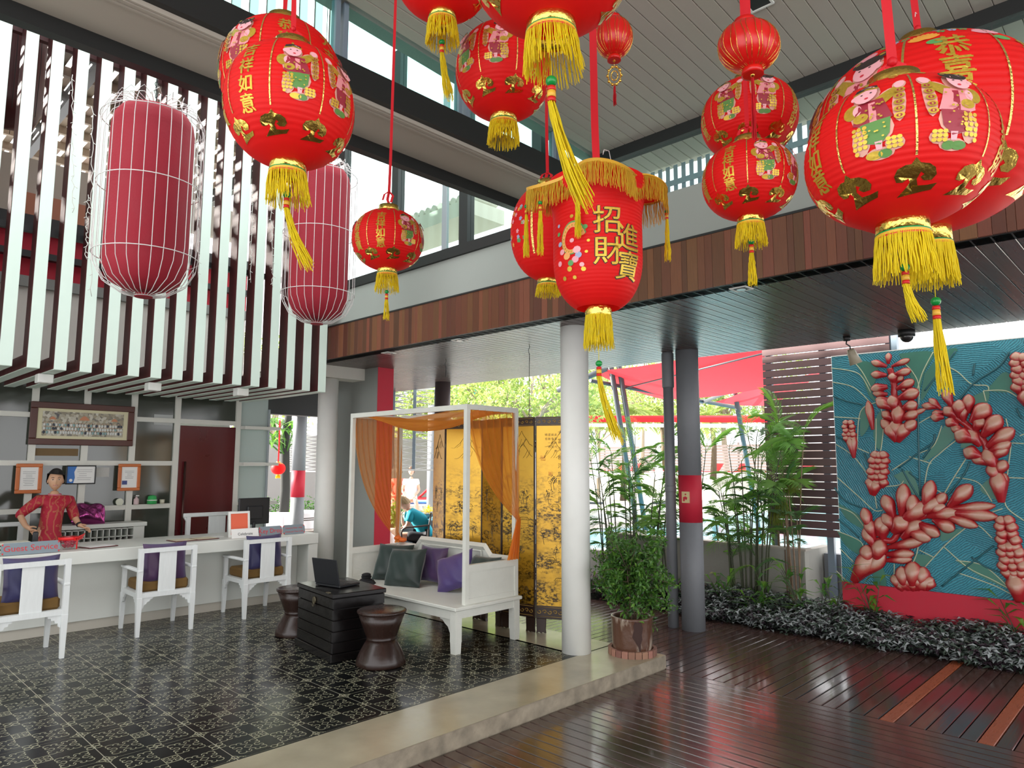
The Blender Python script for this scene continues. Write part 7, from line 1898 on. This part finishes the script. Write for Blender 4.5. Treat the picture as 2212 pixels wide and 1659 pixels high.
def sunb(lab, px, t_, cloth, legs):
    q_ = dep(px, 1040, t_); o_ = Vector((q_.x, q_.y, .22)); t = thing('person', lab, 'person', o_)
    s2 = VR; F_ = -vd
    J = {'pel': (Vector((0, 0, .52)), .13), 'wst': (Vector((0, 0, .70)), .11), 'chs': (Vector((0, 0, .90)), (.14, .1)), 'nk': (Vector((0, 0, 1.08)), .045), 'nk2': (Vector((0, 0, 1.13)), .045)}
    E2 = [('pel', 'wst'), ('wst', 'chs'), ('chs', 'nk'), ('nk', 'nk2')]
    for sg, k in ((-1, 'l'), (1, 'r')):
        J['s'+k] = (Vector((0, 0, 1.0))+s2*.17*sg, .045); J['e'+k] = (Vector((0, 0, .76))+s2*.23*sg+F_*.05, .036); J['w'+k] = (Vector((0, 0, .60))+s2*.12*sg+F_*.20, .026)
        J['h'+k] = (Vector((0, 0, .50))+s2*.10*sg, .085); J['k'+k] = (Vector((0, 0, .50))+s2*(.14*sg+.05)+F_*.40, .058); J['a'+k] = (Vector((0, 0, .08))+s2*(.14*sg+.16)+F_*.45, .038); J['t'+k] = (Vector((0, 0, .03))+s2*(.14*sg+.24)+F_*.58, .03)
        E2 += [('chs', 's'+k), ('s'+k, 'e'+k), ('e'+k, 'w'+k), ('pel', 'h'+k), ('h'+k, 'k'+k), ('k'+k, 'a'+k), ('a'+k, 't'+k)]
        hand(J, E2, 'w'+k, F_, s2*-sg, k, .9)
    skin('body', J, E2, SKP, t)
    Jd = {'wst': (J['wst'][0], .175), 'chs': (J['chs'][0]+Vector((0, 0, .03)), (.21, .165)), 'pel': (J['pel'][0], .22), 'kn': (Vector((0, 0, .50))+F_*.30+s2*.03, (.24, .15))}
    for k in 'lr': Jd['s'+k] = (J['s'+k][0], .085); Jd['e'+k] = (J['s'+k][0].lerp(J['e'+k][0], .5), .065)
    E3 = [('wst', 'chs'), ('chs', 'sl'), ('chs', 'sr'), ('sl', 'el'), ('sr', 'er'), ('wst', 'pel'), ('pel', 'kn')]
    if legs: Jd.pop('kn'); E3.pop()
    skin('dress' if not legs else 'shirt', Jd, E3, cloth, t)
    head(t, Vector((0, 0, 1.27)), F_, (0, 0, 1), 1, SKP, True, mat('brown hair', (.10, .05, .025), .5), smile=False)
sunb('person in a coral dress sitting on a lounger beyond the boy', 862, 19.2, mat('coral cloth', (.72, .10, .08), .7), False)
sunb('person in a white top sitting with bare legs on the blue-towelled lounger', 888, 19.0, PAPER, True)
t = thing('water_feature', 'low dark stone water basin with a still surface behind the boy', 'basin', Vector((dep(905, 1100, 14.6).x, dep(905, 1100, 14.6).y, -.15)), radians(-46))
STN = mat('dark wet stone', (.05, .07, .085), .2, noise=(9, .4)); B().rbox((0, 0, .36), (3.0, 1.0, .72), .01).obj('basin', STN, t); B().bb((-1.42, -.42, .72), (1.42, .42, .728)).obj('water', WAT, t)
t = thing('flower_bowl', 'bowl of yellow flowers on the edge of the dark basin', 'flower arrangement', Vector((dep(925, 1080, 14.5).x, dep(925, 1080, 14.5).y, .58)))
B().lathe([(.06, 0), (.14, .08), (.15, .10), (.12, .09)], n=18).obj('bowl', STN, t); b = B(); leafball(b, (0, 0, .16), .12, 90, .07, .03, r8, (1, 1, .8)); b.obj('flowers', mat('yellow petals', (.80, .62, .05), .6), t, 'stuff')
t = thing('shrub', 'round pale green shrub left of the boy behind the daybed post', 'plant', Vector((dep(853, 1080, 13.8).x, dep(853, 1080, 13.8).y, .3)))
b = B(); leafball(b, (0, 0, .35), .28, 260, .11, .05, r8, (.8, .8, 1.3), 2); b.obj('foliage', [LEAFL, LEAFG], t, 'stuff'); B().lathe([(.12, -.45), (.17, .1)], n=14).obj('pot', STN, t)
column(dep(934, 1040, 18).x, dep(934, 1040, 18).y, .14, -.15, 3.2, GREYC, 'far pale gray column behind the wire screen beyond the boy')

# ------------------------------------------------------------------ far side of the pool: terrace, fence, loungers, parasols, sails
FN = mat('dark timber fence', (.10, .075, .07), .7, noise=(4, .15))
t = thing('fence', 'long dark horizontal-board fence across the far side of the pool', 'fence', (45, 0, .9))
fb = B().rbox((0, 0, 0), (.05, 44, .17), .01).mesh('board', FN)
for k in range(10): link('board', fb, t, loc=(0, 18, .25+.20*k))
for k in range(16): boxobj('post', (.03, -3+2.8*k, 0), (.12, -2.88+2.8*k, 2.3), FN, t)
lr = lounger('red sun lounger on the far pool terrace', (36.5, 7, .9), 0, LR, group='red loungers across the pool')
for k in range(11):
    o = lr if k == 0 else copytree(lr)
    o.location = (36.2+r8.uniform(-.6, .6), 9.0+1.75*k, .9); o.rotation_euler = (0, 0, radians(0+r8.uniform(-15, 15))); o['label'] = 'red-cushioned lounger across the pool, '+('last at the right', 'second from the right', 'third from the right', 'fourth from the right', 'fifth from the right', 'middle of the row', 'fifth from the left', 'fourth from the left', 'third from the left', 'second from the left', 'last at the left')[k]+' end'*(k in (0, 10))
def parasol(lab, p, closed=True):
    t = thing('parasol', lab, 'parasol', p)
    B().cyl((0, 0, 0), (0, 0, 2.6), .03, n=8).obj('pole', LW, t); B().lathe([(.05, 2.75), (.12, 2.5), (.17, 1.7), (.21, 1.25), (.10, 1.2)], n=16).obj('canopy', LW, t); B().rbox((0, 0, .05), (.5, .5, .1), .02).obj('base', STN, t)
for px, lab in ((1287, 'closed white parasol at the left of the far pool terrace'), (1423, 'closed white parasol left of the thick gray column across the pool')):
    q_ = dep(px, 990, 33); parasol(lab, Vector((q_.x, q_.y, .9)) if q_.x > 34 else Vector((q_.x, q_.y, -.15)))
SAIL = mat('red sail cloth', (.78, .030, .045), .65, sub=(.45, (.95, .05, .06)))
def sail(lab, cor, sag=.35, n=16):
    P = [Vector(c) for c in cor]; b = B()
    def fn(u, v):
        p = P[0].lerp(P[1], u).lerp(P[3].lerp(P[2], u), v); return p+Vector((0, 0, -sag*4*u*(1-u)*.5-sag*4*v*(1-v)*.5))
    b.grid(fn, n, n); o = b.obj('shade_sail', SAIL); tag(o, lab, 'shade sail', 'red shade sails over the pool edge')
    return P
t0 = sail('large red shade sail above the pool between the columns', [dep(1280, 802, 17), dep(1665, 735, 12), dep(1665, 835, 13.5), dep(1430, 862, 19)], .15)
sail('smaller red shade sail partly hidden by the slatted screen', [dep(1545, 868, 16), dep(1665, 815, 14), dep(1780, 800, 15), dep(1665, 875, 17)], .1)
t = thing('sail_frame', 'gray steel posts and beams that carry the red shade sails', 'frame', on(2, -.15, 1385, 1150))
o_ = t.location.copy()
def bar(a, b_, r_, nm): B().tube([Vector(a)-o_, Vector(b_)-o_], r_, 8).obj(nm, mat('dark grey steel', (.06, .065, .075), .45), t)
bar(on(2, -.15, 1378, 1150), dep(1316, 770, 16.5), .065, 'post'); bar(on(2, -.15, 1396, 1150), dep(1334, 770, 16.5), .065, 'post')
bar(on(2, -.15, 1640, 1150), dep(1582, 815, 15.5), .06, 'post'); bar(dep(1275, 822, 16.8), dep(1600, 882, 19.5), .05, 'beam'); bar(dep(1515, 870, 19), dep(1660, 812, 14), .045, 'beam'); bar(dep(1205, 843, 17), dep(1312, 795, 16.5), .07, 'beam')
bar(dep(1350, 838, 17), dep(1655, 762, 12.2), .018, 'seam_cable')
b = B(); a_, c_ = dep(1270, 905, 34), dep(1680, 905, 30); b.tube([a_, c_], 0, flat=(.12, .30)); tag(b.obj('awning_edge', SAIL), 'thin straight red awning edge across the far side of the pool', 'awning')
b = B(); b.tube([a_+Vector((0, 0, -.3)), c_+Vector((0, 0, -.3))], 0, flat=(.1, .14)); tag(b.obj('awning_rail', LW), 'thin white rail under the far red awning edge', 'awning')

# trees
TL = [mat('sunlit light leaf', (.40, .46, .20), .5, noise=(.6, .25), sub=(.45, (.5, .65, .12))), mat('sunlit mid leaf', (.24, .32, .12), .5, noise=(.6, .25), sub=(.4, (.3, .45, .08)))]
def tree_mesh(seed, h, cr, n, l=.22):
    r_ = random.Random(seed); b = B(); tb = B(); tb.tube([(0, 0, 0), (.1, .05, h*.3), (0, .1, h*.55)], [.16, .13, .09], 8)
    for k in range(14):
        a, z = r_.uniform(0, 6.28), r_.uniform(h*.42, h*.92); rr = cr*r_.uniform(.3, .85)*(1-.3*abs(z/h-.65)); c = Vector((rr*cos(a), rr*sin(a), z))
        tb.tube([(0, .08, h*r_.uniform(.3, .55)), (c.x*.5, c.y*.5, z*.9), tuple(c)], [.06, .04, .02], 5); leafball(b, c, cr*.42, n//14, l, l*.42, r_, (1, 1, .75), 2)
        for q_ in range(4): d = randdir(r_, .2); tb.tube([c, c+d*cr*.38], [.018, .008], 3)
    return tb.mesh('trunk', mat('pale branch', (.34, .28, .22), .8)), b.mesh('foliage', TL)
tm = [tree_mesh(1, 6.5, 2.3, 3000), tree_mesh(2, 8.0, 2.8, 3000, .26)]
for i, (px, t_, k, s_, lab) in enumerate(((1062, 24, 0, 1.0, 'light green tree left of the folding screen top'), (1145, 21, 0, .9, 'bare-branched light green tree above the folding screen'), (1190, 27, 1, 1.0, 'light green tree just left of the white column'), (1290, 40, 1, 1.0, 'bright tree right of the white column under the sail'), (1385, 52, 1, 1.3, 'tree behind the far fence between the sail posts'), (1480, 50, 1, 1.2, 'tree behind the far fence left of the gray column'), (1570, 52, 0, 1.5, 'tree behind the far fence right of the gray column'), (1660, 50, 1, 1.1, 'tree behind the top of the slatted screen'), (960, 27, 1, .9, 'tree behind the wire screen left of the dark column'), (875, 28, 0, 1.0, 'tree behind the wire screen beyond the daybed'), (580, 24, 1, .8, 'tree in the far left gap beyond the counter'))):
    q_ = dep(px, 1000, t_); t = thing('tree', lab, 'tree', (q_.x, q_.y, .9 if q_.x > 34 else -.15), i*1.3, 'trees beyond the pool'); t.scale = (s_, s_, s_)
    link('trunk', tm[k][0], t); link('foliage', tm[k][1], t, 'stuff')
cp = []
for k in range(2):
    b = B(); frond(b, 2.4, 34, .75, .06, .7+.2*k, r6, .6); cp.append(b.mesh('frond', TL[0]))
for i, (px, t_, z, lab) in enumerate(((1345, 36, 4.2, 'coconut palm crown between the sail posts'), (1430, 42, 3.6, 'coconut palm crown left of the gray downpipe'), (1540, 38, 3.4, 'coconut palm crown right of the thick gray column'), (1240, 38, 4.6, 'coconut palm crown behind the white column'))):
    q_ = dep(px, 1000, t_); zb_ = .9 if q_.x > 34 else -.15; t = thing('coconut_palm', lab, 'palm tree', (q_.x, q_.y, zb_), 0, 'coconut palms across the pool')
    B().tube([(0, 0, 0), (.2, 0, z*.5), (0, 0, z)], [.18, .14, .12], 8).obj('trunk', BARK, t)
    for j in range(13): o = link('frond', cp[j % 2], t, loc=(0, 0, z), rot=(0, r6.uniform(-.7, .2), 2*pi*j/13+r6.uniform(-.2, .2)))
# pale building with a teal window behind the trees
q_ = dep(1000, 900, 34); t = thing('building', 'pale gray building with a teal window behind the trees', 'building', (q_.x, q_.y, -.15), radians(-46))
PB_ = mat('pale building render', (.42, .44, .48), .8); boxobj('wall', (-3.2, 0, 0), (2.4, 4, 9.5), PB_, t)
for x, z in ((.45, 4.0), (-1.2, 4.0), (.45, 6.6)): w_ = boxobj('window', (x, -.06, z), (x+1.0, .02, z+1.7), WHITE, t); B().box((0, -.035, 0), (.86, .03, 1.56)).obj('pane', mat('teal pane', (.05, .30, .30), .1), w_)
boxobj('wall', (-4.4, .3, 0), (-3.2, 4, 9.5), mat('glazed strip', (.30, .33, .22), .4), t)
# wires hanging from the wooden ceiling, spotlight and dome camera over the mural
for px, y0, y1, lab in ((1143, 744, 900, 'thin black wire hanging from the wooden ceiling down to the folding screen'), (963, 775, 815, 'short wire loop hanging from the wooden ceiling above the daybed')):
    p = on(2, 3.0, px, y0); q1 = p.copy(); L_ = (y1-y0)*(p-CAM).dot(_f)/FPX; b = B()
    b.tube([(0, 0, 0), (.008, 0, -.03), (-.01, 0, -.06), (.004, 0, -.12), (0, 0, -L_)], .003, 5); b.tube([(.004, 0, -.10), (.012, .004, -.16), (.002, 0, -.22)], .003, 4)
    tag(b.obj('ceiling_wire', BLACK, None, None, p), lab, 'wire')
p = on(2, 3.0, 1829, 736); p = Vector((7.45, p.y*7.45/p.x, 3.0))
t = thing('spotlight', 'cream adjustable spotlight hanging from the ceiling edge above the mural corner', 'light fixture', p)
B().cyl((0, 0, 0), (0, 0, -.045), .035, n=14).obj('base', BLACK, t); B().tube([(0, 0, -.04), (-.02, 0, -.08), (.03, -.02, -.10), (.03, -.02, -.15)], .007, 6).obj('arm', BLACK, t)
b = B(); b.lathe([(.030, 0), (.042, .03), (.045, .06), (.062, .16), (.056, .16), (.03, .05)], c=(.03, -.02, -.13), n=20, ax=(.25, -.25, -1)); b.obj('shade', mat('cream enamel', (.42, .37, .27), .4), t)
p = on(2, 3.0, 1958, 716); t = thing('dome_camera', 'black dome camera under the ceiling edge right of the spotlight', 'camera', (7.5, p.y*7.5/p.x, 3.0))
B().cyl((0, 0, 0), (0, 0, -.06), .075, n=24).obj('housing', BLACK, t); B().sph((0, 0, -.06), .06, 18, 10).obj('dome', mat('smoked dome', (.02, .02, .02), .08), t)
